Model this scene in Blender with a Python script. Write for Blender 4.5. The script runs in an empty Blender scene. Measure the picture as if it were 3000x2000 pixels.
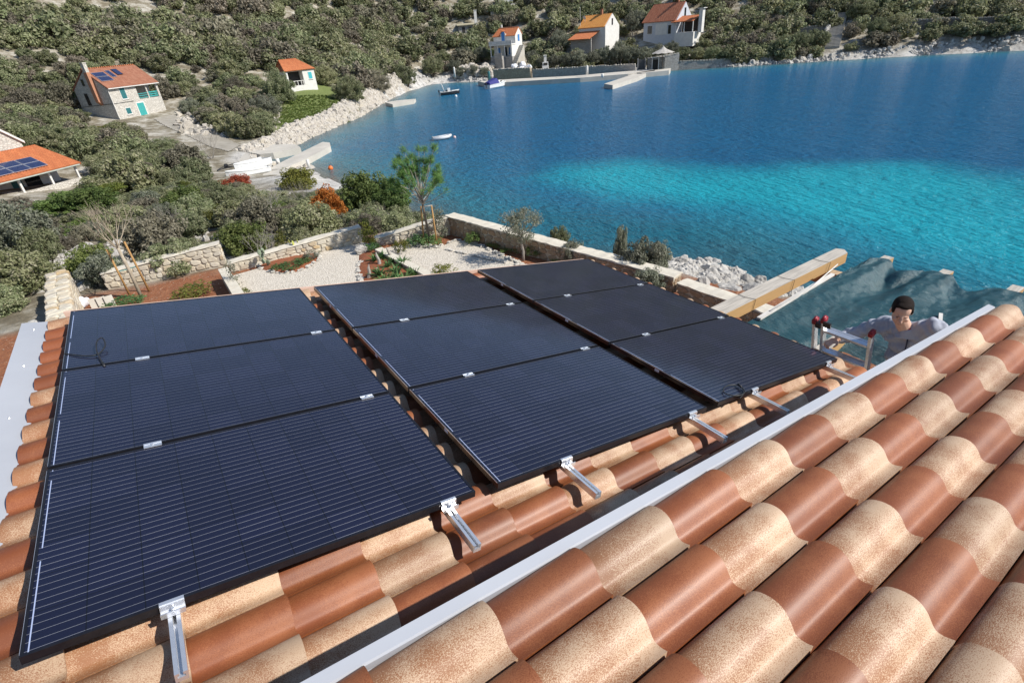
import bpy, math, random
import numpy as np
from mathutils import Vector, Matrix

random.seed(7); np.random.seed(7)
scene = bpy.context.scene
COL = scene.collection

# ------------------------------------------------------------------ camera
FPX = 1553.0                                   # focal length in photograph pixels (3000 wide)
MC = np.array([[0.8243315816607961, -0.33904964985554475, 0.45334620149444593],
               [-0.560907576933956, -0.38087968933416017, 0.7350601012099569],
               [-0.07655150955199101, -0.8602185752386111, -0.5041466742920807]])
HC = 12.0                                      # camera height above the sea
CAM = np.array([0.0, 0.0, HC])
cd = bpy.data.cameras.new('camera'); cam = bpy.data.objects.new('camera', cd); COL.objects.link(cam)
cd.sensor_fit = 'HORIZONTAL'; cd.sensor_width = 36.0; cd.lens = FPX / 3000.0 * 36.0
cd.clip_start = 0.05; cd.clip_end = 3000
rx, up, bk = MC @ [1, 0, 0], MC @ [0, -1, 0], MC @ [0, 0, -1]
cam.matrix_world = Matrix(((rx[0], up[0], bk[0], 0), (rx[1], up[1], bk[1], 0), (rx[2], up[2], bk[2], HC), (0, 0, 0, 1)))
scene.camera = cam

# ------------------------------------------------------------------ light
SUN = Vector((0.74, -0.86, 0.98)).normalized()     # direction towards the sun
world = bpy.data.worlds.new('World'); scene.world = world; world.use_nodes = True
wn = world.node_tree; bg = wn.nodes['Background']
sky = wn.nodes.new('ShaderNodeTexSky'); sky.sky_type = 'NISHITA'; sky.sun_disc = False
sky.sun_elevation = math.asin(SUN.z); sky.sun_rotation = math.atan2(SUN.x, SUN.y)
sky.altitude = 10; sky.air_density = 1.0; sky.dust_density = 0.15; sky.ozone_density = 1.6
wn.links.new(sky.outputs[0], bg.inputs[0]); bg.inputs[1].default_value = 0.115
ld = bpy.data.lights.new('sun', 'SUN'); lo = bpy.data.objects.new('sun', ld); COL.objects.link(lo)
ld.energy = 5.0; ld.angle = math.radians(0.5); ld.color = (1.0, 0.95, 0.87)
lo.rotation_euler = (-SUN).to_track_quat('-Z', 'Y').to_euler(); lo.location = (10, -20, 40)
vs = scene.view_settings; vs.view_transform = 'Standard'; vs.look = 'None'; vs.exposure = 0.25; vs.gamma = 1.0
vs.use_curve_mapping = False
scene.cycles.max_bounces = 6; scene.cycles.transparent_max_bounces = 12

# ------------------------------------------------------------------ coordinates
def ray(px, py): return MC @ np.array([(px - 1500) / FPX, (py - 1000) / FPX, 1.0])
def G(px, py, z=0.0):                            # the point at height z
    d = ray(px, py); return CAM + d * ((z - HC) / d[2])
def AD(px, py, D):                               # at horizontal distance D
    d = ray(px, py); return CAM + d * (D / math.hypot(d[0], d[1]))
def AX(px, py, x):
    d = ray(px, py); return CAM + d * (x / d[0])
def proj(P):
    c = MC.T @ (np.asarray(P, float) - CAM); return 1500 + FPX * c[0] / c[2], 1000 + FPX * c[1] / c[2]
def srgb(r, g, b):
    f = lambda c: c / 12.92 if c <= 0.04045 else ((c + 0.055) / 1.055) ** 2.4
    return (f(r / 255), f(g / 255), f(b / 255), 1.0)
def c4(c): return tuple(c) if len(c) == 4 else (*c, 1.0)

# ------------------------------------------------------------------ objects
def link(o, parent=None):
    COL.objects.link(o)
    if parent is not None: o.parent = parent
    return o
def tag(o, label=None, cat=None, group=None, kind=None):
    if label: o['label'] = label
    if cat: o['category'] = cat
    if group: o['group'] = group
    if kind: o['kind'] = kind
    return o
def thing(name, label, cat, loc=(0, 0, 0), rz=0.0, group=None):
    o = bpy.data.objects.new(name, None); link(o); o.location = tuple(loc); o.rotation_euler = (0, 0, rz)
    o.empty_display_size = 0.2
    return tag(o, label, cat, group)
def mobj(name, me, mat=None, parent=None, loc=None):
    o = bpy.data.objects.new(name, me); link(o, parent)
    if mat is not None and len(me.materials) == 0: me.materials.append(mat)
    if loc is not None: o.location = tuple(loc)
    return o
def smooth(me, on=True):
    me.polygons.foreach_set('use_smooth', [on] * len(me.polygons)); me.update()
def wsub(P, o): return np.asarray(P, float) - np.array(o.location)

class MB:
    def __init__(s): s.v = []; s.f = []
    def add(s, vs, fs):
        n = len(s.v); s.v += [tuple(map(float, p)) for p in vs]; s.f += [tuple(n + i for i in f) for f in fs]; return s
    def box(s, c, size, R=None):
        hx, hy, hz = [q / 2 for q in size]; vs = []
        for z in (-hz, hz):
            for x, y in ((-hx, -hy), (hx, -hy), (hx, hy), (-hx, hy)):
                p = Vector((x, y, z)); p = R @ p if R is not None else p
                vs.append((p.x + c[0], p.y + c[1], p.z + c[2]))
        return s.add(vs, [(3, 2, 1, 0), (4, 5, 6, 7), (0, 1, 5, 4), (1, 2, 6, 5), (2, 3, 7, 6), (3, 0, 4, 7)])
    def bx(s, x0, x1, y0, y1, z0, z1): return s.box(((x0 + x1) / 2, (y0 + y1) / 2, (z0 + z1) / 2), (abs(x1 - x0), abs(y1 - y0), abs(z1 - z0)))
    def prism(s, poly, z0, z1):                   # poly counter-clockwise xy; z0/z1 number or list
        n = len(poly); a = z0 if hasattr(z0, '__len__') else [z0] * n; b = z1 if hasattr(z1, '__len__') else [z1] * n
        vs = [(p[0], p[1], a[i]) for i, p in enumerate(poly)] + [(p[0], p[1], b[i]) for i, p in enumerate(poly)]
        return s.add(vs, [tuple(range(n - 1, -1, -1)), tuple(range(n, 2 * n))] + [(i, (i + 1) % n, n + (i + 1) % n, n + i) for i in range(n)])
    def extr(s, prof, a, b, axis='y'):           # profile (x,z) extruded along y from a to b
        n = len(prof)
        if axis == 'y': vs = [(p[0], a, p[1]) for p in prof] + [(p[0], b, p[1]) for p in prof]
        else: vs = [(a, p[0], p[1]) for p in prof] + [(b, p[0], p[1]) for p in prof]
        return s.add(vs, [tuple(range(n)), tuple(range(2 * n - 1, n - 1, -1))] + [(i, n + i, n + (i + 1) % n, (i + 1) % n) for i in range(n)])
    def tube(s, pts, rad, n=8, cap=True):
        pts = [Vector(p) for p in pts]; rad = rad if hasattr(rad, '__len__') else [rad] * len(pts)
        base = len(s.v); vs = []
        t0 = (pts[1] - pts[0]).normalized(); u = t0.orthogonal().normalized()
        for i, p in enumerate(pts):
            t = (pts[min(i + 1, len(pts) - 1)] - pts[max(i - 1, 0)]).normalized()
            u = (u - t * u.dot(t)); u = u.normalized() if u.length > 1e-6 else t.orthogonal().normalized(); w = t.cross(u)
            for k in range(n):
                a = 2 * math.pi * k / n; q = p + (u * math.cos(a) + w * math.sin(a)) * rad[i]; vs.append(q)
        fs = []
        for i in range(len(pts) - 1):
            for k in range(n):
                fs.append((i * n + k, i * n + (k + 1) % n, (i + 1) * n + (k + 1) % n, (i + 1) * n + k))
        if cap: fs += [tuple(range(n - 1, -1, -1)), tuple((len(pts) - 1) * n + k for k in range(n))]
        return s.add(vs, fs)
    def ell(s, c, r, nu=12, nv=8, R=None):
        vs = []; fs = []
        for j in range(nv + 1):
            th = math.pi * j / nv
            for i in range(nu):
                ph = 2 * math.pi * i / nu
                p = Vector((r[0] * math.sin(th) * math.cos(ph), r[1] * math.sin(th) * math.sin(ph), r[2] * math.cos(th)))
                if R is not None: p = R @ p
                vs.append((p.x + c[0], p.y + c[1], p.z + c[2]))
        for j in range(nv):
            for i in range(nu):
                fs.append((j * nu + i, (j + 1) * nu + i, (j + 1) * nu + (i + 1) % nu, j * nu + (i + 1) % nu))
        return s.add(vs, fs)
    def mesh(s, name, sm=False):
        me = bpy.data.meshes.new(name); me.from_pydata(s.v, [], s.f); me.update(); me.validate()
        if sm: smooth(me)
        return me
    def build(s, name, mat, parent=None, sm=False, loc=None): return mobj(name, s.mesh(name, sm), mat, parent, loc)

# ------------------------------------------------------------------ materials
MATS = {}
def newmat(name):
    m = bpy.data.materials.new(name); m.use_nodes = True; MATS[name] = m
    return m, m.node_tree.nodes, m.node_tree.links, m.node_tree.nodes['Principled BSDF']
def mixc(n, l, fac, a, b, mode='MIX'):
    x = n.new('ShaderNodeMix'); x.data_type = 'RGBA'; x.blend_type = mode
    for s, v in ((0, fac), (6, a), (7, b)):
        if v is None: continue
        if isinstance(v, bpy.types.NodeSocket): l.new(v, x.inputs[s])
        else: x.inputs[s].default_value = v if s == 0 else c4(v)
    return x.outputs[2]
def noise(n, l, scale, detail=4, rough=0.6, vec=None, out=0):
    t = n.new('ShaderNodeTexNoise'); t.inputs['Scale'].default_value = scale; t.inputs['Detail'].default_value = detail
    t.inputs['Roughness'].default_value = rough
    if vec is not None: l.new(vec, t.inputs['Vector'])
    return t.outputs[out]
def ramp(n, l, fac, stops):
    r = n.new('ShaderNodeValToRGB'); l.new(fac, r.inputs[0]); e = r.color_ramp.elements
    while len(e) < len(stops): e.new(0.5)
    for q, (p, c) in zip(e, stops): q.position = p; q.color = c4(c) if hasattr(c, '__len__') else (c, c, c, 1)
    return r.outputs[0]
def math_(n, l, op, a, b=None):
    x = n.new('ShaderNodeMath'); x.operation = op
    for i, v in enumerate((a, b)):
        if v is None: continue
        if isinstance(v, bpy.types.NodeSocket): l.new(v, x.inputs[i])
        else: x.inputs[i].default_value = v
    return x.outputs[0]
def bump(n, l, p, h, strength=0.3, dist=0.02):
    b = n.new('ShaderNodeBump'); b.inputs['Strength'].default_value = strength; b.inputs['Distance'].default_value = dist
    l.new(h, b.inputs['Height']); l.new(b.outputs[0], p.inputs['Normal'])
def coord(n, l, kind='Object'):
    t = n.new('ShaderNodeTexCoord'); return t.outputs[kind]
def worldpos(n): return n.new('ShaderNodeNewGeometry').outputs['Position']
def simple(name, a, b=None, scale=8.0, rough=0.6, metal=0.0, bs=0.0, bscale=None, bdist=0.01, rand=0.0, spec=None, objspace=True, hard=False):
    """two-tone noisy procedural surface; rand shifts its brightness from object to object"""
    m, n, l, p = newmat(name); b = b or tuple(x * 0.75 for x in a[:3])
    v = coord(n, l) if objspace else worldpos(n)
    f = noise(n, l, scale, 5, 0.62, v)
    f = ramp(n, l, f, [(0.44 if hard else 0.32, 0), (0.56 if hard else 0.7, 1)])
    col = mixc(n, l, f, a, b)
    if rand:
        oi = n.new('ShaderNodeObjectInfo').outputs['Random']
        hs = n.new('ShaderNodeHueSaturation'); l.new(col, hs.inputs['Color'])
        mp = n.new('ShaderNodeMapRange'); l.new(oi, mp.inputs[0]); mp.inputs[3].default_value = 1 - rand; mp.inputs[4].default_value = 1 + rand
        l.new(mp.outputs[0], hs.inputs['Value']); col = hs.outputs[0]
    l.new(col, p.inputs['Base Color']); p.inputs['Roughness'].default_value = rough; p.inputs['Metallic'].default_value = metal
    if spec is not None: p.inputs['Specular IOR Level'].default_value = spec
    if bs: bump(n, l, p, noise(n, l, bscale or scale * 3, 5, 0.7, v), bs, bdist)
    return m

# clay tiles: speckled slip over a darker body, one cream and one brown
def tile_mat(name, light, dark, cover, rough, coat):
    m, n, l, p = newmat(name); v = coord(n, l)
    oi = n.new('ShaderNodeObjectInfo').outputs['Random']
    ad = n.new('ShaderNodeVectorMath'); ad.operation = 'ADD'; l.new(v, ad.inputs[0])
    sc = n.new('ShaderNodeVectorMath'); sc.operation = 'SCALE'; sc.inputs[0].default_value = (7, 3, 5); l.new(oi, sc.inputs['Scale']); l.new(sc.outputs[0], ad.inputs[1])
    mp = n.new('ShaderNodeMapping'); l.new(ad.outputs[0], mp.inputs[0]); mp.inputs['Scale'].default_value = (0.75, 1.25, 1)
    big = noise(n, l, 7, 3, 0.5, ad.outputs[0]); fine = noise(n, l, 320, 3, 0.62, mp.outputs[0])
    f = math_(n, l, 'ADD', fine, math_(n, l, 'MULTIPLY', math_(n, l, 'SUBTRACT', big, 0.5), 0.5))
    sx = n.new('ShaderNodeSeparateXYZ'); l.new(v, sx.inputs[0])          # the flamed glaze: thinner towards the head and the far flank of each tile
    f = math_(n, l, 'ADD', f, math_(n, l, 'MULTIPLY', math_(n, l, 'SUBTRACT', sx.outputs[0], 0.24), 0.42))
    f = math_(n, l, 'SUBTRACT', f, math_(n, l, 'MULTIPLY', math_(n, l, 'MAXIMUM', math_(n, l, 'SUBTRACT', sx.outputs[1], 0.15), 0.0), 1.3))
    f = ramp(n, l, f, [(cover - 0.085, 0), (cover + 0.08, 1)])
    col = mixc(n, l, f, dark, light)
    hs = n.new('ShaderNodeHueSaturation'); l.new(col, hs.inputs['Color'])
    mr = n.new('ShaderNodeMapRange'); l.new(oi, mr.inputs[0]); mr.inputs[3].default_value = 0.8; mr.inputs[4].default_value = 1.12
    l.new(mr.outputs[0], hs.inputs['Value']); l.new(hs.outputs[0], p.inputs['Base Color'])
    p.inputs['Roughness'].default_value = rough; p.inputs['Coat Weight'].default_value = coat; p.inputs['Coat Roughness'].default_value = 0.3
    bump(n, l, p, fine, 0.25, 0.002)
    return m
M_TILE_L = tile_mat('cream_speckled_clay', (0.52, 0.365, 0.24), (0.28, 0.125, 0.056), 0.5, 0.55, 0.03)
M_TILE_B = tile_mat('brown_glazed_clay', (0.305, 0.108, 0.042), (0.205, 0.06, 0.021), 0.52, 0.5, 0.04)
M_GREYMETAL = simple('grey_painted_sheet', (0.43, 0.445, 0.48), (0.38, 0.395, 0.43), 1.4, 0.42, 0.0, 0.06, 9, 0.004)
M_ALU = simple('bare_aluminium', (0.86, 0.87, 0.89), (0.74, 0.75, 0.78), 30, 0.26, 0.75)
M_BLACKFRAME = simple('black_anodised_frame', (0.012, 0.012, 0.016), (0.02, 0.02, 0.025), 20, 0.28, 0.3)
M_WHITEPLASTIC = simple('white_sticker', (0.75, 0.76, 0.8), (0.62, 0.64, 0.7), 60, 0.5)
M_RUBBER = simple('black_rubber', (0.015, 0.015, 0.017), (0.03, 0.03, 0.03), 20, 0.45)
M_PLASTER = simple('house_plaster', (0.62, 0.58, 0.5), (0.54, 0.5, 0.42), 2, 0.9, 0, 0.2, 30)
M_STONE = None

def stone_mat(name, cols, rough=0.9, bs=0.5, sc=9.0, dist=0.012):
    m, n, l, p = newmat(name); v = coord(n, l)
    oi = n.new('ShaderNodeObjectInfo').outputs['Random']
    base = ramp(n, l, oi, [(i / max(1, len(cols) - 1), c) for i, c in enumerate(cols)])
    w = worldpos(n); f = noise(n, l, sc, 6, 0.65, w)
    col = mixc(n, l, math_(n, l, 'MULTIPLY', f, 0.55), base, (0.2, 0.165, 0.12), 'MIX')
    f2 = ramp(n, l, noise(n, l, sc * 2.7, 4, 0.6, w), [(0.55, 0), (0.72, 1)])
    col = mixc(n, l, math_(n, l, 'MULTIPLY', f2, 0.4), col, (0.72, 0.68, 0.6))
    l.new(col, p.inputs['Base Color']); p.inputs['Roughness'].default_value = rough
    bump(n, l, p, noise(n, l, sc * 4, 6, 0.7, w), bs, dist)
    return m
M_WALLSTONE = stone_mat('cream_limestone', [(0.66, 0.6, 0.48), (0.56, 0.5, 0.4), (0.72, 0.67, 0.56), (0.6, 0.5, 0.34), (0.7, 0.64, 0.52), (0.5, 0.46, 0.39), (0.62, 0.44, 0.22)])
M_SEAWALL = stone_mat('brown_limestone', [(0.3, 0.22, 0.14), (0.24, 0.18, 0.12), (0.35, 0.27, 0.18), (0.3, 0.17, 0.085), (0.33, 0.25, 0.16)])
M_MORTAR = simple('pale_mortar', (0.5, 0.45, 0.36), (0.4, 0.35, 0.27), 6, 0.95, 0, 0.4, 40, 0.01, objspace=False)
M_COPE = simple('cream_coping', (0.66, 0.61, 0.51), (0.54, 0.49, 0.4), 5, 0.92, 0, 0.5, 22, 0.012, objspace=False)
M_ROCK = stone_mat('grey_white_limestone', [(0.58, 0.56, 0.53), (0.48, 0.46, 0.43), (0.64, 0.62, 0.58), (0.42, 0.4, 0.37)], 0.95, 0.9, 2.2, 0.08)
M_RUBBLE = stone_mat('pale_rubble', [(0.54, 0.5, 0.44), (0.45, 0.41, 0.36), (0.6, 0.56, 0.5), (0.48, 0.43, 0.35)], 0.95, 0.8, 1.8, 0.06)
M_CONC = simple('weathered_concrete', (0.5, 0.47, 0.41), (0.4, 0.37, 0.32), 0.7, 0.92, 0, 0.4, 6, 0.03, objspace=False)

# solar glass: half-cut cells, thin conductor lines (print under the glass)
def solar_mat(name, W, H, nx, ny, lines=True, base=(0.006, 0.007, 0.0235)):
    m, n, l, p = newmat(name); s = n.new('ShaderNodeSeparateXYZ'); v = coord(n, l); l.new(v, s.inputs[0])
    x, y = s.outputs[0], s.outputs[1]
    def stripe(c, period, width, phase=0.0):
        a = math_(n, l, 'DIVIDE', math_(n, l, 'ADD', c, phase), period); fr = math_(n, l, 'FRACT', a)
        d = math_(n, l, 'ABSOLUTE', math_(n, l, 'SUBTRACT', fr, 0.5)); return math_(n, l, 'LESS_THAN', d, width / period / 2)
    fx = math_(n, l, 'FLOOR', math_(n, l, 'DIVIDE', x, W / nx)); fy = math_(n, l, 'FLOOR', math_(n, l, 'DIVIDE', y, H / ny))
    cv = n.new('ShaderNodeCombineXYZ'); l.new(fx, cv.inputs[0]); l.new(fy, cv.inputs[1])
    oi = n.new('ShaderNodeObjectInfo').outputs['Random']; l.new(math_(n, l, 'MULTIPLY', oi, 37), cv.inputs[2])
    wn_ = n.new('ShaderNodeTexWhiteNoise'); l.new(cv.outputs[0], wn_.inputs['Vector'])
    col = mixc(n, l, wn_.outputs['Value'], tuple(c * 0.85 for c in base), tuple(c * 1.2 for c in base))
    gap = math_(n, l, 'MAXIMUM', stripe(x, W / nx, 0.0035, W / nx / 2), stripe(y, H / ny, 0.003, H / ny / 2))
    col = mixc(n, l, gap, col, (0.002, 0.002, 0.003))
    if lines:
        bus = stripe(y, H / 30.0, 0.0015, 0)
        col = mixc(n, l, math_(n, l, 'MULTIPLY', bus, math_(n, l, 'SUBTRACT', 1.0, math_(n, l, 'MULTIPLY', gap, 0.6))), col, mixc(n, l, wn_.outputs['Value'], (0.2, 0.205, 0.23), (0.29, 0.3, 0.33)))
        rib = math_(n, l, 'MULTIPLY', stripe(math_(n, l, 'ADD', x, -0.022), 50, 0.004, 25), stripe(y, H / 2, H / 2 * 0.86, 0.06))
        col = mixc(n, l, rib, col, (0.36, 0.42, 0.6))
        dst = ramp(n, l, noise(n, l, 160, 2, 0.5, v), [(0.72, 0), (0.76, 1)])
        dst = math_(n, l, 'MULTIPLY', dst, ramp(n, l, noise(n, l, 2.2, 3, 0.6, v), [(0.5, 0), (0.62, 1)]))
        col = mixc(n, l, math_(n, l, 'MULTIPLY', dst, 0.3), col, (0.3, 0.28, 0.26))
    l.new(col, p.inputs['Base Color']); p.inputs['Roughness'].default_value = 0.5
    p.inputs['Specular IOR Level'].default_value = 0.3
    p.inputs['Coat Weight'].default_value = 1.0; p.inputs['Coat Roughness'].default_value = 0.09; p.inputs['Coat IOR'].default_value = 1.4
    return m
PW, PH = 1.75, 1.11
M_SOLAR = solar_mat('solar_cells_under_glass', PW, PH, 10, 6)
M_SOLAR_FAR = solar_mat('blue_solar_cells', 1.7, 1.0, 10, 6, False, (0.02, 0.03, 0.085))

def leaf_mat(name, cols, transl=0.36, rough=0.6, spec=0.25):
    m, n, l, p = newmat(name)
    at = n.new('ShaderNodeAttribute'); at.attribute_name = 'lr'
    oi = n.new('ShaderNodeObjectInfo').outputs['Random']
    a = ramp(n, l, at.outputs['Fac'], [(i / (len(cols) - 1), c) for i, c in enumerate(cols)])
    hs = n.new('ShaderNodeHueSaturation'); l.new(a, hs.inputs['Color'])
    mr = n.new('ShaderNodeMapRange'); l.new(oi, mr.inputs[0]); mr.inputs[3].default_value = 0.8; mr.inputs[4].default_value = 1.45
    l.new(mr.outputs[0], hs.inputs['Value'])
    mr2 = n.new('ShaderNodeMapRange'); l.new(math_(n, l, 'FRACT', math_(n, l, 'MULTIPLY', oi, 7.31)), mr2.inputs[0]); mr2.inputs[3].default_value = 0.478; mr2.inputs[4].default_value = 0.515
    l.new(mr2.outputs[0], hs.inputs['Hue'])
    l.new(hs.outputs[0], p.inputs['Base Color']); p.inputs['Roughness'].default_value = rough; p.inputs['Specular IOR Level'].default_value = spec
    tr = n.new('ShaderNodeBsdfTranslucent'); l.new(hs.outputs[0], tr.inputs[0])
    mx = n.new('ShaderNodeMixShader'); mx.inputs[0].default_value = transl; l.new(p.outputs[0], mx.inputs[1]); l.new(tr.outputs[0], mx.inputs[2])
    l.new(mx.outputs[0], n['Material Output'].inputs[0])
    return m
M_MAQUIS = leaf_mat('maquis_leaves', [(0.112, 0.132, 0.058), (0.18, 0.2, 0.098), (0.25, 0.26, 0.145), (0.33, 0.31, 0.21)])
M_MAQUISB = leaf_mat('brownish_maquis_leaves', [(0.12, 0.112, 0.076), (0.2, 0.18, 0.13), (0.27, 0.24, 0.18)])
M_OLIVE = leaf_mat('olive_leaves', [(0.11, 0.122, 0.08), (0.19, 0.2, 0.14), (0.29, 0.29, 0.23)])
M_BRIGHT = leaf_mat('bright_green_leaves', [(0.065, 0.105, 0.03), (0.12, 0.165, 0.045), (0.18, 0.22, 0.075)])
M_YELLOWG = leaf_mat('yellow_green_leaves', [(0.07, 0.09, 0.02), (0.14, 0.155, 0.03), (0.21, 0.21, 0.055)])
M_RED = leaf_mat('rust_red_leaves', [(0.26, 0.06, 0.025), (0.4, 0.1, 0.04), (0.48, 0.17, 0.08)])
M_ORANGE = leaf_mat('orange_leaves', [(0.25, 0.08, 0.012), (0.38, 0.14, 0.02), (0.44, 0.22, 0.05)])
M_PINE = leaf_mat('pine_needles', [(0.06, 0.12, 0.03), (0.1, 0.18, 0.045), (0.16, 0.24, 0.07)])
M_PLANT = leaf_mat('garden_plant_leaves', [(0.05, 0.11, 0.03), (0.09, 0.17, 0.055), (0.14, 0.23, 0.09)])
M_GRASS = leaf_mat('grass_blades', [(0.1, 0.15, 0.035), (0.15, 0.21, 0.05), (0.21, 0.25, 0.08)])
M_TWIG = simple('grey_dry_twigs', (0.36, 0.33, 0.29), (0.24, 0.21, 0.18), 6, 0.9)
M_BARK = simple('grey_brown_bark', (0.2, 0.16, 0.12), (0.11, 0.085, 0.065), 12, 0.95, 0, 0.6, 30, 0.01)
M_BAREBARK = simple('pale_bare_bark', (0.42, 0.36, 0.27), (0.28, 0.23, 0.17), 10, 0.9)
M_STAKE = simple('yellow_wood_stake', (0.42, 0.24, 0.085), (0.3, 0.165, 0.06), 6, 0.75, 0, 0.2, 30)
M_BEAMSIDE = None
def wood_mat(name, side, top):
    m, n, l, p = newmat(name); v = coord(n, l)
    mp = n.new('ShaderNodeMapping'); l.new(v, mp.inputs[0]); mp.inputs['Scale'].default_value = (0.5, 12, 12)
    g = noise(n, l, 5, 6, 0.65, mp.outputs[0])
    nz = n.new('ShaderNodeSeparateXYZ'); l.new(n.new('ShaderNodeNewGeometry').outputs['Normal'], nz.inputs[0])
    t = ramp(n, l, nz.outputs[2], [(0.5, 0), (0.7, 1)])          # upper faces of the beam have weathered grey
    a = mixc(n, l, g, side, tuple(c * 0.55 for c in side)); b = mixc(n, l, ramp(n, l, g, [(0.4, 0), (0.62, 1)]), top, tuple(c * 0.6 for c in top))
    l.new(mixc(n, l, t, a, b), p.inputs['Base Color']); p.inputs['Roughness'].default_value = 0.8; bump(n, l, p, g, 0.4, 0.006)
    return m
M_BEAM = wood_mat('pine_beam_weathered_on_top', (0.55, 0.35, 0.15), (0.55, 0.5, 0.43))
M_ORANGEWOOD = wood_mat('orange_stained_wood', (0.45, 0.17, 0.055), (0.55, 0.4, 0.26))
M_WHITEWOOD = simple('white_batten', (0.68, 0.65, 0.6), (0.5, 0.47, 0.43), 6, 0.75)
M_TEAL = simple('teal_paint', (0.05, 0.36, 0.34), (0.04, 0.28, 0.27), 5, 0.5)
M_TEALDK = simple('dark_teal_paint', (0.03, 0.16, 0.17), (0.02, 0.11, 0.12), 5, 0.5)
M_BLUEP = simple('blue_paint', (0.05, 0.22, 0.55), (0.04, 0.17, 0.42), 5, 0.5)
M_GLASS = simple('dark_window_glass', (0.012, 0.015, 0.02), (0.02, 0.024, 0.03), 2, 0.08)
M_WHITEP = simple('white_render', (0.72, 0.7, 0.66), (0.62, 0.6, 0.56), 1.2, 0.85, 0, 0.15, 20)
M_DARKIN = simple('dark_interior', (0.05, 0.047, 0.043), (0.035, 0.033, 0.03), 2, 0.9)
M_WHITEBOAT = simple('white_gelcoat', (0.78, 0.78, 0.76), (0.68, 0.68, 0.67), 2, 0.3)
M_DARKHULL = simple('black_hull', (0.015, 0.016, 0.02), (0.03, 0.03, 0.034), 2, 0.3)
M_BLUECOVER = simple('dark_blue_cover', (0.02, 0.025, 0.16), (0.03, 0.035, 0.21), 3, 0.75, 0, 0.3, 6, 0.03)
M_BLUEBOAT = simple('blue_boat_paint', (0.015, 0.15, 0.5), (0.01, 0.11, 0.4), 2, 0.45)
M_ORANGEBUOY = simple('orange_buoy_plastic', (0.75, 0.18, 0.03), (0.65, 0.14, 0.03), 6, 0.4)
M_PINKBUOY = simple('faded_pink_buoy', (0.75, 0.55, 0.5), (0.65, 0.42, 0.38), 6, 0.4)
M_GREYRUB = simple('grey_inflatable_rubber', (0.62, 0.63, 0.64), (0.52, 0.53, 0.55), 3, 0.5)

def roof_mat(name, a, b):
    m, n, l, p = newmat(name); v = coord(n, l)
    br = n.new('ShaderNodeTexBrick'); l.new(v, br.inputs['Vector']); br.inputs['Scale'].default_value = 1.0
    br.inputs['Brick Width'].default_value = 0.24; br.inputs['Row Height'].default_value = 0.36; br.offset = 0.0
    br.inputs['Mortar Size'].default_value = 0.012; br.inputs['Color1'].default_value = c4(a); br.inputs['Color2'].default_value = c4(b)
    br.inputs['Mortar'].default_value = c4(tuple(x * 0.6 for x in b))
    col = mixc(n, l, math_(n, l, 'MULTIPLY', noise(n, l, 1.2, 4, 0.6, v), 0.35), br.outputs[0], tuple(x * 0.55 for x in a))
    l.new(col, p.inputs['Base Color']); p.inputs['Roughness'].default_value = 0.8
    return m
M_ROOF_RED = roof_mat('old_red_roof_tiles', (0.36, 0.16, 0.095), (0.28, 0.105, 0.058))
M_ROOF_OR = roof_mat('orange_roof_tiles', (0.54, 0.185, 0.07), (0.45, 0.135, 0.05))
M_ROOF_YEL = roof_mat('yellow_orange_roof_tiles', (0.72, 0.33, 0.08), (0.64, 0.26, 0.06))
M_ROOF_MIX = roof_mat('patchy_red_roof_tiles', (0.55, 0.22, 0.12), (0.4, 0.13, 0.065))

def masonry(name, a, b, w=0.42, h=0.24):
    m, n, l, p = newmat(name); v = coord(n, l)
    # stretch each wall plane by its normal so that courses stay level on every side
    vo = n.new('ShaderNodeTexVoronoi'); vo.inputs['Scale'].default_value = 1.0
    mp = n.new('ShaderNodeMapping'); l.new(v, mp.inputs[0]); mp.inputs['Scale'].default_value = (1 / w, 1 / w, 1 / h); l.new(mp.outputs[0], vo.inputs['Vector'])
    vd = n.new('ShaderNodeTexVoronoi'); vd.feature = 'DISTANCE_TO_EDGE'; vd.inputs['Scale'].default_value = 1.0; l.new(mp.outputs[0], vd.inputs['Vector'])
    sp = n.new('ShaderNodeSeparateColor'); l.new(vo.outputs['Color'], sp.inputs[0])
    col = mixc(n, l, sp.outputs[0], a, b)
    j = ramp(n, l, vd.outputs['Distance'], [(0.03, 0), (0.1, 1)])
    col = mixc(n, l, j, tuple(x * 0.74 for x in b), col)
    l.new(col, p.inputs['Base Color']); p.inputs['Roughness'].default_value = 0.92; bump(n, l, p, j, 0.6, 0.03)
    return m
M_MASON = masonry('pale_stone_masonry', (0.62, 0.585, 0.52), (0.5, 0.465, 0.41), 0.3, 0.17)
M_MASON_G = masonry('grey_stone_masonry', (0.42, 0.4, 0.37), (0.3, 0.28, 0.26), 0.4, 0.22)
M_MASON_DK = masonry('dark_dry_stone', (0.3, 0.28, 0.25), (0.17, 0.155, 0.135), 0.5, 0.3)
M_MASON_BR = masonry('brown_stone_masonry', (0.46, 0.38, 0.27), (0.33, 0.26, 0.18), 0.4, 0.25)

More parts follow.
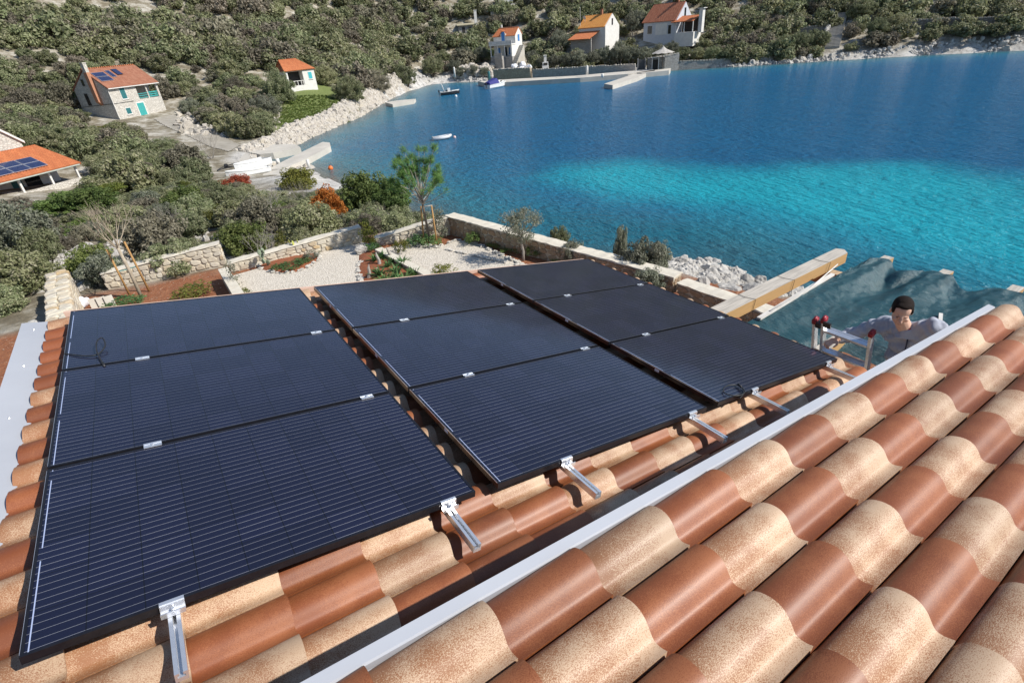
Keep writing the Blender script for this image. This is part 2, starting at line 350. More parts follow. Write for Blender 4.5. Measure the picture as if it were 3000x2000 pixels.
# ================================================================== THE SETTING
SEA = np.array([(28, -160), (26, -20), (25, 0), (24, 8), (23.7, 12.1), (23.3, 14.1), (24, 17.2), (21.5, 20), (17.8, 23), (16.2, 28), (15.8, 34),
                (16.2, 42), (15.8, 52), (15.2, 60), (15.4, 66), (13, 70), (11.8, 76), (13.2, 80), (16, 83), (20, 87.5), (24, 93), (27.4, 97),
                (36, 107), (46, 122), (56, 137), (66, 149), (75, 158), (80, 161), (84, 157), (87, 148), (92, 140), (103, 121), (113, 112), (121, 105),
                (129.5, 91), (141, 78), (151, 66), (158, 56), (163, 46), (172, 25), (185, 0), (205, -60), (230, -160)], float)
def inside(poly, x, y):
    r = np.zeros(x.shape, bool); n = len(poly)
    for i in range(n):
        (x0, y0), (x1, y1) = poly[i], poly[(i + 1) % n]
        if y0 == y1: continue
        c = ((y0 > y) != (y1 > y)) & (x < (x1 - x0) * (y - y0) / (y1 - y0) + x0); r ^= c
    return r
def pdist(poly, x, y, closed=True):
    d = np.full(x.shape, 1e9); n = len(poly)
    for i in range(n if closed else n - 1):
        a, b = np.asarray(poly[i], float), np.asarray(poly[(i + 1) % n], float); ab = b - a
        t = np.clip(((x - a[0]) * ab[0] + (y - a[1]) * ab[1]) / max(ab @ ab, 1e-9), 0, 1)
        d = np.minimum(d, np.hypot(x - a[0] - t * ab[0], y - a[1] - t * ab[1]))
    return d
def sdf(poly, x, y):                                # positive outside
    d = pdist(poly, x, y); return np.where(inside(poly, x, y), -d, d)
def sstep(a, b, x): t = np.clip((x - a) / (b - a), 0, 1); return t * t * (3 - 2 * t)
_rs = np.random.RandomState(3); _ph = _rs.rand(40, 4)
def fnoise(x, y, sc, k=7, seed=0):                  # cheap smooth noise, sum of rotated sines
    r = 0
    for i in range(k):
        a = _ph[(i + seed * 5) % 40]; th = a[0] * 6.28; f = (0.6 + 1.5 * a[1]) / sc
        r = r + np.sin((x * math.cos(th) + y * math.sin(th)) * f + a[2] * 50) * (0.5 + a[3])
    return r / k
ZG = 5.4                                            # level of the garden
CP = np.array([(-10, 4, 5.4), (0, 0, 5.3), (0, 10, 5.3), (9, 8, 5.3), (10, 14, 5.2), (9.5, 19, 5.1), (0, 20, 5.3), (-6, 20, 5.6), (-14, 12, 6.2), (-12, 26, 6.0), (-26, 20, 9), (13, 26, 2.4), (15.5, 14, 2.6), (18, 12, 1.6), (17, 4, 2.8), (14, 20, 2.6),
    (8, 30, 4.0), (0, 32, 4.3), (10, 42, 2.6), (0, 45, 3.2), (-12, 42, 4.2), (8, 55, 1.6), (-2, 60, 1.9), (-8, 74, 1.4), (-16, 66, 2.6), (-30, 60, 6), (4, 76, 1.3), (9, 74, 0.7), (2, 90, 2.5), (10, 88, 1.4),
    (-1, 108, 4.4), (5, 112, 4.3), (-8, 112, 5.2), (10, 102, 2.8), (18, 98, 2.2), (26, 108, 2.4), (34, 122, 4.4), (28, 126, 5.2), (44, 130, 3.2), (58, 146, 3.5), (70, 160, 4), (-4, 128, 10), (-24, 105, 12), (-40, 90, 16), (-60, 60, 18), (20, 140, 11),
    (0, 160, 20), (-25, 160, 28), (40, 165, 17), (10, 200, 38), (-40, 220, 52), (55, 190, 24), (40, 240, 52), (80, 185, 12), (90, 215, 30), (80, 270, 58), (0, 290, 74), (60, 340, 92), (-60, 330, 96), (-90, 150, 48), (-120, 60, 45),
    (84, 168, 2.6), (96, 160, 3.6), (101, 156, 3.2), (112, 148, 4.4), (122, 142, 5.0), (131, 133, 5.6), (140, 124, 6.4), (150, 108, 6.0), (158, 92, 6.2), (168, 74, 6.4), (178, 52, 6.6), (188, 28, 6.6),
    (106, 178, 11), (124, 168, 15), (140, 156, 16), (154, 140, 15), (168, 118, 15), (182, 92, 15), (194, 62, 15), (205, 30, 15), (120, 210, 34), (150, 195, 34), (180, 165, 33), (205, 125, 32), (225, 80, 30), (240, 30, 28),
    (140, 280, 75), (220, 240, 75), (270, 150, 66), (290, 60, 60), (300, -60, 55), (60, 480, 130), (250, 420, 140), (-150, 420, 140), (380, 250, 120), (420, 0, 100), (-220, 200, 100), (-200, 0, 70), (-80, -60, 25), (0, -80, 12), (-20, -150, 25)], float)
_d = np.hypot(CP[:, None, 0] - CP[None, :, 0], CP[:, None, 1] - CP[None, :, 1])
_n = len(CP); _A = np.zeros((_n + 3, _n + 3)); _A[:_n, :_n] = -_d - np.eye(_n) * 0.6; _A[:_n, _n] = 1; _A[:_n, _n + 1:] = CP[:, :2]; _A[_n:, :_n] = _A[:_n, _n:].T
_w = np.linalg.solve(_A, np.concatenate([CP[:, 2], [0, 0, 0]]))
GARDEN = np.array([(-2.9, 4.2), (-3.2, 13), (-3.4, 21.6), (1.0, 20.8), (5.4, 20.6), (9.3, 19.0), (10.4, 13), (11.8, 9.4), (12.9, 5.6), (13.2, 1.0), (13.2, -6), (-2.9, -6)])
def height(x, y):
    x = np.asarray(x, float); y = np.asarray(y, float); sh = x.shape; x = x.ravel(); y = y.ravel()
    h = np.full(x.shape, _w[_n]) + _w[_n + 1] * x + _w[_n + 2] * y
    for i in range(_n): h -= _w[i] * np.hypot(x - CP[i, 0], y - CP[i, 1])
    d = sdf(SEA, x, y)
    D = np.hypot(x, y)
    h = h + fnoise(x, y, 9, 7, 0) * 0.5 * sstep(60, 130, D) + fnoise(x, y, 2.4, 7, 1) * 0.16
    h = np.maximum(h, 0.35 + 0.1 * np.minimum(d, 10))
    steep = np.where((y < 60) & (x < 60), 4.5, 2.6)
    land = 0.05 + (h - 0.05) * sstep(0, 1, np.clip(d / steep, 0, 1)) + fnoise(x, y, 1.1, 7, 2) * 0.12 * sstep(0, 2, d)
    gd = sdf(GARDEN, x, y)
    land = np.where(gd < 1.2, land + (ZG - 0.02 - land) * sstep(1.2, 0.3, gd), land)
    sea = -0.12 - np.minimum(-d, 60) * 0.22
    return np.where(d > 0, land, sea).reshape(sh)
def hz(x, y): return float(hgrid(np.array([x]), np.array([y]))[0])
def hgrid(x, y):                                    # the ground sheet itself, bilinear
    i = np.clip(np.searchsorted(XS, x) - 1, 0, len(XS) - 2); j = np.clip(np.searchsorted(YS, y) - 1, 0, len(YS) - 2)
    u = np.clip((x - XS[i]) / (XS[i + 1] - XS[i]), 0, 1); v = np.clip((y - YS[j]) / (YS[j + 1] - YS[j]), 0, 1)
    return (gz[j, i] * (1 - u) + gz[j, i + 1] * u) * (1 - v) + (gz[j + 1, i] * (1 - u) + gz[j + 1, i + 1] * u) * v
def hits(px, py, d0=15, d1=400):                    # where the sight line of a place meets the ground
    d = ray(px, py); d = d / math.hypot(d[0], d[1]); t = np.linspace(d0, d1, 1600)
    P = CAM[None] + d[None] * t[:, None]; g = hgrid(P[:, 0], P[:, 1]); k = np.nonzero(P[:, 2] < g)[0]
    k = k[0] if len(k) else len(t) - 1
    return np.array([P[k, 0], P[k, 1], g[k]])

def axis(fine, lo, hi, f0, f1, grow=1.09):
    a = list(np.arange(f0, f1, fine)); s = fine
    b = a[-1]
    while b < hi: s = min(s * grow, 6.0); b += s; a.append(b)
    s = fine; b = a[0]; pre = []
    while b > lo: s = min(s * grow, 6.0); b -= s; pre.append(b)
    return np.array(pre[::-1] + a)
XS = axis(0.45, -220, 480, -14, 28); YS = axis(0.6, -160, 520, 6, 64)
gx, gy = np.meshgrid(XS, YS); gz = height(gx, gy)
nx_, ny_ = len(XS), len(YS)
def grid_mesh(name, X, Y, Z, keep=None):
    ny, nx = X.shape; idx = np.arange(ny * nx).reshape(ny, nx)
    q = np.stack([idx[:-1, :-1], idx[:-1, 1:], idx[1:, 1:], idx[1:, :-1]], -1).reshape(-1, 4)
    if keep is not None: q = q[keep[:-1, :-1].ravel()]
    me = bpy.data.meshes.new(name); me.from_pydata(np.stack([X, Y, Z], -1).reshape(-1, 3).tolist(), [], q.tolist()); me.update(); return me
def setattr_f(me, name, arr):
    a = me.attributes.new(name, 'FLOAT', 'POINT'); a.data.foreach_set('value', np.asarray(arr, np.float32).ravel())
LAWN = np.array([G(*p, 2.6)[:2] for p in ((800, 366), (905, 336), (1062, 303), (1048, 282), (905, 280), (842, 312))])
LAWN2 = np.array([hits(*p)[:2] for p in ((620, 372), (700, 372), (705, 345), (640, 340))])
me = grid_mesh('ground', gx, gy, gz)
setattr_f(me, 'soil', np.where((gx < -1) & (gy < 19.5), sstep(6.5, 4.5, sdf(GARDEN, gx, gy)), sstep(.5, 0.0, sdf(GARDEN, gx, gy))))
setattr_f(me, 'lawn', np.maximum(sstep(2.0, -1.0, sdf(LAWN, gx, gy)), 0.8 * sstep(2.0, -1.0, sdf(LAWN2, gx, gy))))
dsea = sdf(SEA, gx, gy); nearside = (gy < 60) & (gx < 70)
setattr_f(me, 'shore', np.where(nearside, sstep(9.5, 4.5, dsea), np.where(gx > 100, sstep(2.6, 1.2, dsea), sstep(4.6, 2.5, dsea))))
def ground_mat():
    m, n, l, p = newmat('limestone_ground'); w = worldpos(n)
    def att(k): a = n.new('ShaderNodeAttribute'); a.attribute_name = k; return a.outputs['Fac']
    f = noise(n, l, 0.55, 8, 0.66, w)
    col = ramp(n, l, f, [(0.3, (0.12, 0.1, 0.068)), (0.45, (0.2, 0.17, 0.115)), (0.56, (0.36, 0.33, 0.27)), (0.7, (0.55, 0.52, 0.46))])
    soil = mixc(n, l, ramp(n, l, noise(n, l, 3.5, 6, 0.7, w), [(0.35, 0), (0.68, 1)]), (0.27, 0.092, 0.038), (0.36, 0.15, 0.068))
    soil = mixc(n, l, ramp(n, l, noise(n, l, 14, 4, 0.6, w), [(0.63, 0), (0.7, 1)]), soil, (0.6, 0.5, 0.4))
    col = mixc(n, l, att('soil'), col, soil)
    gr = mixc(n, l, noise(n, l, 1.4, 5, 0.65, w), (0.1, 0.15, 0.03), (0.2, 0.22, 0.07))
    col = mixc(n, l, att('lawn'), col, gr)
    rk = ramp(n, l, noise(n, l, 0.9, 8, 0.72, w), [(0.34, (0.16, 0.15, 0.135)), (0.46, (0.45, 0.43, 0.4)), (0.6, (0.6, 0.58, 0.54))])
    sh = math_(n, l, 'MULTIPLY', att('shore'), math_(n, l, 'SUBTRACT', 1.0, att('soil')))
    col = mixc(n, l, sh, col, rk)
    l.new(col, p.inputs['Base Color']); p.inputs['Roughness'].default_value = 0.95
    bump(n, l, p, noise(n, l, 2.5, 8, 0.75, w), 0.8, 0.25)
    return m
M_GROUND = ground_mat()
smooth(me); mobj('ground', me, M_GROUND)['kind'] = 'structure'

# ------------------------------------------------------------------ water
wx = axis(0.9, -10, 520, 8, 70, 1.03); wy = axis(0.9, -200, 175, -4, 100, 1.03)
X, Y = np.meshgrid(wx, wy); ds = sdf(SEA, X, Y)
SAND = np.array([G(*p)[:2] for p in ((1560, 520), (1640, 482), (1800, 468), (1960, 476), (2080, 500), (2250, 497), (2500, 488), (2700, 486), (2900, 508), (3200, 520), (3400, 1000), (3000, 850), (2720, 770), (2420, 706), (2150, 655), (1950, 612), (1700, 575))])
REEF = np.array([G(*p)[:2] for p in ((1250, 640), (1600, 590), (1900, 625), (2200, 700), (2600, 770), (3000, 870), (3000, 930), (2300, 860), (1900, 760), (1500, 690))])
warp = fnoise(X, Y, 5, 7, 3) * 2.6 + fnoise(X, Y, 1.8, 7, 4) * 0.8
me = grid_mesh('sea', X, Y, np.zeros_like(X), ds < 3.0)
setattr_f(me, 'sand', sstep(3.5, -5.5, sdf(SAND, X, Y) + warp * 1.3))
setattr_f(me, 'reef', sstep(3.5, -3.5, sdf(REEF, X, Y) + warp * 1.6))
setattr_f(me, 'depth', np.clip(-ds, 0, 100) / 100.0)
def sea_mat():
    m, n, l, p = newmat('sea_water'); w = worldpos(n)
    def att(k): a = n.new('ShaderNodeAttribute'); a.attribute_name = k; return a.outputs['Fac']
    d = att('depth')
    deep = ramp(n, l, d, [(0.0, (0.17, 0.16, 0.12)), (0.012, (0.1, 0.16, 0.16)), (0.045, (0.035, 0.2, 0.26)), (0.11, (0.02, 0.175, 0.3)), (0.24, (0.013, 0.135, 0.28))])
    pn = noise(n, l, 0.05, 4, 0.6, w)
    deep = mixc(n, l, math_(n, l, 'MULTIPLY', pn, 0.4), deep, (0.009, 0.095, 0.21))
    col = mixc(n, l, math_(n, l, 'MULTIPLY', att('reef'), 0.75), deep, (0.01, 0.125, 0.19))
    sandc = mixc(n, l, noise(n, l, 0.22, 5, 0.65, w), (0.008, 0.31, 0.41), (0.02, 0.42, 0.52))
    sf = math_(n, l, 'MULTIPLY', att('sand'), math_(n, l, 'SUBTRACT', 1.0, math_(n, l, 'MULTIPLY', att('reef'), 0.55)))
    col = mixc(n, l, sf, col, sandc)
    l.new(col, p.inputs['Base Color']); p.inputs['Roughness'].default_value = 0.18; p.inputs['IOR'].default_value = 1.33
    mp = n.new('ShaderNodeMapping'); l.new(w, mp.inputs[0]); mp.inputs['Rotation'].default_value = (0, 0, math.radians(38)); mp.inputs['Scale'].default_value = (1.0, 0.42, 1)
    a = noise(n, l, 2.3, 5, 0.6, mp.outputs[0]); b = noise(n, l, 0.4, 3, 0.5, mp.outputs[0])
    h = math_(n, l, 'ADD', a, math_(n, l, 'MULTIPLY', b, 1.1))
    bump(n, l, p, h, 1.0, 0.6)
    return m
M_SEA = sea_mat(); mobj('sea', me, M_SEA)['kind'] = 'structure'

# ================================================================== FOLIAGE KIT
def foliage(seed, rx, ry, rz, nclump, per, leaf, shape='round', zmin=0.08, spread=0.34, up=0.5, aspect=0.55):
    """leaf-sized rhombi gathered in clumps through the crown's volume"""
    r = np.random.RandomState(seed); V = []; LR = []
    cs = []
    while len(cs) < nclump:
        p = r.uniform(-1, 1, 3)
        if np.linalg.norm(p) > 1 or np.linalg.norm(p) < 0.35: continue
        if shape == 'round' and p[2] < -0.55: continue
        cs.append(p)
    for c in cs:
        c = c * np.array([rx, ry, rz]) * r.uniform(0.72, 1.02)
        cr = spread * min(rx, ry, rz) * r.uniform(0.65, 1.35)
        k = int(per * r.uniform(0.7, 1.3))
        d = r.normal(size=(k, 3)); d /= np.linalg.norm(d, axis=1)[:, None]; rad = cr * r.uniform(0.55, 1.0, (k, 1)) ** 0.6
        pos = c + d * rad * np.array([1.15, 1.15, 0.85])
        nrm = d + r.normal(size=(k, 3)) * 0.55 + np.array([0, 0, up]); nrm /= np.linalg.norm(nrm, axis=1)[:, None]
        t = np.cross(nrm, r.normal(size=(k, 3))); t /= np.linalg.norm(t, axis=1)[:, None] + 1e-9; b = np.cross(nrm, t)
        s = leaf * r.uniform(0.6, 1.4, (k, 1))
        V.append(np.stack([pos - t * s, pos + b * s * aspect, pos + t * s, pos - b * s * aspect], 1)); LR.append(np.clip(r.normal(0.5, 0.22, k) + r.normal(0, 0.12), 0, 1))
    V = np.concatenate(V); LR = np.concatenate(LR)
    V[:, :, 2] += rz * (0.55 if shape == 'round' else 1.0) + zmin
    ok = V[:, :, 2].min(1) > -0.1; V = V[ok]; LR = LR[ok]
    n = len(V); me = bpy.data.meshes.new('crown')
    me.from_pydata(V.reshape(-1, 3).tolist(), [], np.arange(n * 4).reshape(n, 4).tolist()); me.update()
    a = me.attributes.new('lr', 'FLOAT', 'POINT'); a.data.foreach_set('value', np.repeat(LR, 4).astype(np.float32))
    return me
def twigs(seed, r0, h, n, depth=3, rad=0.03, spread=0.9, mat=None, name='branches'):
    """forked bare branches from a base point"""
    r = random.Random(seed); mb = MB()
    def grow(p, d, L, rd, k):
        pts = [p]; q = p.copy(); dd = d.copy()
        for i in range(3):
            dd = (dd + Vector((r.uniform(-1, 1), r.uniform(-1, 1), r.uniform(-0.6, 1))) * 0.22).normalized(); q = q + dd * L / 3; pts.append(q.copy())
        mb.tube(pts, [rd, rd * 0.85, rd * 0.7, rd * 0.5], 4 if k < depth else 5, False)
        if k <= 0: return
        for j in range(3 if k > 1 else 2):
            nd = (dd + Vector((r.uniform(-1, 1), r.uniform(-1, 1), r.uniform(-0.35, 0.9))) * spread).normalized()
            grow(pts[r.choice((2, 3))] if j else q, nd, L * r.uniform(0.55, 0.8), rd * 0.55, k - 1)
    for i in range(n):
        a = 2 * math.pi * i / n + r.uniform(-0.4, 0.4)
        grow(Vector((math.cos(a) * r0, math.sin(a) * r0, 0)), Vector((math.cos(a) * 0.6, math.sin(a) * 0.6, 1)).normalized(), h * 0.45, rad, depth)
    return mb.mesh(name, True)

def stem_mesh(seed, h, n=4, rad=0.05, out=0.5, name='stem'):
    r = random.Random(seed); mb = MB()
    for i in range(n):
        a = 2 * math.pi * i / n + r.uniform(-0.5, 0.5); q = Vector((r.uniform(-.1, .1), r.uniform(-.1, .1), -0.25)); pts = [q]
        for k in range(4):
            q = q + Vector((math.cos(a) * out * 0.25 + r.uniform(-.08, .08), math.sin(a) * out * 0.25 + r.uniform(-.08, .08), h * 0.3)); pts.append(q.copy())
        mb.tube(pts, [rad, rad * .9, rad * .75, rad * .55, rad * .3], 6, False)
    return mb.mesh(name, True)

NEAR = [foliage(10 + i, 1.0, 1.0, 0.72, 80, 120, 0.042, spread=0.27) for i in range(5)]
MID = [foliage(30 + i, 1.0, 1.0, 0.74, 90, 95, 0.05, spread=0.24) for i in range(5)]
FARB = [foliage(50 + i, 1.0, 1.0, 0.78, 40, 42, 0.095, spread=0.34) for i in range(6)]
BIG = [foliage(80 + i, 1.0, 1.0, 0.74, 190, 130, 0.024, spread=0.17) for i in range(3)]
for q in FARB: q.materials.append(M_MAQUIS)
STEM = [stem_mesh(60 + i, 0.8) for i in range(3)]
for q in STEM: q.materials.append(M_BARK)
_cache = {}
def withmat(me, mat):
    k = (me.name, mat.name)
    if k not in _cache:
        c = me.copy(); c.materials.clear(); c.materials.append(mat); _cache[k] = c
    return _cache[k]
def shrub(x, y, w, h, mat, label, group=None, kit=NEAR, name='shrub', z=None, stem=True, cat='shrub', i=None):
    z = hz(x, y) if z is None else z
    t = thing(name, label, cat, (x, y, z - 0.05), random.uniform(0, 6.28), group)
    i = random.randrange(len(kit)) if i is None else i
    c = mobj('crown', withmat(kit[i], mat), None, t); c.scale = (w / 2.1, w / 2.1 * random.uniform(0.88, 1.12), h / 1.35)
    if stem:
        s = mobj('stem', STEM[i % 3], None, t); s.scale = (w / 2.4, w / 2.4, h / 1.6)
    return t

# ================================================================== THE HOUSE IN THE FOREGROUND
SL = math.radians(11.5); SUP = math.radians(6.5)
O = np.array([-0.902, 5.170, 10.3465]); U = np.array([math.cos(SL), 0, -math.sin(SL)]); N = np.array([-math.sin(SL), 0, -math.cos(SL)])
def plane(px, py, off=0.0):                          # on the plane of the panels, off metres below it
    d = ray(px, py); P0 = O + N * off; return CAM + d * (((P0 - CAM) @ N) / (d @ N))
def zlow(x, off=0.0): return O[2] - math.tan(SL) * (x - O[0]) - off / math.cos(SL)
def zup(x, off=0.0): return 10.376 - math.tan(SUP) * (x - 1.438) - off / math.cos(SUP)
house = thing('house', 'nearest house whose two clay tile roofs step down under the photographer', 'house', (2, 3, ZG - 0.2))
hl = np.array(house.location)
def hb(mb, name, mat, parent=house, sm=False):
    mb.v = [tuple(np.array(p) - hl) for p in mb.v]; return mb.build(name, mat, parent, sm)
m = MB(); m.prism([(-1.15, 1.03), (4.55, 1.03), (4.55, 5.3), (-1.15, 5.3)], 5.2, [zlow(-1.15, .31), zlow(4.55, .31), zlow(4.55, .31), zlow(-1.15, .31)])
hb(m, 'wall', M_PLASTER)
m = MB(); m.prism([(-1.15, -6), (4.45, -6), (4.45, 0.97), (-1.15, 0.97)], 5.2, [zup(-1.15, .19), zup(4.45, .19), zup(4.45, .19), zup(-1.15, .19)])
hb(m, 'wall', M_PLASTER)
def slab(x0, x1, y0, y1, zf, a, b):
    m = MB(); m.prism([(x0, y0), (x1, y0), (x1, y1), (x0, y1)], [zf(x0, b), zf(x1, b), zf(x1, b), zf(x0, b)], [zf(x0, a), zf(x1, a), zf(x1, a), zf(x0, a)]); return m
M_UNDERLAY = simple('brown_roof_underlay', (0.06, 0.04, 0.032), (0.035, 0.025, 0.022), 5, 0.95)
low_roof = hb(slab(-1.12, 4.72, 1.03, 5.42, zlow, 0.2, 0.3), 'lower_roof', M_UNDERLAY)
up_roof = hb(slab(-2.2, 4.6, -6, 0.955, zup, 0.03, 0.17), 'upper_roof', M_UNDERLAY)

TL, TW, TE = 0.42, 0.216, 0.3575
_TP = np.array([(0, .013), (.06, .006), (.12, .0015), (.18, .0005), (.23, .0045), (.27, .0135), (.31, .025), (.36, .0385), (.43, .0515), (.5, .059), (.58, .062), (.66, .0605), (.74, .0555), (.82, .047), (.88, .037), (.93, .023), (.97, .003), (1.0, -.018)])
def tile_profile(t):
    i = int(np.clip(np.searchsorted(_TP[:, 0], t) - 1, 0, len(_TP) - 2)); P = _TP[max(i - 1, 0)], _TP[i], _TP[i + 1], _TP[min(i + 2, len(_TP) - 1)]
    h = P[2][0] - P[1][0]; u = (t - P[1][0]) / h; m0 = (P[2][1] - P[0][1]) / max(P[2][0] - P[0][0], 1e-6) * h; m1 = (P[3][1] - P[1][1]) / max(P[3][0] - P[1][0], 1e-6) * h
    return (2 * u ** 3 - 3 * u * u + 1) * P[1][1] + (u ** 3 - 2 * u * u + u) * m0 + (-2 * u ** 3 + 3 * u * u) * P[2][1] + (u ** 3 - u * u) * m1
def tile_mesh(L, n=34, name='tile'):
    m = MB(); th = 0.012; lift = 0.026; top = []; bot = []
    for s, x in enumerate((0.0, L)):
        for k in range(n + 1):
            t = k / n; q_ = x / L; z = tile_profile(t) * (.62 + .38 * q_) + lift * q_
            sx = x - (0.006 if s == 0 else 0) ; top.append((sx, t * (TW + 0.001), z))
    for i_, p in enumerate(top): bot.append((p[0], p[1], p[2] - (th if i_ % (n + 1) else .026)))
    N1 = n + 1; vs = top + bot + top + bot; Q = 4 * N1; fs = []      # second copy carries the ends and sides
    for k in range(n):
        fs += [(k, N1 + k, N1 + k + 1, k + 1), (2 * N1 + k, 2 * N1 + k + 1, 3 * N1 + k + 1, 3 * N1 + k),
               (Q + k, Q + k + 1, Q + 2 * N1 + k + 1, Q + 2 * N1 + k), (Q + N1 + k, Q + 3 * N1 + k, Q + 3 * N1 + k + 1, Q + N1 + k + 1)]
    fs += [(Q, Q + 2 * N1, Q + 3 * N1, Q + N1), (Q + n, Q + N1 + n, Q + 3 * N1 + n, Q + 2 * N1 + n)]
    m.add(vs, fs); me = m.mesh(name)
    sm = [False] * len(me.polygons)
    for i in range(0, 4 * n, 4): sm[i] = True
    me.polygons.foreach_set('use_smooth', sm); return me
TM = {}
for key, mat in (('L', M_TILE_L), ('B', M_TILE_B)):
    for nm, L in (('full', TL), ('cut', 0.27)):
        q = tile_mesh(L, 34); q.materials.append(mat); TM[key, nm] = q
rt = random.Random(5)
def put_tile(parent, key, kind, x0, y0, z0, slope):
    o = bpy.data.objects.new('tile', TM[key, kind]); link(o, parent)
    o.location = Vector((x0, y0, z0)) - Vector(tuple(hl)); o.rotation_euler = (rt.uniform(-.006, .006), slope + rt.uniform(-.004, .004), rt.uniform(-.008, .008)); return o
# upper roof
for i in range(-5, 10):
    for j in range(-6, 3):
        key = 'B' if (i + j) % 2 == 0 else 'L'
        if rt.random() < 0.05: key = 'B' if key == 'L' else 'L'
        xe = 1.438 + i * TE * math.cos(SUP); x0 = xe - TL * math.cos(SUP); y0 = 0.2946 + j * TW
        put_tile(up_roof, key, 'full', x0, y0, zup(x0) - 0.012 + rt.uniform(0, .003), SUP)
# lower roof: tiles that show, singly; those wholly under the panels joined
hid_v = {'L': MB(), 'B': MB()}
cols = [('A', -0.88, 0.80), ('B', 0.97, 2.64), ('C', 2.83, 4.5)]
for k in range(-4, 13):
    for j in range(-2, 18):
        key = 'B' if (k + j) % 2 == 0 else 'L'
        if rt.random() < 0.12: key = 'B' if key == 'L' else 'L'
        xe = 0.556 + k * TE * math.cos(SL); kind = 'cut' if k == -4 else 'full'; L = 0.27 if k == -4 else TL
        x0 = xe - L * math.cos(SL); y0 = 1.55 + j * TW
        z0 = zlow(x0, 0.178) + rt.uniform(0, .003)
        hidden = any(a < x0 and xe < b for _, a, b in cols) and 1.95 < y0 < 5.0 and k != -4
        if hidden:
            me = TM[key, kind]; R = Matrix.Rotation(SL, 3, 'Y')
            vs = [R @ v.co + Vector((x0, y0, z0)) for v in me.vertices]; hid_v[key].add(vs, [tuple(p.vertices) for p in me.polygons])
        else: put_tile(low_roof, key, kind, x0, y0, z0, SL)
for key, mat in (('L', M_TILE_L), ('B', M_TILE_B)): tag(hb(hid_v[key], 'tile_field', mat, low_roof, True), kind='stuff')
# flashings
m = MB()
prof = [(0.86, 0.003), (0.934, 0.004), (0.930, 0.036), (0.934, 0.043), (0.972, 0.049), (0.975, -0.20), (0.971, -0.20), (0.968, 0.040), (0.938, 0.002), (0.86, -0.003)]
xa, xb = -1.6, 4.60
m.add([(xa, y, zup(xa) + z) for y, z in prof] + [(xb, y, zup(xb) + z) for y, z in prof],
      [tuple(range(9, -1, -1)), tuple(range(10, 20))] + [(i, 10 + i, 10 + (i + 1) % 10, (i + 1) % 10) for i in range(10)])
tag(hb(m, 'verge_flashing', M_GREYMETAL), 'pale grey metal flashing along the edge of the upper roof')
m = MB(); a, b = -1.285, -0.98
m.add([(a, 1.03, zlow(a, .165)), (b, 1.03, zlow(b, .182)), (b, 5.47, zlow(b, .182)), (a, 5.47, zlow(a, .165)),
       (a, 1.03, zlow(a, .165) - .16), (a, 5.47, zlow(a, .165) - .16), (a + .004, 1.03, zlow(a, .172) - .16), (a + .004, 5.47, zlow(a, .172) - .16), (b, 1.03, zlow(b, .19)), (b, 5.47, zlow(b, .19)), (a + .004, 1.03, zlow(a, .172)), (a + .004, 5.47, zlow(a, .172))],
      [(0, 1, 2, 3), (0, 3, 5, 4), (10, 11, 9, 8)[::-1], (4, 5, 7, 6), (10, 6, 7, 11)])
tag(hb(m, 'ridge_flashing', M_GREYMETAL), 'wide flat grey metal sheet along the top of the lower roof')
m = MB()
for y in (1.6, 2.35, 3.1, 3.85, 4.6, 5.3):
    x = -1.2; m.ell((x, y, zlow(x, .169) + 0.001), (.008, .008, .005), 8, 4)
hb(m, 'screw', M_ALU)
# bedding board along the far verge
hb(slab(-1.0, 4.7, 5.44, 5.475, zlow, 0.10, 0.32), 'verge_board', simple('terracotta_mortar', (0.6, 0.42, 0.33), (0.5, 0.34, 0.26), 6, 0.9))

# ------------------------------------------------------------------ solar panels
ROT = Matrix.Rotation(SL, 4, 'Y')
m = MB()
fw, fd = 0.011, 0.035
m.bx(0, PW, 0, fw, -fd, 0); m.bx(0, PW, PH - fw, PH, -fd, 0); m.bx(0, fw, fw, PH - fw, -fd, 0); m.bx(PW - fw, PW, fw, PH - fw, -fd, 0)
ME_FRAME = m.mesh('frame'); ME_FRAME.materials.append(M_BLACKFRAME)
m = MB(); m.bx(fw, PW - fw, fw, PH - fw, -0.008, -0.0025); ME_CELL = m.mesh('glass'); ME_CELL.materials.append(M_SOLAR)
m = MB(); m.bx(-0.0012, -0.0004, -0.022, 0.022, -0.027, -0.006); ME_LABEL = m.mesh('sticker'); ME_LABEL.materials.append(M_WHITEPLASTIC)
m = MB(); m.bx(-0.0004, 0.0008, -PH / 2 + .01, PH / 2 - .01, -0.004, 0.0006); ME_EDGE = m.mesh('edge_trim'); ME_EDGE.materials.append(M_ALU)
UO = {'A': (0.0, 0.0), 'B': (1.884, 0.008), 'C': (3.777, 0.001)}
rown = {0: 'far', 1: 'middle', 2: 'near'}; coln = {'A': 'left', 'B': 'centre', 'C': 'right'}
for c, (uo, vo) in UO.items():
    for r in range(3):
        p = O + U * uo + np.array([0, -1, 0]) * (vo + r * (PH + 0.02) + PH)
        extra = {('A', 0): ' with a loose black cable on it', ('C', 2): ' with a coiled cable at its corner', ('A', 2): ', nearest to the camera'}.get((c, r), '')
        t = thing('solar_panel', f'{rown[r]} black solar panel of the {coln[c]} row{extra}', 'solar panel', p, 0, 'solar panels on the lower roof')
        t.rotation_euler = (rt.uniform(-.001, .001), SL, 0)
        mobj('frame', ME_FRAME, None, t); mobj('glass', ME_CELL, None, t)
        if c in 'BC': mobj('sticker', ME_LABEL, None, t, (0, PH * 0.52, 0))
        mobj('edge_trim', ME_EDGE, None, t, (0, PH / 2, 0)); 
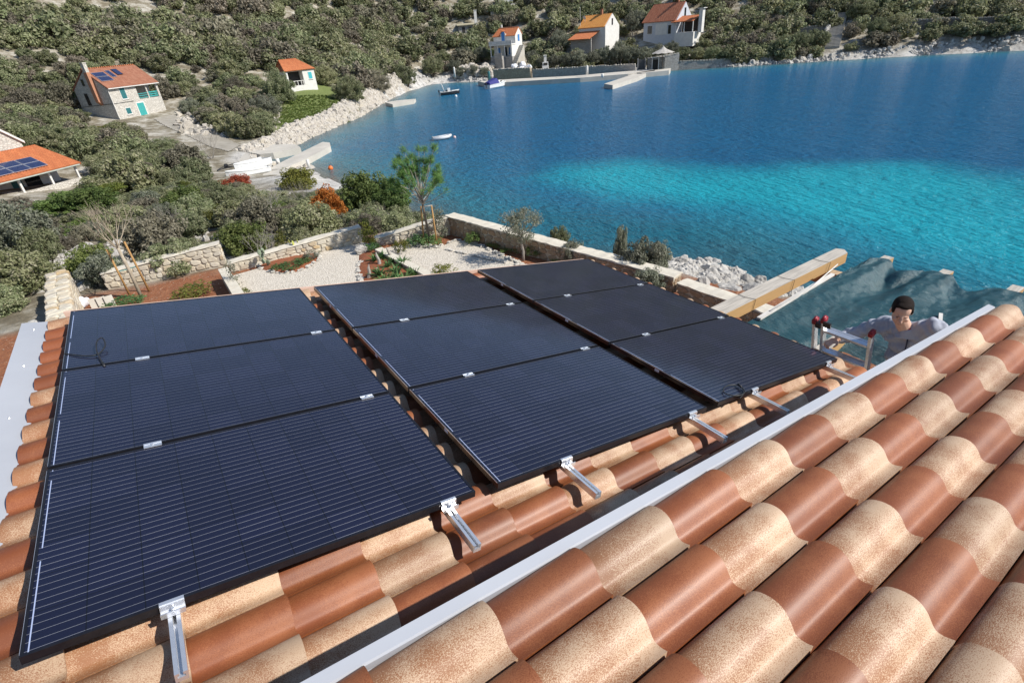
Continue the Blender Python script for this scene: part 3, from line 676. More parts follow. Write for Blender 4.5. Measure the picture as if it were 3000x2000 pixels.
# rails with clamps
m = MB(); hw = 0.02
prof = [(-hw, -.04), (hw, -.04), (hw, 0), (.006, 0), (.006, -.012), (.012, -.012), (.012, -.022), (-.012, -.022), (-.012, -.012), (-.006, -.012), (-.006, 0), (-hw, 0)]
RL = 3.75
m.extr(prof, 0, RL); ME_RAIL = m.mesh('rail_profile'); ME_RAIL.materials.append(M_ALU)
m = MB(); m.bx(-.04, .04, -.006, .006, -.03, .0005); m.bx(-.04, .04, -.021, -.0085, .0008, .005); m.bx(-.04, .04, .0085, .021, .0008, .005); m.bx(-.04, .04, -.0085, .0085, .0008, .0025); m.tube([(0, 0, .0026), (0, 0, .012)], .0065, 6)
ME_MID = m.mesh('mid_clamp'); ME_MID.materials.append(M_ALU)
m = MB(); m.bx(-.04, .04, -.034, -.003, -.035, -.029); m.bx(-.04, .04, -.008, -.003, -.029, .001); m.bx(-.04, .04, -.003, .012, .001, .005); m.bx(-.04, .04, -.034, -.030, -.029, -.012); m.tube([(0, -.02, -.029), (0, -.02, -.008)], .0065, 8)
ME_END = m.mesh('end_clamp'); ME_END.materials.append(M_ALU)
railn = {0: 'left', 1: 'right'}
for c, us in (('A', (0.43, 1.595)), ('B', (2.35, 3.48)), ('C', (4.235, 5.367))):
    for q, u in enumerate(us):
        vo = UO[c][1]; yf = O[1] - (vo + 3 * PH + 0.04)
        P = O + U * u + N * 0.0365; P[1] = 1.515
        t = thing('mounting_rail', f'{railn[q]} aluminium rail sticking out under the {coln[c]} row of solar panels', 'rail', P, 0, 'aluminium mounting rails'); t.rotation_euler = (0, SL, 0)
        mobj('rail_profile', ME_RAIL, None, t)
        for r in (0, 1): mobj('mid_clamp', ME_MID, None, t, (0, O[1] - (vo + (r + 1) * PH + r * .02 + .01) - 1.515, 0.0365))
        mobj('end_clamp', ME_END, None, t, (0, yf - 1.515, 0.0365))
def cable(pxs, label, offs):
    pts = [Vector(tuple(plane(x, y, -o))) for (x, y), o in zip(pxs, offs)]
    P = []                                            # Catmull-Rom
    for i in range(len(pts) - 1):
        a, b, c_, d = pts[max(i - 1, 0)], pts[i], pts[i + 1], pts[min(i + 2, len(pts) - 1)]
        for s in range(8):
            t = s / 8; P.append(0.5 * ((2 * b) + (c_ - a) * t + (2 * a - 5 * b + 4 * c_ - d) * t * t + (3 * b - a - 3 * c_ + d) * t ** 3))
    P.append(pts[-1]); o = thing('cable', label, 'cable', pts[0])
    mb = MB(); mb.tube([p - pts[0] for p in P], 0.0042, 8); mb.build('wire', M_RUBBER, o, True)
    mb = MB(); d = (P[-1] - P[-3]).normalized(); mb.tube([P[-1] - pts[0], P[-1] - pts[0] + d * .05], .0075, 8); mb.build('plug', M_RUBBER, o, True)
cable([(188, 1035), (225, 1040), (262, 1042), (290, 1035), (308, 1012), (300, 990), (284, 1000), (284, 1030), (300, 1062)], 'thin black cable curling over the far left solar panel', [.002, .006, .008, .012, .03, .05, .05, .03, .008])
cable([(2168, 1166), (2180, 1150), (2178, 1138), (2160, 1128), (2135, 1128), (2120, 1138), (2122, 1150), (2140, 1157), (2165, 1158), (2182, 1148), (2172, 1134)], 'coiled black cable at the corner of the near right solar panel', [.002, .008, .01, .012, .012, .012, .012, .012, .014, .018, .02])

# ================================================================== PERGOLA, NET, LADDER, PERSON
pg = thing('pergola', 'timber pergola of weathered beams beside the lower roof', 'pergola', (6.5, 2.0, ZG))
pl = np.array(pg.location)
def pb(mb, name, mat, parent=pg, sm=False): mb.v = [tuple(np.array(p) - pl) for p in mb.v]; return mb.build(name, mat, parent, sm)
ZB = 8.9
b1 = MB(); b1.add([(4.75, 3.34, ZB - .15), (7.82, 3.36, ZB - .15), (7.82, 3.56, ZB - .15), (4.75, 3.56, ZB - .15), (4.75, 3.34, ZB), (7.82, 3.36, ZB), (7.92, 3.46, ZB), (7.88, 3.56, ZB), (4.75, 3.56, ZB), (7.86, 3.46, ZB - .15)],
    [(0, 3, 2, 9, 1), (4, 5, 6, 7, 8), (0, 1, 5, 4), (1, 9, 6, 5), (9, 2, 7, 6), (2, 3, 8, 7), (3, 0, 4, 8)])
beam = pb(b1, 'beam', M_BEAM)
for x in (5.62, 6.45, 7.3):                            # tie wires round the first beam
    m = MB(); y0, y1, z0, z1 = 3.335, 3.565, ZB - .155, ZB + .005
    m.tube([(x, y0, z0), (x + .03, y0, z1), (x - .02, (y0 + y1) / 2, z1 + .004), (x, y1, z1), (x, y1, z0), (x, y0, z0)], .0032, 6); m.tube([(x, y0, z0), (x + .02, y0 - .01, z0 - .08), (x - .01, y0, z0 - .14)], .003, 6); pb(m, 'tie_wire', M_RUBBER)
for y, xe in ((2.93, 8.08), (2.23, 8.1), (1.52, 8.14), (0.8, 8.16), (0.1, 8.16)):
    m = MB(); m.bx(4.9, xe, y - .06, y + .06, ZB - .17, ZB - .005); pb(m, 'beam', M_BEAM)
m = MB(); m.bx(7.4, 7.54, -0.2, 3.62, ZB - .37, ZB - .175); pb(m, 'cross_beam', M_ORANGEWOOD)
for y in (3.3, 0.2):
    m = MB(); m.bx(7.41, 7.53, y - .06, y + .06, ZG - .05, ZB - .375); pb(m, 'post', M_ORANGEWOOD)
m = MB(); R = Matrix.Rotation(math.radians(3.5), 3, 'Z') @ Matrix.Rotation(math.radians(0.5), 3, 'Y'); m.box((6.05, 3.035, ZB + .035), (1.75, .05, .026), R)
o = mobj('batten', m.mesh('batten'), M_WHITEWOOD); tag(o, 'long white batten along the edge of the dark net', 'batten')
m = MB(); m.tube([(5.4, 2.99, ZB + .06), (6.3, 3.03, ZB + .052), (7.15, 3.16, ZB + .08)], .008, 6); o = mobj('cane', m.mesh('cane', True), M_WHITEWOOD); tag(o, 'thin pale cane lying beside the white batten', 'cane')
m = MB(); m.box((6.55, 1.72, ZB + .035), (.3, .035, .02), Matrix.Rotation(.35, 3, 'Z')); o = mobj('wood_offcut', m.mesh('wood_offcut'), M_WHITEWOOD); tag(o, 'short white piece of wood on the net behind the man', 'batten')

# shade net draped over the beams
def net_mat():
    m, n, l, p = newmat('dark_green_shade_net'); v = worldpos(n)
    f = noise(n, l, 55, 3, 0.7, v)
    l.new(mixc(n, l, f, (0.006, 0.042, 0.052), (0.028, 0.1, 0.118)), p.inputs['Base Color'])
    p.inputs['Roughness'].default_value = 0.33; p.inputs['Specular IOR Level'].default_value = 0.7
    mp = n.new('ShaderNodeMapping'); l.new(v, mp.inputs[0]); mp.inputs['Scale'].default_value = (3.2, 0.7, 1); mp.inputs['Rotation'].default_value = (0, 0, .5)
    h1 = noise(n, l, 9, 5, 0.6, mp.outputs[0]); h2 = noise(n, l, 130, 2, 0.6, v)
    bump(n, l, p, math_(n, l, 'ADD', h1, math_(n, l, 'MULTIPLY', h2, .22)), 1.0, 0.03)
    tr = n.new('ShaderNodeBsdfTransparent'); mx = n.new('ShaderNodeMixShader'); mx.inputs[0].default_value = 0.03
    l.new(p.outputs[0], mx.inputs[1]); l.new(tr.outputs[0], mx.inputs[2]); l.new(mx.outputs[0], n['Material Output'].inputs[0])
    return m
nu_, nv_ = 120, 130
bys = np.array([3.05, 2.93, 2.23, 1.52, 0.8, 0.1, -0.6])
uu = np.linspace(0, 1, nu_); vv = np.linspace(3.04, -0.3, nv_)
XX, YY = np.meshgrid(uu, vv)
k = np.clip(np.searchsorted(-bys, -YY) - 1, 0, len(bys) - 2); fr = (bys[k] - YY) / (bys[k] - bys[k + 1]); fr = np.clip((fr - .12) / .76, 0, 1)
edge = 7.78 + 0.12 * np.cos(fr * 2 * np.pi) - 0.02
x0_ = np.where((YY < 2.3) & (YY > 1.2), 5.4, 5.0); x0_ = 5.0 + 0.42 * sstep(2.5, 2.1, YY) * sstep(0.95, 1.3, YY)
NX = x0_ + (edge - x0_) * XX
sagw = np.where(YY > 2.93, 0.0, np.where(YY > 2.23, 0.2, np.where(YY > 1.52, 0.1, 0.09)))
sag = np.sin(np.pi * fr) ** 1.2 * sagw * (0.16 + 0.84 * sstep(0.45, 1.0, XX))
lift = 0.16 * np.exp(-((YY - 2.55) / 0.14) ** 2) * sstep(0.86, 1.0, XX) + 0.05 * sstep(0.9, 1.0, XX) * np.sin(fr * np.pi)
wr = 0.004 * np.sin(NX * 23 + YY * 9 + 2.5 * np.sin(YY * 4 + NX * 2)) + 0.004 * np.sin(NX * 14 - YY * 31 + 2 * np.sin(NX * 5)) + 0.012 * np.sin(YY * 17 + 3 * np.sin(NX * 2.2)) * sstep(.3, .8, XX)
cr = np.sin(YY * 26 + 6 * np.sin(NX * 1.3 + YY) ) ; wr = wr + .012 * (1 - np.abs(cr)) ** 3 * sstep(.1, .5, XX) + .008 * (1 - np.abs(np.sin(NX * 19 + 5 * np.sin(YY * 3.1)))) ** 3
NZ = ZB + 0.016 - sag * 1.0 + np.abs(wr) + lift - 0.12 * (1 - sstep(0.0, 0.14, XX)) * sstep(2.5, 2.2, YY)
me = grid_mesh('shade_net', NX, YY, NZ); smooth(me)
o = mobj('shade_net', me, net_mat()); tag(o, 'dark green shade net draped over the pergola beams', 'shade net')

# ladder
ladder = thing('ladder', 'aluminium folding ladder with red caps leaning at the roof edge', 'ladder', (6.05, 2.0, ZG))
ll = np.array(ladder.location)
def lb(mb, name, mat, sm=False): mb.v = [tuple(np.array(p) - ll) for p in mb.v]; return mb.build(name, mat, ladder, sm)
ldir = Vector((-0.30, 0, 1)).normalized()
LTOP = {}
for nm, y, z, s in (('a', 2.27, 9.27, 0.0), ('b', 2.19, 9.31, 0.0), ('c', 1.755, 9.34, 0.0)):
    x = 4.97; top = Vector((x, y, z)); L = (z - ZG) / ldir.z; bot = top - ldir * L
    m = MB(); c = (top + bot) / 2; R = Vector((0, 0, 1)).rotation_difference(ldir).to_matrix(); m.box(c, (.062, .026, L), R); lb(m, 'side_rail', M_LAD if 'M_LAD' in globals() else M_ALU)
    m = MB(); m.box(top + ldir * .012, (.07, .036, .05), R); m.ell(top + ldir * .04, (.034, .018, .018), 10, 6, R); lb(m, 'red_cap', simple('red_plastic_cap', (0.3, 0.01, 0.025), (0.2, 0.008, 0.016), 8, 0.4) if nm == 'a' else MATS['red_plastic_cap'], True)
    if nm == 'b':
        m = MB(); m.box(top + Vector((-.03, -.05, -.02)), (.02, .07, .06), R); m.box(top + Vector((0, .04, -.06)), (.05, .05, .06), R); lb(m, 'hinge', M_RUBBER)
for i in range(14):
    z = 9.20 - i * 0.27 + (0 if i else 0.0)
    if z < ZG + .1: break
    x = 4.97 + (9.32 - z) * 0.30
    y1 = 2.18 
    m = MB(); R = Vector((0, 0, 1)).rotation_difference(ldir).to_matrix(); m.box((x - .006, (1.77 + y1) / 2, z), (.05, y1 - 1.77, .026), R); m.box((x + .03, (1.77 + y1) / 2, z + .014), (.016, y1 - 1.77, .02), R); lb(m, 'rung', M_ALU)

def voxel_mesh(mb, name, vox, it=6, fac=0.5):
    tmp = bpy.data.objects.new('tmp', mb.mesh('tmp')); COL.objects.link(tmp)
    r = tmp.modifiers.new('r', 'REMESH'); r.mode = 'VOXEL'; r.voxel_size = vox
    s = tmp.modifiers.new('s', 'SMOOTH'); s.iterations = it; s.factor = fac
    dg = bpy.context.evaluated_depsgraph_get(); dg.update(); me = bpy.data.meshes.new_from_object(tmp.evaluated_get(dg)); me.name = name
    bpy.data.objects.remove(tmp); smooth(me); return me
def limb(mb, pts, rads, n=12):
    P = []; Rr = []
    for i in range(len(pts) - 1):
        a, b = Vector(tuple(pts[i])), Vector(tuple(pts[i + 1])); k = max(3, int((b - a).length / 0.03))
        for s in range(k): t = s / k; P.append(a.lerp(b, t)); Rr.append(rads[i] * (1 - t) + rads[i + 1] * t)
    P.append(Vector(tuple(pts[-1]))); Rr.append(rads[-1]); mb.tube(P, Rr, n)
    for p, r in zip(pts, rads): mb.ell(tuple(p), (r, r, r), 10, 8)
J = dict(head=AX(2641, 912, 5.10), neck=AX(2655, 962, 5.22), chest=AX(2662, 1005, 5.32), waist=AX(2640, 1130, 5.38), pelvis=AX(2625, 1172, 5.38),
         shr=AX(2582, 950, 5.3), shl=AX(2742, 962, 5.26), elr=AX(2480, 985, 5.2), har=AX(2455, 992, 5.03), ell=AX(2790, 1062, 5.24), hal=AX(2740, 1110, 5.06),
         hipr=AX(2580, 1165, 5.36), hipl=AX(2680, 1190, 5.36))
person = thing('person', 'young man in a light grey jacket on the ladder looking down', 'person', (5.4, 1.7, ZG))
pp = np.array(person.location)
J = {k_: Vector(tuple(v - pp)) for k_, v in J.items()}
kneer = J['hipr'] + Vector((-.17, .17, -.20)); footr = Vector((5.28 - pp[0], 2.0 - pp[1], 8.05 - pp[2])); kneel = J['hipl'] + Vector((-.12, .02, -.4)); footl = Vector((5.36 - pp[0], 1.85 - pp[1], 7.75 - pp[2]))
fwd = Vector((-0.84, -0.46, -0.34)).normalized(); side = fwd.cross(Vector((0, 0, 1))).normalized(); upv = side.cross(fwd).normalized()
RH = Matrix((side, fwd, upv)).transposed()             # head frame: x side, y forward, z up
def hp(x, y, z): return J['head'] + RH @ Vector((x, y, z))
b = MB()
b.ell(hp(0, -.012, .035), (.077, .096, .088), 20, 14, RH); b.ell(hp(0, .022, -.03), (.064, .072, .085), 18, 12, RH); b.ell(hp(0, .05, -.085), (.034, .032, .03), 12, 8, RH)
b.ell(hp(0, .080, .012), (.034, .012, .014), 10, 8, RH); b.tube([hp(0, .09, .012), hp(0, .112, -.03)], [.008, .014], 8); b.ell(hp(0, .107, -.032), (.017, .012, .010), 10, 6, RH)
b.ell(hp(0, .088, -.064), (.024, .010, .007), 10, 6, RH); b.ell(hp(0, .085, -.076), (.02, .010, .007), 10, 6, RH)
for s in (-1, 1):
    b.ell(hp(s * .079, -.005, -.005), (.010, .02, .032), 10, 8, RH); b.ell(hp(s * .042, .07, -.03), (.022, .02, .02), 10, 8, RH)
limb(b, [hp(0, -.012, -.06), J['neck'] + Vector((0, 0, -.02))], [.056, .062])
limb(b, [J['neck'], J['chest'], J['waist'], J['pelvis']], [.055, .08, .09, .09]); limb(b, [J['shr'], J['elr'], J['har']], [.05, .042, .028]); limb(b, [J['shl'], J['ell'], J['hal']], [.05, .042, .028])
limb(b, [J['chest'], J['shr']], [.06, .05]); limb(b, [J['chest'], J['shl']], [.06, .05])
limb(b, [J['hipr'], kneer, footr], [.08, .055, .04]); limb(b, [J['hipl'], kneel, footl], [.08, .055, .04])
def hand(b, wr, d, curl, sgn):
    d = d.normalized(); sd = Vector((0, 1, 0)); sd = (sd - d * sd.dot(d)).normalized(); dn = d.cross(sd); dn = dn if dn.z < 0 else -dn
    palm = wr + d * .05; R = Matrix((sd, d, dn)).transposed(); b.ell(palm, (.04, .05, .016), 12, 8, R)
    for q, (o_, Lf) in enumerate(((-.03, .065), (-.01, .075), (.011, .07), (.03, .055))):
        p0 = palm + sd * o_ + d * .04; p1 = p0 + d * Lf * .5 + dn * .01; p2 = p1 + (d * (1 - curl) + dn * curl) * Lf * .4; p3 = p2 + (d * (.3 - curl) + dn) * Lf * .3
        limb(b, [p0, p1, p2, p3], [.0095, .009, .0085, .0075], 8)
    p0 = palm + sd * sgn * .034 - d * .02; limb(b, [p0, p0 + sd * sgn * .024 + d * .03 + dn * .008, p0 + sd * sgn * .02 + d * .055 + dn * .025], [.012, .011, .009], 8)
hand(b, J['har'], Vector((-.85, .35, -.25)), .8, -1); hand(b, J['hal'], Vector((-.9, .2, -.3)), .3, 1)
M_SKIN = simple('skin', (0.68, 0.43, 0.32), (0.62, 0.38, 0.28), 14, 0.5); M_SKIN.node_tree.nodes['Principled BSDF'].inputs['Subsurface Weight'].default_value = 0.1
M_SKIN.node_tree.nodes['Principled BSDF'].inputs['Subsurface Radius'].default_value = (0.02, 0.008, 0.004)
mobj('body', voxel_mesh(b, 'body', 0.0055, 4, 0.45), M_SKIN, person)
h = MB(); h.ell(hp(0, -.024, .055), (.081, .093, .079), 22, 14, RH); h.ell(hp(0, -.055, .005), (.077, .062, .075), 18, 12, RH); h.ell(hp(0, .036, .104), (.056, .038, .02), 14, 8, RH)
for s in (-1, 1): h.ell(hp(s * .068, .012, .035), (.014, .04, .04), 10, 8, RH)
M_HAIR = simple('short_dark_hair', (0.02, 0.010, 0.006), (0.007, 0.004, 0.003), 90, 0.75, 0, 0.9, 160, 0.01, spec=0.2)
mobj('hair', voxel_mesh(h, 'hair', 0.006, 3, 0.4), M_HAIR, person)
M_BROW = simple('brown_eyebrow', (0.2, 0.11, 0.07), (0.15, 0.08, 0.05), 60, 0.8)
M_EYE = simple('dark_eye', (0.03, 0.02, 0.015), (0.05, 0.04, 0.03), 10, 0.3)
for s in (-1, 1):
    e = MB(); e.ell(hp(s * .03, .0795, .0), (.008, .006, .003), 10, 6, RH); e.build('eye', M_EYE, person, True)
    e = MB(); e.ell(hp(s * .031, .0905, .019), (.016, .004, .0022), 10, 6, RH); e.build('eyebrow', M_BROW, person, True)
e = MB(); e.ell(hp(0, .0965, -.0695), (.018, .003, .0018), 10, 6, RH); e.build('mouth', simple('lips', (0.4, 0.19, 0.14), (0.36, 0.16, 0.12), 20, 0.5), person, True)
jk = MB()
ch = J['chest']; wa = J['waist']
for a_, w_, d_, q_ in ((-.2, .15, .11, .1), (0.0, .18, .13, .13), (.35, .185, .14, .13), (.7, .175, .13, .13), (1.0, .165, .13, .12)):
    p_ = ch.lerp(wa, a_); jk.ell(p_ + Vector((0, -.005, .0)), (d_, w_, q_), 18, 12)
jk.ell(J['pelvis'] + Vector((0, 0, .03)), (.135, .17, .1), 18, 10)
limb(jk, [ch + Vector((-.01, .04, .05)), J['shr'] + Vector((0, 0, -.005))], [.115, .08]); limb(jk, [ch + Vector((-.01, -.04, .05)), J['shl'] + Vector((0, 0, -.005))], [.115, .08])
limb(jk, [J['shr'], J['elr'], J['elr'].lerp(J['har'], .86)], [.078, .062, .042]); limb(jk, [J['shl'], J['ell'], J['ell'].lerp(J['hal'], .86)], [.08, .064, .042])
limb(jk, [J['neck'] + Vector((.03, .02, -.03)), J['shr'] + Vector((.01, -.02, .01))], [.085, .075]); limb(jk, [J['neck'] + Vector((.03, -.02, -.03)), J['shl'] + Vector((.01, .02, .01))], [.085, .075])
jk.tube([J['neck'] + Vector((.012, 0, -.07)), J['neck'] + Vector((.01, 0, .02))], [.11, .078], 16, True)
me = voxel_mesh(jk, 'jacket', 0.008, 5, 0.5)
me.update(); cos = np.empty(len(me.vertices) * 3); nos = np.empty(len(me.vertices) * 3); me.vertices.foreach_get('co', cos); me.vertices.foreach_get('normal', nos)
cos = cos.reshape(-1, 3); nos = nos.reshape(-1, 3)
fold = 0.006 * np.sin(cos[:, 2] * 58 + 4 * np.sin(cos[:, 1] * 14)) + 0.005 * np.sin(cos[:, 1] * 52 + cos[:, 2] * 30 + 3 * np.sin(cos[:, 0] * 20)) + 0.004 * np.sin((cos[:, 0] + cos[:, 1] - cos[:, 2]) * 75)
me.vertices.foreach_set('co', (cos + nos * fold[:, None]).ravel()); me.update()
M_JACKET = simple('light_grey_fleece', (0.37, 0.385, 0.44), (0.32, 0.335, 0.39), 20, 0.85, 0, 0.3, 60, 0.004)
mobj('jacket', me, M_JACKET, person)
z = MB(); pts = [ch.lerp(wa, t_) + Vector((-.146 - .012 * math.sin(t_ * 3), -.03, .06 - .08 * t_)) for t_ in np.linspace(-.1, 1, 9)]; z.tube(pts, .006, 6); z.build('zip', simple('navy_zip', (0.03, 0.035, 0.08), (0.02, 0.02, 0.05), 5, 0.5), person, True)
z = MB(); z.tube([J['neck'] + Vector((-.006, 0, .012)), J['neck'] + Vector((-.004, 0, .03))], [.066, .06], 16); z.build('shirt_collar', simple('red_shirt', (0.4, 0.03, 0.03), (0.3, 0.02, 0.02), 10, 0.8), person, True)
tr = MB(); limb(tr, [J['pelvis'], J['hipr'], kneer, footr + Vector((0, 0, .06))], [.12, .1, .082, .06]); limb(tr, [J['pelvis'], J['hipl'], kneel, footl + Vector((0, 0, .06))], [.12, .1, .08, .06])
mobj('trousers', voxel_mesh(tr, 'trousers', 0.01, 4, 0.5), simple('grey_work_trousers', (0.42, 0.41, 0.41), (0.34, 0.33, 0.33), 12, 0.85, 0, 0.5, 30, 0.012), person)
for f_ in (footr, footl):
    s_ = MB(); s_.ell(f_ + Vector((-.06, 0, -.02)), (.13, .048, .05), 14, 8); s_.build('shoe', M_RUBBER, person, True)

# ================================================================== GARDEN
rs = random.Random(11)
def stone_variant(seed):
    r = random.Random(seed); n = r.choice((5, 6, 6, 7)); m = MB()
    ang = sorted((i + r.uniform(-.28, .28)) * 2 * math.pi / n for i in range(n)); P = []
    for a in ang:
        q = max(abs(math.cos(a)), abs(math.sin(a))); k = 0.5 / q * r.uniform(0.86, 1.0); P.append((math.cos(a) * k, math.sin(a) * k))
    vs = [(x, 0.5, z) for x, z in P] + [(x, -0.28, z) for x, z in P] + [(x * .8, -0.5 - r.uniform(0, .12), z * .78) for x, z in P]
    fs = [tuple(range(2 * n, 3 * n))] + [(i, (i + 1) % n, n + (i + 1) % n, n + i) for i in range(n)] + [(n + i, n + (i + 1) % n, 2 * n + (i + 1) % n, 2 * n + i) for i in range(n)]
    m.add(vs, fs); return m.mesh('stone')
SV = [stone_variant(i) for i in range(14)]
def face_stones(parent, mats, L, h0, h1, ysurf, sgn, size=(0.24, 0.15), depth=0.05, x0=0.0, cap=0.02):
    """irregular courses of single stones on one face of a wall; sgn -1 faces local -y"""
    z = 0.0
    while z < max(h0, h1) - 0.04:
        ch = size[1] * rs.uniform(0.7, 1.35); x = x0 + rs.uniform(-.1, 0)
        while x < L:
            w = size[0] * rs.uniform(0.55, 1.6); cx = x + w / 2; hh = h0 + (h1 - h0) * min(1, max(0, cx / L)) - cap
            c2 = min(ch, hh - z)
            if c2 > 0.045 and 0 <= cx <= L:
                o = bpy.data.objects.new('stone', withmat(rs.choice(SV), mats)); link(o, parent)
                ww = min(w, 2 * min(cx, L - cx) + .06)
                o.location = (cx, ysurf + sgn * 0.004, z + c2 / 2 + rs.uniform(-.008, .008)); o.scale = (ww * 1.0, depth * rs.uniform(.8, 1.3), c2 * 1.02)
                o.rotation_euler = (0, rs.uniform(-.09, .09), 0 if sgn < 0 else math.pi)
            x += w
        z += ch
def stone_wall(label, p0, p1, h0, h1, thick=0.38, mat=None, size=(0.24, 0.15), zb=None, faces=(-1,), endface=False, coping=M_COPE, name='garden_wall', cop=0.035):
    p0 = np.array(p0[:2], float); p1 = np.array(p1[:2], float); L = float(np.hypot(*(p1 - p0))); rz = math.atan2(p1[1] - p0[1], p1[0] - p0[0])
    t = thing(name, label, 'wall', (p0[0], p0[1], ZG if zb is None else zb), rz); mat = mat or M_WALLSTONE
    m = MB(); q = thick / 2
    m.add([(0, -q, -.25), (L, -q, -.25), (L, q, -.25), (0, q, -.25), (0, -q, h0), (L, -q, h1), (L, q, h1), (0, q, h0)], [(3, 2, 1, 0), (4, 5, 6, 7), (0, 1, 5, 4), (1, 2, 6, 5), (2, 3, 7, 6), (3, 0, 4, 7)])
    m.build('mortar', M_MORTAR, t)
    if coping:
        c = MB(); n = max(6, int(L / 0.18)); vs = []; fs = []
        for i in range(n + 1):
            x = -0.02 + (L + .04) * i / n; h = h0 + (h1 - h0) * i / n; k = [rs.uniform(-.014, .014) for _ in range(5)]
            vs += [(x, -q - .035 + k[0], h + .003), (x, -q - .03 + k[1], h + cop + k[2]), (x, 0, h + cop + .012 + k[3]), (x, q + .03, h + cop + k[4]), (x, q + .035, h + .003)]
        for i in range(n):
            for j in range(4): a = i * 5 + j; fs.append((a, a + 5, a + 6, a + 1))
        fs += [(0, 1, 2, 3, 4), tuple(n * 5 + j for j in (4, 3, 2, 1, 0))]
        c.add(vs, fs); c.build('coping', coping, t)
    for sg in faces: face_stones(t, mat, L, h0, h1, sg * q, sg, size)
    if endface:
        e = bpy.data.objects.new('end_face', None)
        for k in range(int(h1 / .14)):
            for s in (-1, 1):
                o = bpy.data.objects.new('stone', withmat(rs.choice(SV), mat)); link(o, t); o.location = (L + .004, s * thick * .24, .07 + k * .14); o.scale = (thick * .48, .05, .14); o.rotation_euler = (0, 0, math.pi / 2)
    return t
def TOP(px, py, h): return G(px, py, ZG + h)[:2]
stone_wall('cream stone wall with a dropping top behind the staked bare tree', TOP(300, 800, .5), TOP(640, 712, .78), .5, .78, .36, endface=True)
stone_wall('long cream stone wall behind the left gravel bed', TOP(668, 770, .3), TOP(1052, 664, .58), .3, .58, .36, endface=True)
stone_wall('short cream stone wall behind the staked pine, meeting the sea wall', TOP(1098, 698, .24), TOP(1312, 634, .66), .24, .66, .36)
stone_wall('brown stone sea wall from the corner to the olive bush', TOP(1318, 630, .68), TOP(1985, 808, .46), .68, .46, .42, M_SEAWALL, (0.3, 0.17), endface=True)
pA = TOP(2000, 826, .36); pB = TOP(2480, 985, .4)
stone_wall('lower brown stone sea wall seen under the pergola beam', pA, pB, .36, .4, .4, M_SEAWALL, (0.3, 0.17))
w1 = stone_wall('thick rough stone wall running away from the grey roof flashing', G(178, 985, ZG + .95)[:2], G(165, 800, ZG + .95)[:2], .95, .9, .58, None, (0.34, 0.19), coping=None)
L_ = float(np.hypot(*(G(178, 985, ZG + .95)[:2] - G(165, 800, ZG + .95)[:2])))
xk = 0.0
while xk < L_:                                          # flat stones along its top
    wk = rs.uniform(.16, .34)
    for yk, dk in (((-.14, .34), (.16, .3)) if rs.random() < .7 else ((.0, .62),)):
        o = bpy.data.objects.new('stone', withmat(rs.choice(SV), M_WALLSTONE)); link(o, w1); o.location = (xk + wk / 2, yk + rs.uniform(-.03, .03), .95 - .05 * xk / L_ + rs.uniform(-.02, .03)); o.scale = (wk * rs.uniform(.9, 1.1), .13, dk * rs.uniform(.9, 1.15)); o.rotation_euler = (-math.pi / 2 + rs.uniform(-.07, .07), rs.uniform(-.07, .07), rs.uniform(-.15, .15))
    xk += wk
def low_wall(name, label, pts, h, thick, mat, zb=ZG):
    p0, p1 = np.array(pts[0][:2]), np.array(pts[1][:2]); L = float(np.hypot(*(p1 - p0))); rz = math.atan2(p1[1] - p0[1], p1[0] - p0[0])
    t = thing(name, label, 'wall', (p0[0], p0[1], zb), rz); m = MB(); m.bx(0, L, -thick / 2, thick / 2, -.2, h - .06); m.build('wall_body', M_MORTAR, t)
    m = MB(); n = int(L / .3) + 2
    for i in range(n): m.bx(L * i / n, L * (i + 1) / n - .006, -thick / 2 - .02, thick / 2 + .02, h - .06, h + rs.uniform(-.004, .006))
    m.build('coping', mat, t); return t
low_wall('divider_wall', 'straight concrete topped wall dividing red soil from gravel', (G(652, 785, ZG + .45), G(722, 900, ZG + .45)), .45, .26, M_COPE)
low_wall('kerb_wall', 'low stone kerb between the planted soil and the right gravel', (G(1108, 727, ZG + .22), G(1300, 825, ZG + .22)), .22, .24, M_COPE)

# rough dry rubble bank behind the bare tree, at the left edge
def rock_mesh(seed, sub=3, rough=0.28):
    import bmesh
    r = random.Random(seed); bm = bmesh.new(); bmesh.ops.create_icosphere(bm, subdivisions=sub, radius=1.0)
    ds = [(Vector((r.gauss(0, 1), r.gauss(0, 1), r.gauss(0, 1))).normalized(), r.uniform(.55, .95)) for _ in range(9)]
    for v in bm.verts:
        for d, k in ds:
            q = v.co.dot(d)
            if q > k: v.co -= d * (q - k) * 0.95
        q = v.co; v.co = q * (1 + .09 * math.sin(q.x * 5.3 + seed) * math.sin(q.y * 6.1 + 2 * seed) + .06 * math.sin(q.z * 11 + q.x * 9 + seed) + r.uniform(-.035, .035))
    me = bpy.data.meshes.new('rock'); bm.to_mesh(me); bm.free(); return me
ROCK = [rock_mesh(200 + i) for i in range(7)]

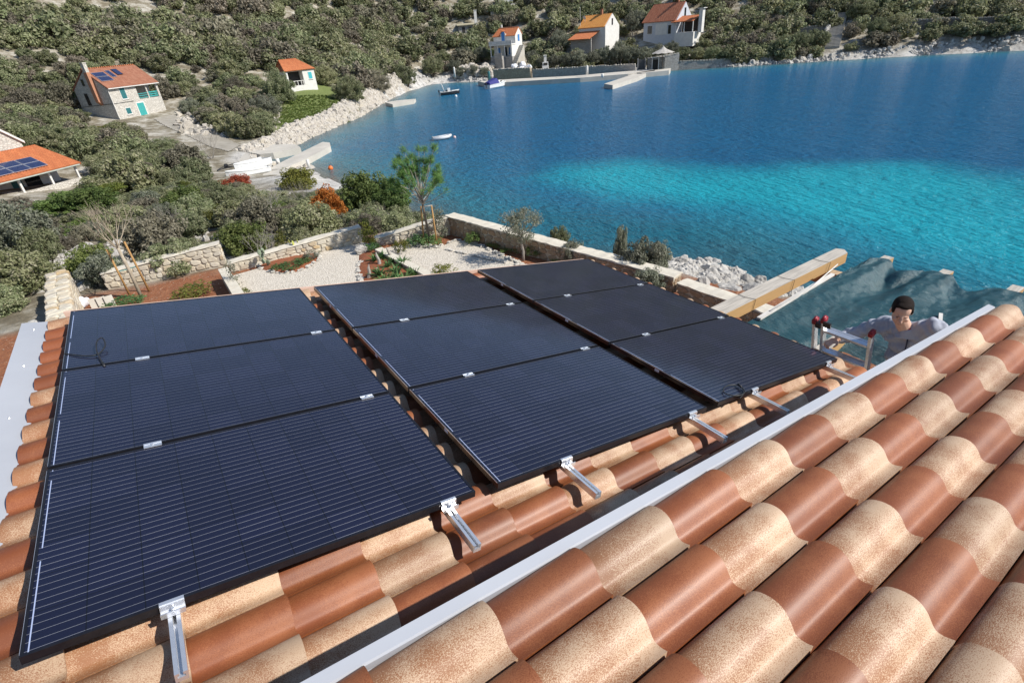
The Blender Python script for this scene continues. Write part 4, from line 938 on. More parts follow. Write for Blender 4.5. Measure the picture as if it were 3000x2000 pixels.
# gravel and beds
def gravel_mat():
    m, n, l, p = newmat('white_gravel'); w = worldpos(n)
    vo = n.new('ShaderNodeTexVoronoi'); vo.inputs['Scale'].default_value = 26; l.new(w, vo.inputs['Vector'])
    sp = n.new('ShaderNodeSeparateColor'); l.new(vo.outputs['Color'], sp.inputs[0])
    col = mixc(n, l, sp.outputs[0], (0.46, 0.41, 0.34), (0.7, 0.64, 0.55))
    col = mixc(n, l, math_(n, l, 'MULTIPLY', noise(n, l, 1.3, 5, .6, w), .35), col, (0.48, 0.42, 0.34))
    l.new(col, p.inputs['Base Color']); p.inputs['Roughness'].default_value = 0.95; bump(n, l, p, vo.outputs[0], 0.8, 0.02); return m
M_GRAVEL = gravel_mat()
def sheet(name, pxs, z, mat, kind='structure'):
    P = [G(x, y, z)[:2] for x, y in pxs]; A = sum(P[i][0] * P[(i + 1) % len(P)][1] - P[(i + 1) % len(P)][0] * P[i][1] for i in range(len(P)))
    if A < 0: P = P[::-1]
    m = MB(); m.add([(p[0], p[1], z) for p in P], [tuple(range(len(P)))]); o = m.build(name, mat); o['kind'] = kind; return P
sheet('gravel_court', [(664, 812), (770, 782), (900, 745), (1050, 708), (1092, 716), (1112, 735), (1300, 835), (1300, 960), (760, 1010), (715, 900)], ZG + .006, M_GRAVEL)
sheet('gravel_path', [(1125, 728), (1200, 708), (1240, 724), (1290, 722), (1338, 704), (1372, 706), (1398, 712), (1430, 728), (1470, 748), (1525, 772), (1590, 800), (1580, 900), (1330, 900), (1300, 826)], ZG + .006, M_GRAVEL)
M_SOIL = simple('red_earth', (0.3, 0.1, 0.042), (0.22, 0.068, 0.028), 5, 0.97, 0, 0.9, 30, 0.03, objspace=False)
def bed(name, pxs, hgt=0.09, edge=True):
    P = np.array([G(x, y, ZG)[:2] for x, y in pxs]); n = len(P); c = P.mean(0)
    Q = []                                             # finer outline
    for i in range(n):
        for t in (0, .34, .67): Q.append(P[i] * (1 - t) + P[(i + 1) % n] * t)
    Q = np.array(Q); k = len(Q); m = MB(); vs = []; fs = []
    for j, (s, z) in enumerate(((1, .0), (.86, hgt * .55), (.6, hgt * .9), (.3, hgt))):
        for q in Q: vs.append((*(c + (q - c) * s), ZG + .008 + z + rs.uniform(-.012, .012) * (j > 0)))
    for j in range(3):
        for i in range(k): a = j * k + i; b_ = j * k + (i + 1) % k; fs.append((a, b_, b_ + k, a + k))
    fs.append(tuple(3 * k + i for i in range(k))); m.add(vs, fs); o = m.build(name, M_SOIL, None, True); o['kind'] = 'structure'
    return Q
B1 = bed('soil_bed', [(757, 775), (790, 752), (850, 748), (925, 742), (940, 758), (905, 782), (868, 797), (812, 800), (768, 790)])
B2 = bed('soil_bed', [(1052, 748), (1085, 725), (1118, 728), (1185, 768), (1240, 806), (1200, 845), (1070, 850), (1050, 800)])
# white edging stones round the beds: too many and small to pick out one by one
def edging(label, Q, skip=0.0, zz=ZG + .02, n_per=2.2, size=0.055):
    m = MB(); k = len(Q)
    for i in range(k):
        a, b_ = Q[i], Q[(i + 1) % k]; L = float(np.hypot(*(b_ - a)))
        for s in range(max(1, int(L / (size * n_per)))):
            if rs.random() < skip: continue
            p = a + (b_ - a) * rs.random(); r = size * rs.uniform(.6, 1.5); me = rs.choice(ROCK)
            R = Matrix.Rotation(rs.uniform(0, 6.28), 3, 'Z') @ Matrix.Rotation(rs.uniform(0, 1), 3, 'X')
            m.add([R @ Vector((v.co.x * r, v.co.y * r * .8, v.co.z * r * .7)) + Vector((p[0] + rs.uniform(-.06, .06), p[1] + rs.uniform(-.06, .06), zz)) for v in me.vertices], [tuple(q.vertices) for q in me.polygons])
    o = m.build('edging_stones', M_WALLSTONE if False else M_EDGE); tag(o, label, 'stones', kind='stuff')
M_EDGE = simple('white_edging_stone', (0.68, 0.64, 0.57), (0.52, 0.48, 0.42), 5, 0.9, 0, 0.5, 20, 0.02, objspace=False)
for q in ROCK: pass
edging('white stones edging the round cactus bed', B1, .1)
edging('white stones edging the planted soil strip', B2[:6], .1)
edging('white stones edging the planted soil strip on its gravel side', B2[15:], .05, size=.075)
E3 = np.array([G(x, y, ZG)[:2] for x, y in ((1200, 708), (1225, 722), (1262, 727), (1300, 718), (1338, 704), (1372, 706), (1398, 716), (1430, 730), (1470, 749), (1525, 773), (1590, 800))])
edging('pale stones between the right gravel and the sea wall bed', np.array([E3[i] * (1 - t) + E3[i + 1] * t for i in range(len(E3) - 1) for t in (0, .5)]), .05, size=.06)

# ------------------------------------------------------------------ garden plants
def rosette(seed, n, L, w, curve=0.5, upr=0.9):
    r = random.Random(seed); V = []; F = []; LR = []
    for i in range(n):
        a = r.uniform(0, 6.28); el = r.uniform(.35, 1.35) * upr; l_ = L * r.uniform(.6, 1.1); d = Vector((math.cos(a) * math.cos(el), math.sin(a) * math.cos(el), math.sin(el))); s = Vector((-math.sin(a), math.cos(a), 0)); p = Vector((r.uniform(-.03, .03), r.uniform(-.03, .03), 0))
        k = len(V); W = (w * .6, w, w * .8, .002)
        for j in range(4):
            V += [p - s * W[j], p + s * W[j]]; p = p + d * l_ / 3; d = (d + Vector((0, 0, -curve * .35))).normalized(); LR += [LR_ := r.random(), LR_]
        for j in range(3): F.append((k + 2 * j, k + 2 * j + 1, k + 2 * j + 3, k + 2 * j + 2))
    me = bpy.data.meshes.new('leaves'); me.from_pydata([tuple(v) for v in V], [], F); me.update(); smooth(me)
    at = me.attributes.new('lr', 'FLOAT', 'POINT'); at.data.foreach_set('value', np.array(LR, np.float32)); return me
ROS = [rosette(i, 34, .26, .018) for i in range(4)]
LOWB = [foliage(90 + i, .5, .5, .26, 26, 40, .03, spread=.42) for i in range(4)]
def plant(px, py, w, h, mat, label, mesh, name='plant', group=None, z=ZG + .03, partname='leaves'):
    p = G(px, py, z); t = thing(name, label, 'plant', (p[0], p[1], z), rs.uniform(0, 6.28), group)
    bb = np.array([v.co for v in mesh.vertices]); sx = w / (bb[:, 0].max() - bb[:, 0].min()); sz = h / (bb[:, 2].max() - min(0, bb[:, 2].min()))
    c = mobj(partname, withmat(mesh, mat), None, t); c.scale = (sx, sx, sz); return t
for i, (x, y) in enumerate([(1112, 800), (1138, 776), (1160, 788), (1180, 772), (1128, 815), (1205, 796), (1160, 808), (1098, 758), (1118, 752), (1150, 762), (1185, 815), (1215, 800), (1170, 822), (1140, 828)]):
    plant(x, y + 6, .66 * rs.uniform(.8, 1.25), .3 * rs.uniform(.8, 1.2), M_PLANT, ['green leafy rosette in the near half of the planted soil strip', 'green leafy rosette in the far half of the planted soil strip'][int(y < 795)], ROS[i % 4], 'rosette_plant', 'green rosettes in the planted soil strip', ZG + .09)
plant(1096, 732, .7, .3, M_PLANT, 'round green plant below the yellow green bush by the kerb', LOWB[0], z=ZG + .08)
plant(1088, 725, .75, 1.15, M_YELLOWG, 'tall yellow green bush at the end of the cream wall', foliage(120, .3, .3, .8, 30, 40, .035, 'round', spread=.5), 'bush', partname='crown')
plant(830, 745, .65, 1.0, M_YELLOWG, 'slim bushy shrub behind the round cactus bed', foliage(121, .3, .3, .7, 28, 40, .032, spread=.5), 'bush', partname='crown')
plant(865, 778, 1.3, .2, M_PLANT, 'low green plants in the middle of the round bed', LOWB[1]); plant(812, 790, .5, .22, M_PLANT, 'small green tuft at the near edge of the round bed', LOWB[2]); plant(915, 757, .7, .36, M_OLIVE, 'wispy grey green plant at the right of the round bed', LOWB[3])
def cactus(px, py, label, mat, n=9, h=.55, seed=0):
    p = G(px, py, ZG + .05); t = thing('prickly_pear', label, 'cactus', p); r = random.Random(seed); pts = [(Vector((0, 0, .08)), 0)]
    for i in range(n):
        c, lv = r.choice(pts[-4:]); q = c + Vector((r.uniform(-.13, .13), r.uniform(-.13, .13), r.uniform(.08, .17))) if i else c
        if q.z > h: continue
        pts.append((q, lv + 1)); m = MB(); R = Matrix.Rotation(r.uniform(0, 3.1), 3, 'Z') @ Matrix.Rotation(r.uniform(-.4, .4), 3, 'X'); m.ell(q, (.07, .018, .1), 10, 8, R); m.build('pad', mat, t, True)
M_CACT = simple('grey_green_cactus', (0.24, 0.29, 0.2), (0.18, 0.22, 0.14), 10, 0.7); M_CACTY = simple('yellow_cactus', (0.42, 0.42, 0.09), (0.3, 0.33, 0.08), 10, 0.7)
cactus(785, 778, 'grey green prickly pear at the left of the round bed', M_CACT, 14, .6, 3); cactus(879, 742, 'yellow green prickly pear behind the round bed', M_CACTY, 13, .5, 4)
plant(700, 850, .6, 1.2, M_OLIVE, 'tall thin climbing shrub beside the divider wall', foliage(122, .2, .2, .8, 22, 22, .03, spread=.7), 'bush', partname='crown')
plant(712, 868, .6, .25, M_YELLOWG, 'yellowish ground plants at the foot of the thin shrub', LOWB[2])
plant(560, 868, 1.5, .36, M_YELLOWG, 'low yellow green plants in the red soil by the divider wall', LOWB[0]); plant(375, 888, 1.3, .22, M_PLANT, 'flat green plants in front of the staked bare tree', LOWB[1]); plant(575, 842, .35, .16, M_PLANT, 'small green tuft on the red soil by the divider wall', LOWB[3])
plant(310, 885, .6, .18, M_OLIVE, 'sparse green weeds beside the white sack', LOWB[3])
plant(1232, 714, 1.2, .36, M_PLANT, 'green ground plants left of the pine stakes', LOWB[1]); plant(1262, 716, 1.0, .34, M_PLANT, 'green ground plants round the foot of the pine', LOWB[2]); plant(1295, 700, .7, 1.35, M_OLIVE, 'tall thin leafy shrub right of the staked pine', foliage(123, .22, .22, .85, 26, 34, .03, spread=.65), 'bush', partname='crown')
plant(1388, 712, .8, .45, M_BRIGHT, 'bright green bush on the sea wall bed', LOWB[0], 'bush', partname='crown'); plant(1456, 708, .6, .5, M_BRIGHT, 'upright bright green plant by the sea wall', LOWB[1]); plant(1570, 748, .8, .38, M_BRIGHT, 'bright green weeds right of the olive tree', LOWB[2]); plant(1500, 735, .9, .12, M_GRASS, 'patch of grass left of the olive tree', LOWB[3]); plant(1640, 760, .8, .16, M_GRASS, 'patch of grass below the round grey bush', LOWB[0]); plant(1450, 722, .7, .13, M_GRASS, 'grass tufts along the pale edging stones', LOWB[1])
plant(1177, 738, .7, .5, M_YELLOWG, 'yellow green low bush along the kerb', LOWB[2], 'bush', partname='crown'); plant(1305, 802, 1.0, .36, M_YELLOWG, 'yellow green plants at the near end of the kerb', LOWB[3])
plant(2225, 940, .35, .14, M_BRIGHT, 'small green weed on red soil under the white batten', LOWB[0])
for i, (x, y, tx, ty) in enumerate([(1080, 812, 1072, 745), (1112, 775, 1100, 740), (1145, 758, 1135, 735)]):
    a = G(x, y, ZG + .08); m = MB(); d = np.array([rs.uniform(-.1, .1), rs.uniform(.0, .15), .42]); t = thing('stump', f'weathered grey driftwood stump in the planted soil, {["nearest", "middle", "farthest"][i]} of three', 'stump', a, 0, 'driftwood stumps')
    m.tube([(0, 0, -.05), tuple(d * .35 + np.array([.03, 0, 0])), tuple(d * .7), tuple(d + np.array([rs.uniform(-.05, .05), 0, 0]))], [.07, .055, .045, .012], 7); m.build('driftwood', M_TWIG, t)
m = MB(); p = G(1062, 732, ZG + .12); t = thing('boulder', 'rounded grey boulder at the corner of the planted soil strip', 'rock', p); o = mobj('stone', withmat(ROCK[1], M_ROCK), None, t); o.scale = (.3, .2, .2)
# white sack, slabs
sk = MB(); sk.ell((0, 0, .16), (.34, .26, .2), 20, 12); sk.ell((.22, .1, .1), (.25, .2, .13), 16, 10); sk.ell((-.2, .1, .22), (.16, .14, .14), 14, 8)
me = voxel_mesh(sk, 'sack', .025, 2, .4); cos = np.empty(len(me.vertices) * 3); me.vertices.foreach_get('co', cos); cos = cos.reshape(-1, 3)
cos += (.018 * np.sin(cos[:, :1] * 31 + 3 * np.sin(cos[:, 1:2] * 17)) + .014 * np.sin(cos[:, 1:2] * 43 + cos[:, 2:] * 25)) * np.array([[.6, .6, 1]]); me.vertices.foreach_set('co', cos.ravel()); me.update()
t = thing('sack', 'crumpled white plastic sack beside the rough stone wall', 'sack', G(228, 905, ZG), .4); mobj('bag', me, simple('white_plastic_sack', (0.8, 0.8, 0.82), (0.7, 0.7, 0.73), 4, 0.4), t)
me2 = me.copy(); me2.materials.clear(); t = thing('sack', 'grey white sack lying on the red soil left of the rough wall', 'sack', G(100, 965, ZG), 1.2); o = mobj('bag', me2, simple('grey_cloth_sack', (0.45, 0.44, 0.42), (0.36, 0.35, 0.33), 6, 0.8), t); o.scale = (.9, .8, .7)
for i in range(3):
    t = thing('paving_slab', f'grey paving slab leaning behind the far left solar panel, {["left", "middle", "right"][i]} of three', 'slab', G(285 + 22 * i, 905 - 4 * i, ZG), .1, 'grey paving slabs'); m = MB(); m.box((0, 0, .16), (.24, .05, .4), Matrix.Rotation(-.35, 3, 'X')); m.build('slab', M_CONC, t)

# ------------------------------------------------------------------ garden trees
def stakes(pairs, label_fn, cat='stake'):
    for i, ((bx_, by_), (tx_, ty_)) in enumerate(pairs):
        a = G(bx_, by_, ZG); d = ray(tx_, ty_); P = CAM + d * ((a[1]) / d[1])
        t = thing('tree_stake', label_fn(i), cat, a, 0, 'wooden tree stakes'); m = MB(); v = Vector(tuple(P - a)); m.tube([v * -.1, v], [.034, .03], 8); m.build('pole', M_STAKE, t, True)
def up_at(bx_, by_, tx_, ty_):
    a = G(bx_, by_, ZG); d = ray(tx_, ty_); return a, Vector(tuple(CAM + d * (a[1] / d[1]) - a))
a, v = up_at(415, 872, 343, 722)
t = thing('young_tree', 'leafless young tree with pale branches held by two stakes', 'tree', a); m = MB(); m.tube([v * -.08, v * .5 + Vector((.02, 0, 0)), v], [.055, .05, .045], 8); m.build('trunk', M_BAREBARK, t, True)
o = mobj('branches', twigs(5, .02, 1.5, 7, 3, .02, .55), M_BAREBARK, t, v - v.normalized() * .05)
stakes([((381, 866), (312, 730)), ((437, 852), (364, 708))], lambda i: ['left', 'right'][i] + ' wooden stake of the bare young tree')
t2 = MB(); q0 = up_at(381, 866, 345, 796); q1 = up_at(437, 852, 402, 778); A_ = q0[0] + np.array(q0[1]); B_ = q1[0] + np.array(q1[1]); t2.tube([A_, (A_ + B_) / 2 + [0, 0, -.02], B_], .008, 6); o = t2.build('strap', simple('turquoise_strap', (0.1, 0.5, 0.48), (0.08, 0.4, 0.4), 8, 0.6)); tag(o, 'turquoise strap tying the bare tree to its stakes', 'strap')
def pine_crown(seed):
    r = random.Random(seed); mb = MB(); V = []; LR = []
    tips = []
    for i in range(44):
        a = r.uniform(0, 6.28); el = r.uniform(.1, 1.4); L = 1.05 * r.uniform(.7, 1.1) * (0.72 + .5 * math.sin(el)); d = Vector((math.cos(a) * math.cos(el), math.sin(a) * math.cos(el), math.sin(el) * 1.25)); p = Vector((0, 0, r.uniform(0, .5)))
        pts = [p, p + d * L * .5 + Vector((0, 0, -.03)), p + d * L + Vector((0, 0, .1))]; mb.tube(pts, [.016, .011, .006], 5, False); tips.append((pts[2], d)); tips.append((pts[1].lerp(pts[2], .55), d))
    for p, d in tips:
        k = 130 if p.z > .85 else (55 if p.z > .55 else 8)
        for j in range(k):
            dd = (d * .7 + Vector((r.gauss(0, 1), r.gauss(0, 1), r.gauss(.7, .8))) * .6).normalized(); s = dd.orthogonal().normalized() * .008; q = p + Vector((r.gauss(0, .05), r.gauss(0, .05), r.gauss(0, .06))); L = r.uniform(.09, .19); V.append((q - s, q + s, q + dd * L)); LR.append(r.random())
    me = bpy.data.meshes.new('needles'); me.from_pydata([tuple(c) for t_ in V for c in t_], [], [(3 * i, 3 * i + 1, 3 * i + 2) for i in range(len(V))]); me.update(); at = me.attributes.new('lr', 'FLOAT', 'POINT'); at.data.foreach_set('value', np.repeat(np.array(LR, np.float32), 3)); me.materials.append(M_PINE)
    return me, mb.mesh('branches', True)
a, v = up_at(1262, 716, 1238, 600)
t = thing('pine_tree', 'young pine with a bushy top held by two yellow stakes', 'tree', a); m = MB(); m.tube([v * -.05, v * .6, v + Vector((0, 0, .25)), v + Vector((.02, 0, .75))], [.05, .045, .035, .012], 8); m.build('trunk', M_BARK, t, True)
nm_, bm_ = pine_crown(8); o = mobj('crown', nm_, None, t, v); o.scale = (1.12, 1.12, .95); o = mobj('branches', bm_, M_TWIG, t, v); o.scale = (1.12, 1.12, .95)
stakes([((1243, 717), (1233, 604)), ((1281, 718), (1264, 602))], lambda i: ['left', 'right'][i] + ' yellow wooden stake of the young pine')
for k, (y0, y1) in enumerate(((648, 647), (606, 602))):
    q0 = up_at(1243, 717, 1238 - 4 * k, y0); q1 = up_at(1281, 718, 1272 - 6 * k, y1); m = MB(); m.tube([q0[0] + np.array(q0[1]), q1[0] + np.array(q1[1])], .02, 6); o = m.build('cross_bar', M_WHITEWOOD, None, True); tag(o, ['lower', 'upper'][k] + ' pale cross bar between the pine stakes', 'bar', 'pine cross bars')
def olive_tree(a, v, w, h, label, seed, name='olive_tree', dens=1.0, leaf=.035):
    t = thing(name, label, 'tree', a); m = MB(); m.tube([v * -.08, v * .35 + Vector((.04, .02, 0)), v * .7 + Vector((-.03, 0, 0)), v], [.05, .04, .036, .03], 8); r = random.Random(seed)
    for i in range(7):
        q = v; d = Vector((r.uniform(-1, 1), r.uniform(-1, 1), r.uniform(.4, 1.2))).normalized(); m.tube([q, q + d * w * .25, q + (d + Vector((0, 0, .3))) * w * .5], [.022, .014, .006], 5, False)
    m.build('trunk', M_TWIG, t, True)
    c = mobj('crown', foliage(seed, w / 2, w / 2, h / 2, int(60 * dens), int(60 * dens), leaf, 'full', 0, .26, .2, .36), M_OLIVE, t, v + Vector((0, 0, -h * .22))); return t
a, v = up_at(1533, 762, 1528, 690); olive_tree(a, v, 1.45, 1.3, 'small olive tree with a thin pale trunk on the gravel edge', 301)
p = G(1400 + 0, 700, ZG)
def bushpx(px, py, w, h, mat, label, z=None, kit=NEAR, name='shrub', grp=None):
    q = G(px, py, z) if z is not None else hits(px, py); return shrub(q[0], q[1], w, h, mat, label, grp, kit, name, q[2])
bushpx(1680, 772, .95, .95, M_OLIVE, 'round grey green bush against the brown sea wall', ZG); bushpx(1640, 725, .85, 1.0, M_MAQUIS, 'dark bush rising behind the sea wall', 5.2)
bushpx(1880, 812, 1.5, 1.45, M_OLIVE, 'big silvery olive bush over the sea wall', 5.3); bushpx(1900, 850, 1.1, .8, M_OLIVE, 'lower silvery bush beside the right solar panels', ZG); bushpx(1930, 780, .9, 1.0, M_OLIVE, 'silvery bush outside the sea wall by the white rocks', 5.0)
bushpx(1820, 770, .5, 1.5, M_OLIVE, 'thin wispy shoots left of the big olive bush', 5.3, MID)

# ================================================================== SHORE, QUAYS, HOUSES
def slabpx(name, pxs, ztop, depth, mat, label=None, cat=None, kind=None):
    P = [G(x, y, ztop)[:2] for x, y in pxs]; A = sum(P[i][0] * P[(i + 1) % len(P)][1] - P[(i + 1) % len(P)][0] * P[i][1] for i in range(len(P)))
    if A < 0: P = P[::-1]
    m = MB(); m.prism(P, ztop - depth, ztop); o = m.build(name, mat); tag(o, label, cat, None, kind); return P
M_QUAY = simple('pale_quay_concrete', (0.56, 0.52, 0.45), (0.44, 0.41, 0.36), 0.5, 0.92, 0, 0.5, 4, 0.05, objspace=False)
slabpx('slipway', [(612, 452), (700, 430), (762, 470), (790, 512), (760, 545), (640, 520), (600, 490)], .75, 1.2, M_QUAY, kind='structure')
def ground_sheet(name, P, mat, lift=.07, step=.22):
    P = np.array(P); x = np.arange(P[:, 0].min(), P[:, 0].max() + step, step); y = np.arange(P[:, 1].min(), P[:, 1].max() + step, step); A, B = np.meshgrid(x, y); k = sdf(P, A, B) < step * .4
    me = grid_mesh(name, A, B, hgrid(A, B) + lift, k); smooth(me); mobj(name, me, mat)['kind'] = 'structure'
ground_sheet('path', [hits(*p)[:2] for p in ((452, 350), (505, 338), (590, 372), (700, 428), (668, 446), (612, 430), (560, 405), (475, 366))], simple('dusty_path', (0.36, 0.33, 0.28), (0.26, 0.235, 0.19), .8, .95, 0, .5, 5, .04, objspace=False))
slabpx('upper_pier', [(690, 428), (760, 416), (868, 424), (880, 432), (800, 448), (760, 452), (700, 442)], .8, 1.6, M_QUAY, 'flat concrete pier behind the white boats on the slip', 'pier')
slabpx('jetty', [(780, 498), (850, 462), (945, 416), (966, 418), (968, 428), (905, 462), (815, 502)], .7, 1.6, M_QUAY, 'curved stone jetty sheltering the little boat slip', 'jetty')
slabpx('pier', [(770, 510), (828, 494), (908, 490), (922, 520), (915, 560), (780, 560)], .9, 1.6, M_QUAY, 'pale concrete pier in front of the curved jetty', 'pier')
# white mooring post on the pier
def post(px, py, z, h, r, label, name='mooring_post', mat=M_WHITEP, cat='post', lean=0):
    p = G(px, py, z); t = thing(name, label, cat, p); m = MB(); m.tube([(0, 0, -.1), (lean * .5, 0, h * .9), (lean, 0, h)], [r, r, r * .7], 10); m.build('shaft', mat, t, True); return t
post(906, 492, .9, .9, .16, 'white mooring post on the corner of the pale pier'); post(815, 478, .7, .5, .22, 'white bollard at the root of the curved jetty')
# little slab at the left shore and the far quay
slabpx('boat_slab', [(1128, 300), (1170, 294), (1218, 290), (1212, 296), (1150, 306)], .6, 1.2, M_QUAY, 'flat concrete landing slab under the left shore shrubs', 'pier')
slabpx('quay', [(1400, 238), (1500, 232), (1690, 222), (1800, 212), (1912, 203), (1920, 208), (1840, 217), (1700, 228), (1500, 240), (1420, 243)], 1.0, 1.8, M_QUAY, 'long pale concrete quay along the far shore', 'quay')
slabpx('far_jetty', [(1770, 246), (1860, 216), (1900, 212), (1866, 228), (1795, 250)], .8, 1.6, M_QUAY, 'concrete jetty sticking out from the far quay', 'jetty')
slabpx('landing', [(1862, 214), (1905, 207), (1965, 200), (1960, 207), (1880, 214)], 1.0, 1.8, M_QUAY, 'pale landing stage below the thatched parasol', 'pier')

# ---- generic walls far away (masonry in the material: stones there are only a few pixels)
def far_wall(label, px0, px1, D0, D1, h, mat, name='stone_wall', thick=.5, follow=False):
    a, b_ = AD(*px0, D0), AD(*px1, D1); L = float(np.hypot(b_[0] - a[0], b_[1] - a[1])); rz = math.atan2(b_[1] - a[1], b_[0] - a[0])
    t = thing(name, label, 'wall', (a[0], a[1], a[2] - h), rz); dz = b_[2] - a[2]; m = MB(); n = max(4, int(L / 1.2)); vs = []; fs = []; zs_ = []
    for i in range(n + 1):
        x = L * i / n; z = dz * i / n if not follow else hz(a[0] + (b_[0] - a[0]) * i / n, a[1] + (b_[1] - a[1]) * i / n) - (a[2] - h); zs_.append(z); j = rs.uniform(-.06, .06); vs += [(x, -thick / 2, z - 1.5), (x, -thick / 2 + .03, z + h + j), (x, thick / 2, z + h + j + rs.uniform(-.03, .03)), (x, thick / 2, z - 1.5)]
    for i in range(n):
        for k_ in range(3): q = i * 4 + k_; fs.append((q, q + 4, q + 5, q + 1))
    fs += [(0, 1, 2, 3), tuple(n * 4 + k_ for k_ in (3, 2, 1, 0))]; m.add(vs, fs); m.build('masonry', mat, t)
    m = MB()
    for i in range(int(L / .7)):
        x = (i + .5) * L / int(L / .7); m.box((x, rs.uniform(-.06, .06), float(np.interp(x, np.linspace(0, L, n + 1), zs_)) + h + .1 + rs.uniform(-.05, .08)), (.66 * rs.uniform(.7, 1.05), thick * 1.1, .26 * rs.uniform(.7, 1.4)), Matrix.Rotation(rs.uniform(-.12, .12), 3, 'Y'))
    tag(m.build('coping_stones', M_RUBBLE, t), kind='stuff'); return t
far_wall('brown stone quay wall below the white sacks', (1447, 206), (1555, 200), 168, 163, 1.6, M_MASON_BR, thick=1.2)
far_wall('long low grey stone wall behind the far quay', (1560, 206), (1862, 190), 163, 152, 1.3, M_MASON_G)
far_wall('shaded stone terrace wall right of the thatched parasol', (1905, 172), (1990, 158), 156, 158, 2.6, M_MASON_G)
far_wall('dark stone wall along the right shore', (1990, 182), (2320, 166), 158, 163, 1.0, M_MASON_G)
far_wall('stone terrace wall among the bushes left of the stone steps', (2060, 62), (2430, 34), 178, 180, 1.3, M_MASON_DK, follow=True); far_wall('upper stone terrace wall at the top edge above the right houses', (2100, 12), (2430, 8), 192, 193, 1.3, M_MASON_DK, follow=True)
far_wall('grey stone wall behind the right shore boulders', (2640, 94), (2990, 84), 178, 176, 2.0, M_MASON_DK, follow=True)
far_wall('stone terrace wall at the top right of the steps', (2500, 14), (2720, 2), 196, 198, 1.3, M_MASON_DK, follow=True)

# ---- roofs with modelled waves
def roof_plane(m, a, b_, c, d, wave=.06, pitch=.3):
    """a-b eave (left to right), d-c ridge; ridged along the slope"""
    a, b_, c, d = [Vector(p) for p in (a, b_, c, d)]; n = max(4, int((b_ - a).length / pitch)) * 4; nrm = (b_ - a).cross(d - a).normalized(); vs = []; fs = []
    for i in range(n + 1):
        t = i / n; o = nrm * (wave * (.5 + .5 * math.cos(2 * math.pi * i / 4))); vs += [a.lerp(b_, t) + o, d.lerp(c, t) + o]
    for i in range(n): fs.append((2 * i, 2 * i + 2, 2 * i + 3, 2 * i + 1))
    k = len(vs); vs += [a - nrm * .12, b_ - nrm * .12, c - nrm * .12, d - nrm * .12]; fs += [(k + 3, k + 2, k + 1, k), (0, k, k + 1, 2 * n), (1, 2 * n + 1, k + 2, k + 3), (0, 1, k + 3, k), (2 * n, k + 1, k + 2, 2 * n + 1)]
    m.add(vs, fs)
def ridge_row(m, a, b_, r=.13, n=None):
    a, b_ = Vector(a), Vector(b_); n = n or int((b_ - a).length / .35)
    for i in range(n): m.tube([a.lerp(b_, i / n), a.lerp(b_, (i + 1) / n - .02)], [r, r * .86], 8)
def win(t, x, z, w, h, y, mat_sh, frame=True, shutter=True, name='window', sill=True):
    f = MB(); f.bx(x - w / 2 - .08, x + w / 2 + .08, y - .03, y + .02, z - .08, z + h + .08); o = f.build(name, M_WHITEP if frame else M_MASON, t)
    p = MB(); p.bx(x - w / 2, x + w / 2, y - .05, y - .034, z, z + h)
    if shutter: p.bx(x - .01, x + .01, y - .058, y - .052, z, z + h)
    p.build('shutter' if shutter else 'pane', mat_sh, o)
    if sill: s = MB(); s.bx(x - w / 2 - .12, x + w / 2 + .12, y - .12, y - .062, z - .16, z - .085); s.build('sill', M_WHITEP, o)
    return o
def sidewin(t, y, z, w, h, x, mat, sgn=-1, name='window'):
    f = MB(); f.bx(x + sgn * .0, x + sgn * .04, y - w / 2 - .06, y + w / 2 + .06, z - .06, z + h + .06); o = f.build(name, M_MASON_G, t); p = MB(); p.bx(x + sgn * .045, x + sgn * .06, y - w / 2, y + w / 2, z, z + h); p.build('shutter', mat, o); return o
def small_panel(parent_M, loc, w, h, tilt, rz, label, grp, fmat=M_ALU):
    t = thing('solar_panel', label, 'solar panel', loc, 0, grp); t.rotation_euler = (tilt, 0, rz); m = MB(); m.bx(0, w, 0, h, -.04, 0); m.build('frame', fmat, t); m = MB(); m.bx(.05, w - .05, .05, h - .05, .003, .012); m.build('glass', M_SOLAR_FAR, t)

# ---- left stone house (8.6 x 7.7 m, teal door)
hzl = 4.45; yaw = math.radians(35.5)
lh = thing('stone_house', 'two storey pale stone house with a turquoise door and loggia', 'house', (-1.19, 110.0, hzl), yaw)
L_, Dp, ev, rg = 8.6, 7.7, 4.75, 7.35
m = MB()                                               # walls around the open loggia at the upper right
m.bx(0, L_, 0.0, Dp, -1.2, 2.55); m.bx(0, 4.6, 0, Dp, 2.552, ev); m.bx(4.602, L_, 2.2, Dp, 2.552, ev); m.bx(L_ - .35, L_, 0, .35, 2.552, ev - .25); m.bx(6.3, 6.5, 0.02, .25, 2.552, ev - .25); m.bx(4.602, L_, 0, .35, ev - .248, ev)
m.add([(0, 0, ev + .002), (0, Dp, ev + .002), (0, Dp / 2, rg - .12), (.4, 0, ev + .002), (.4, Dp, ev + .002), (.4, Dp / 2, rg - .12)], [(0, 2, 1), (3, 4, 5), (0, 3, 5, 2), (1, 2, 5, 4), (0, 1, 4, 3)])
m.add([(L_, 0, ev + .002), (L_, Dp, ev + .002), (L_, Dp / 2, rg - .12), (L_ - .4, 0, ev + .002), (L_ - .4, Dp, ev + .002), (L_ - .4, Dp / 2, rg - .12)], [(0, 1, 2), (3, 5, 4), (0, 2, 5, 3), (1, 4, 5, 2), (0, 3, 4, 1)])
m.build('wall', M_MASON, lh)
m = MB(); e = .3; k = e * (rg - ev) / (Dp / 2)
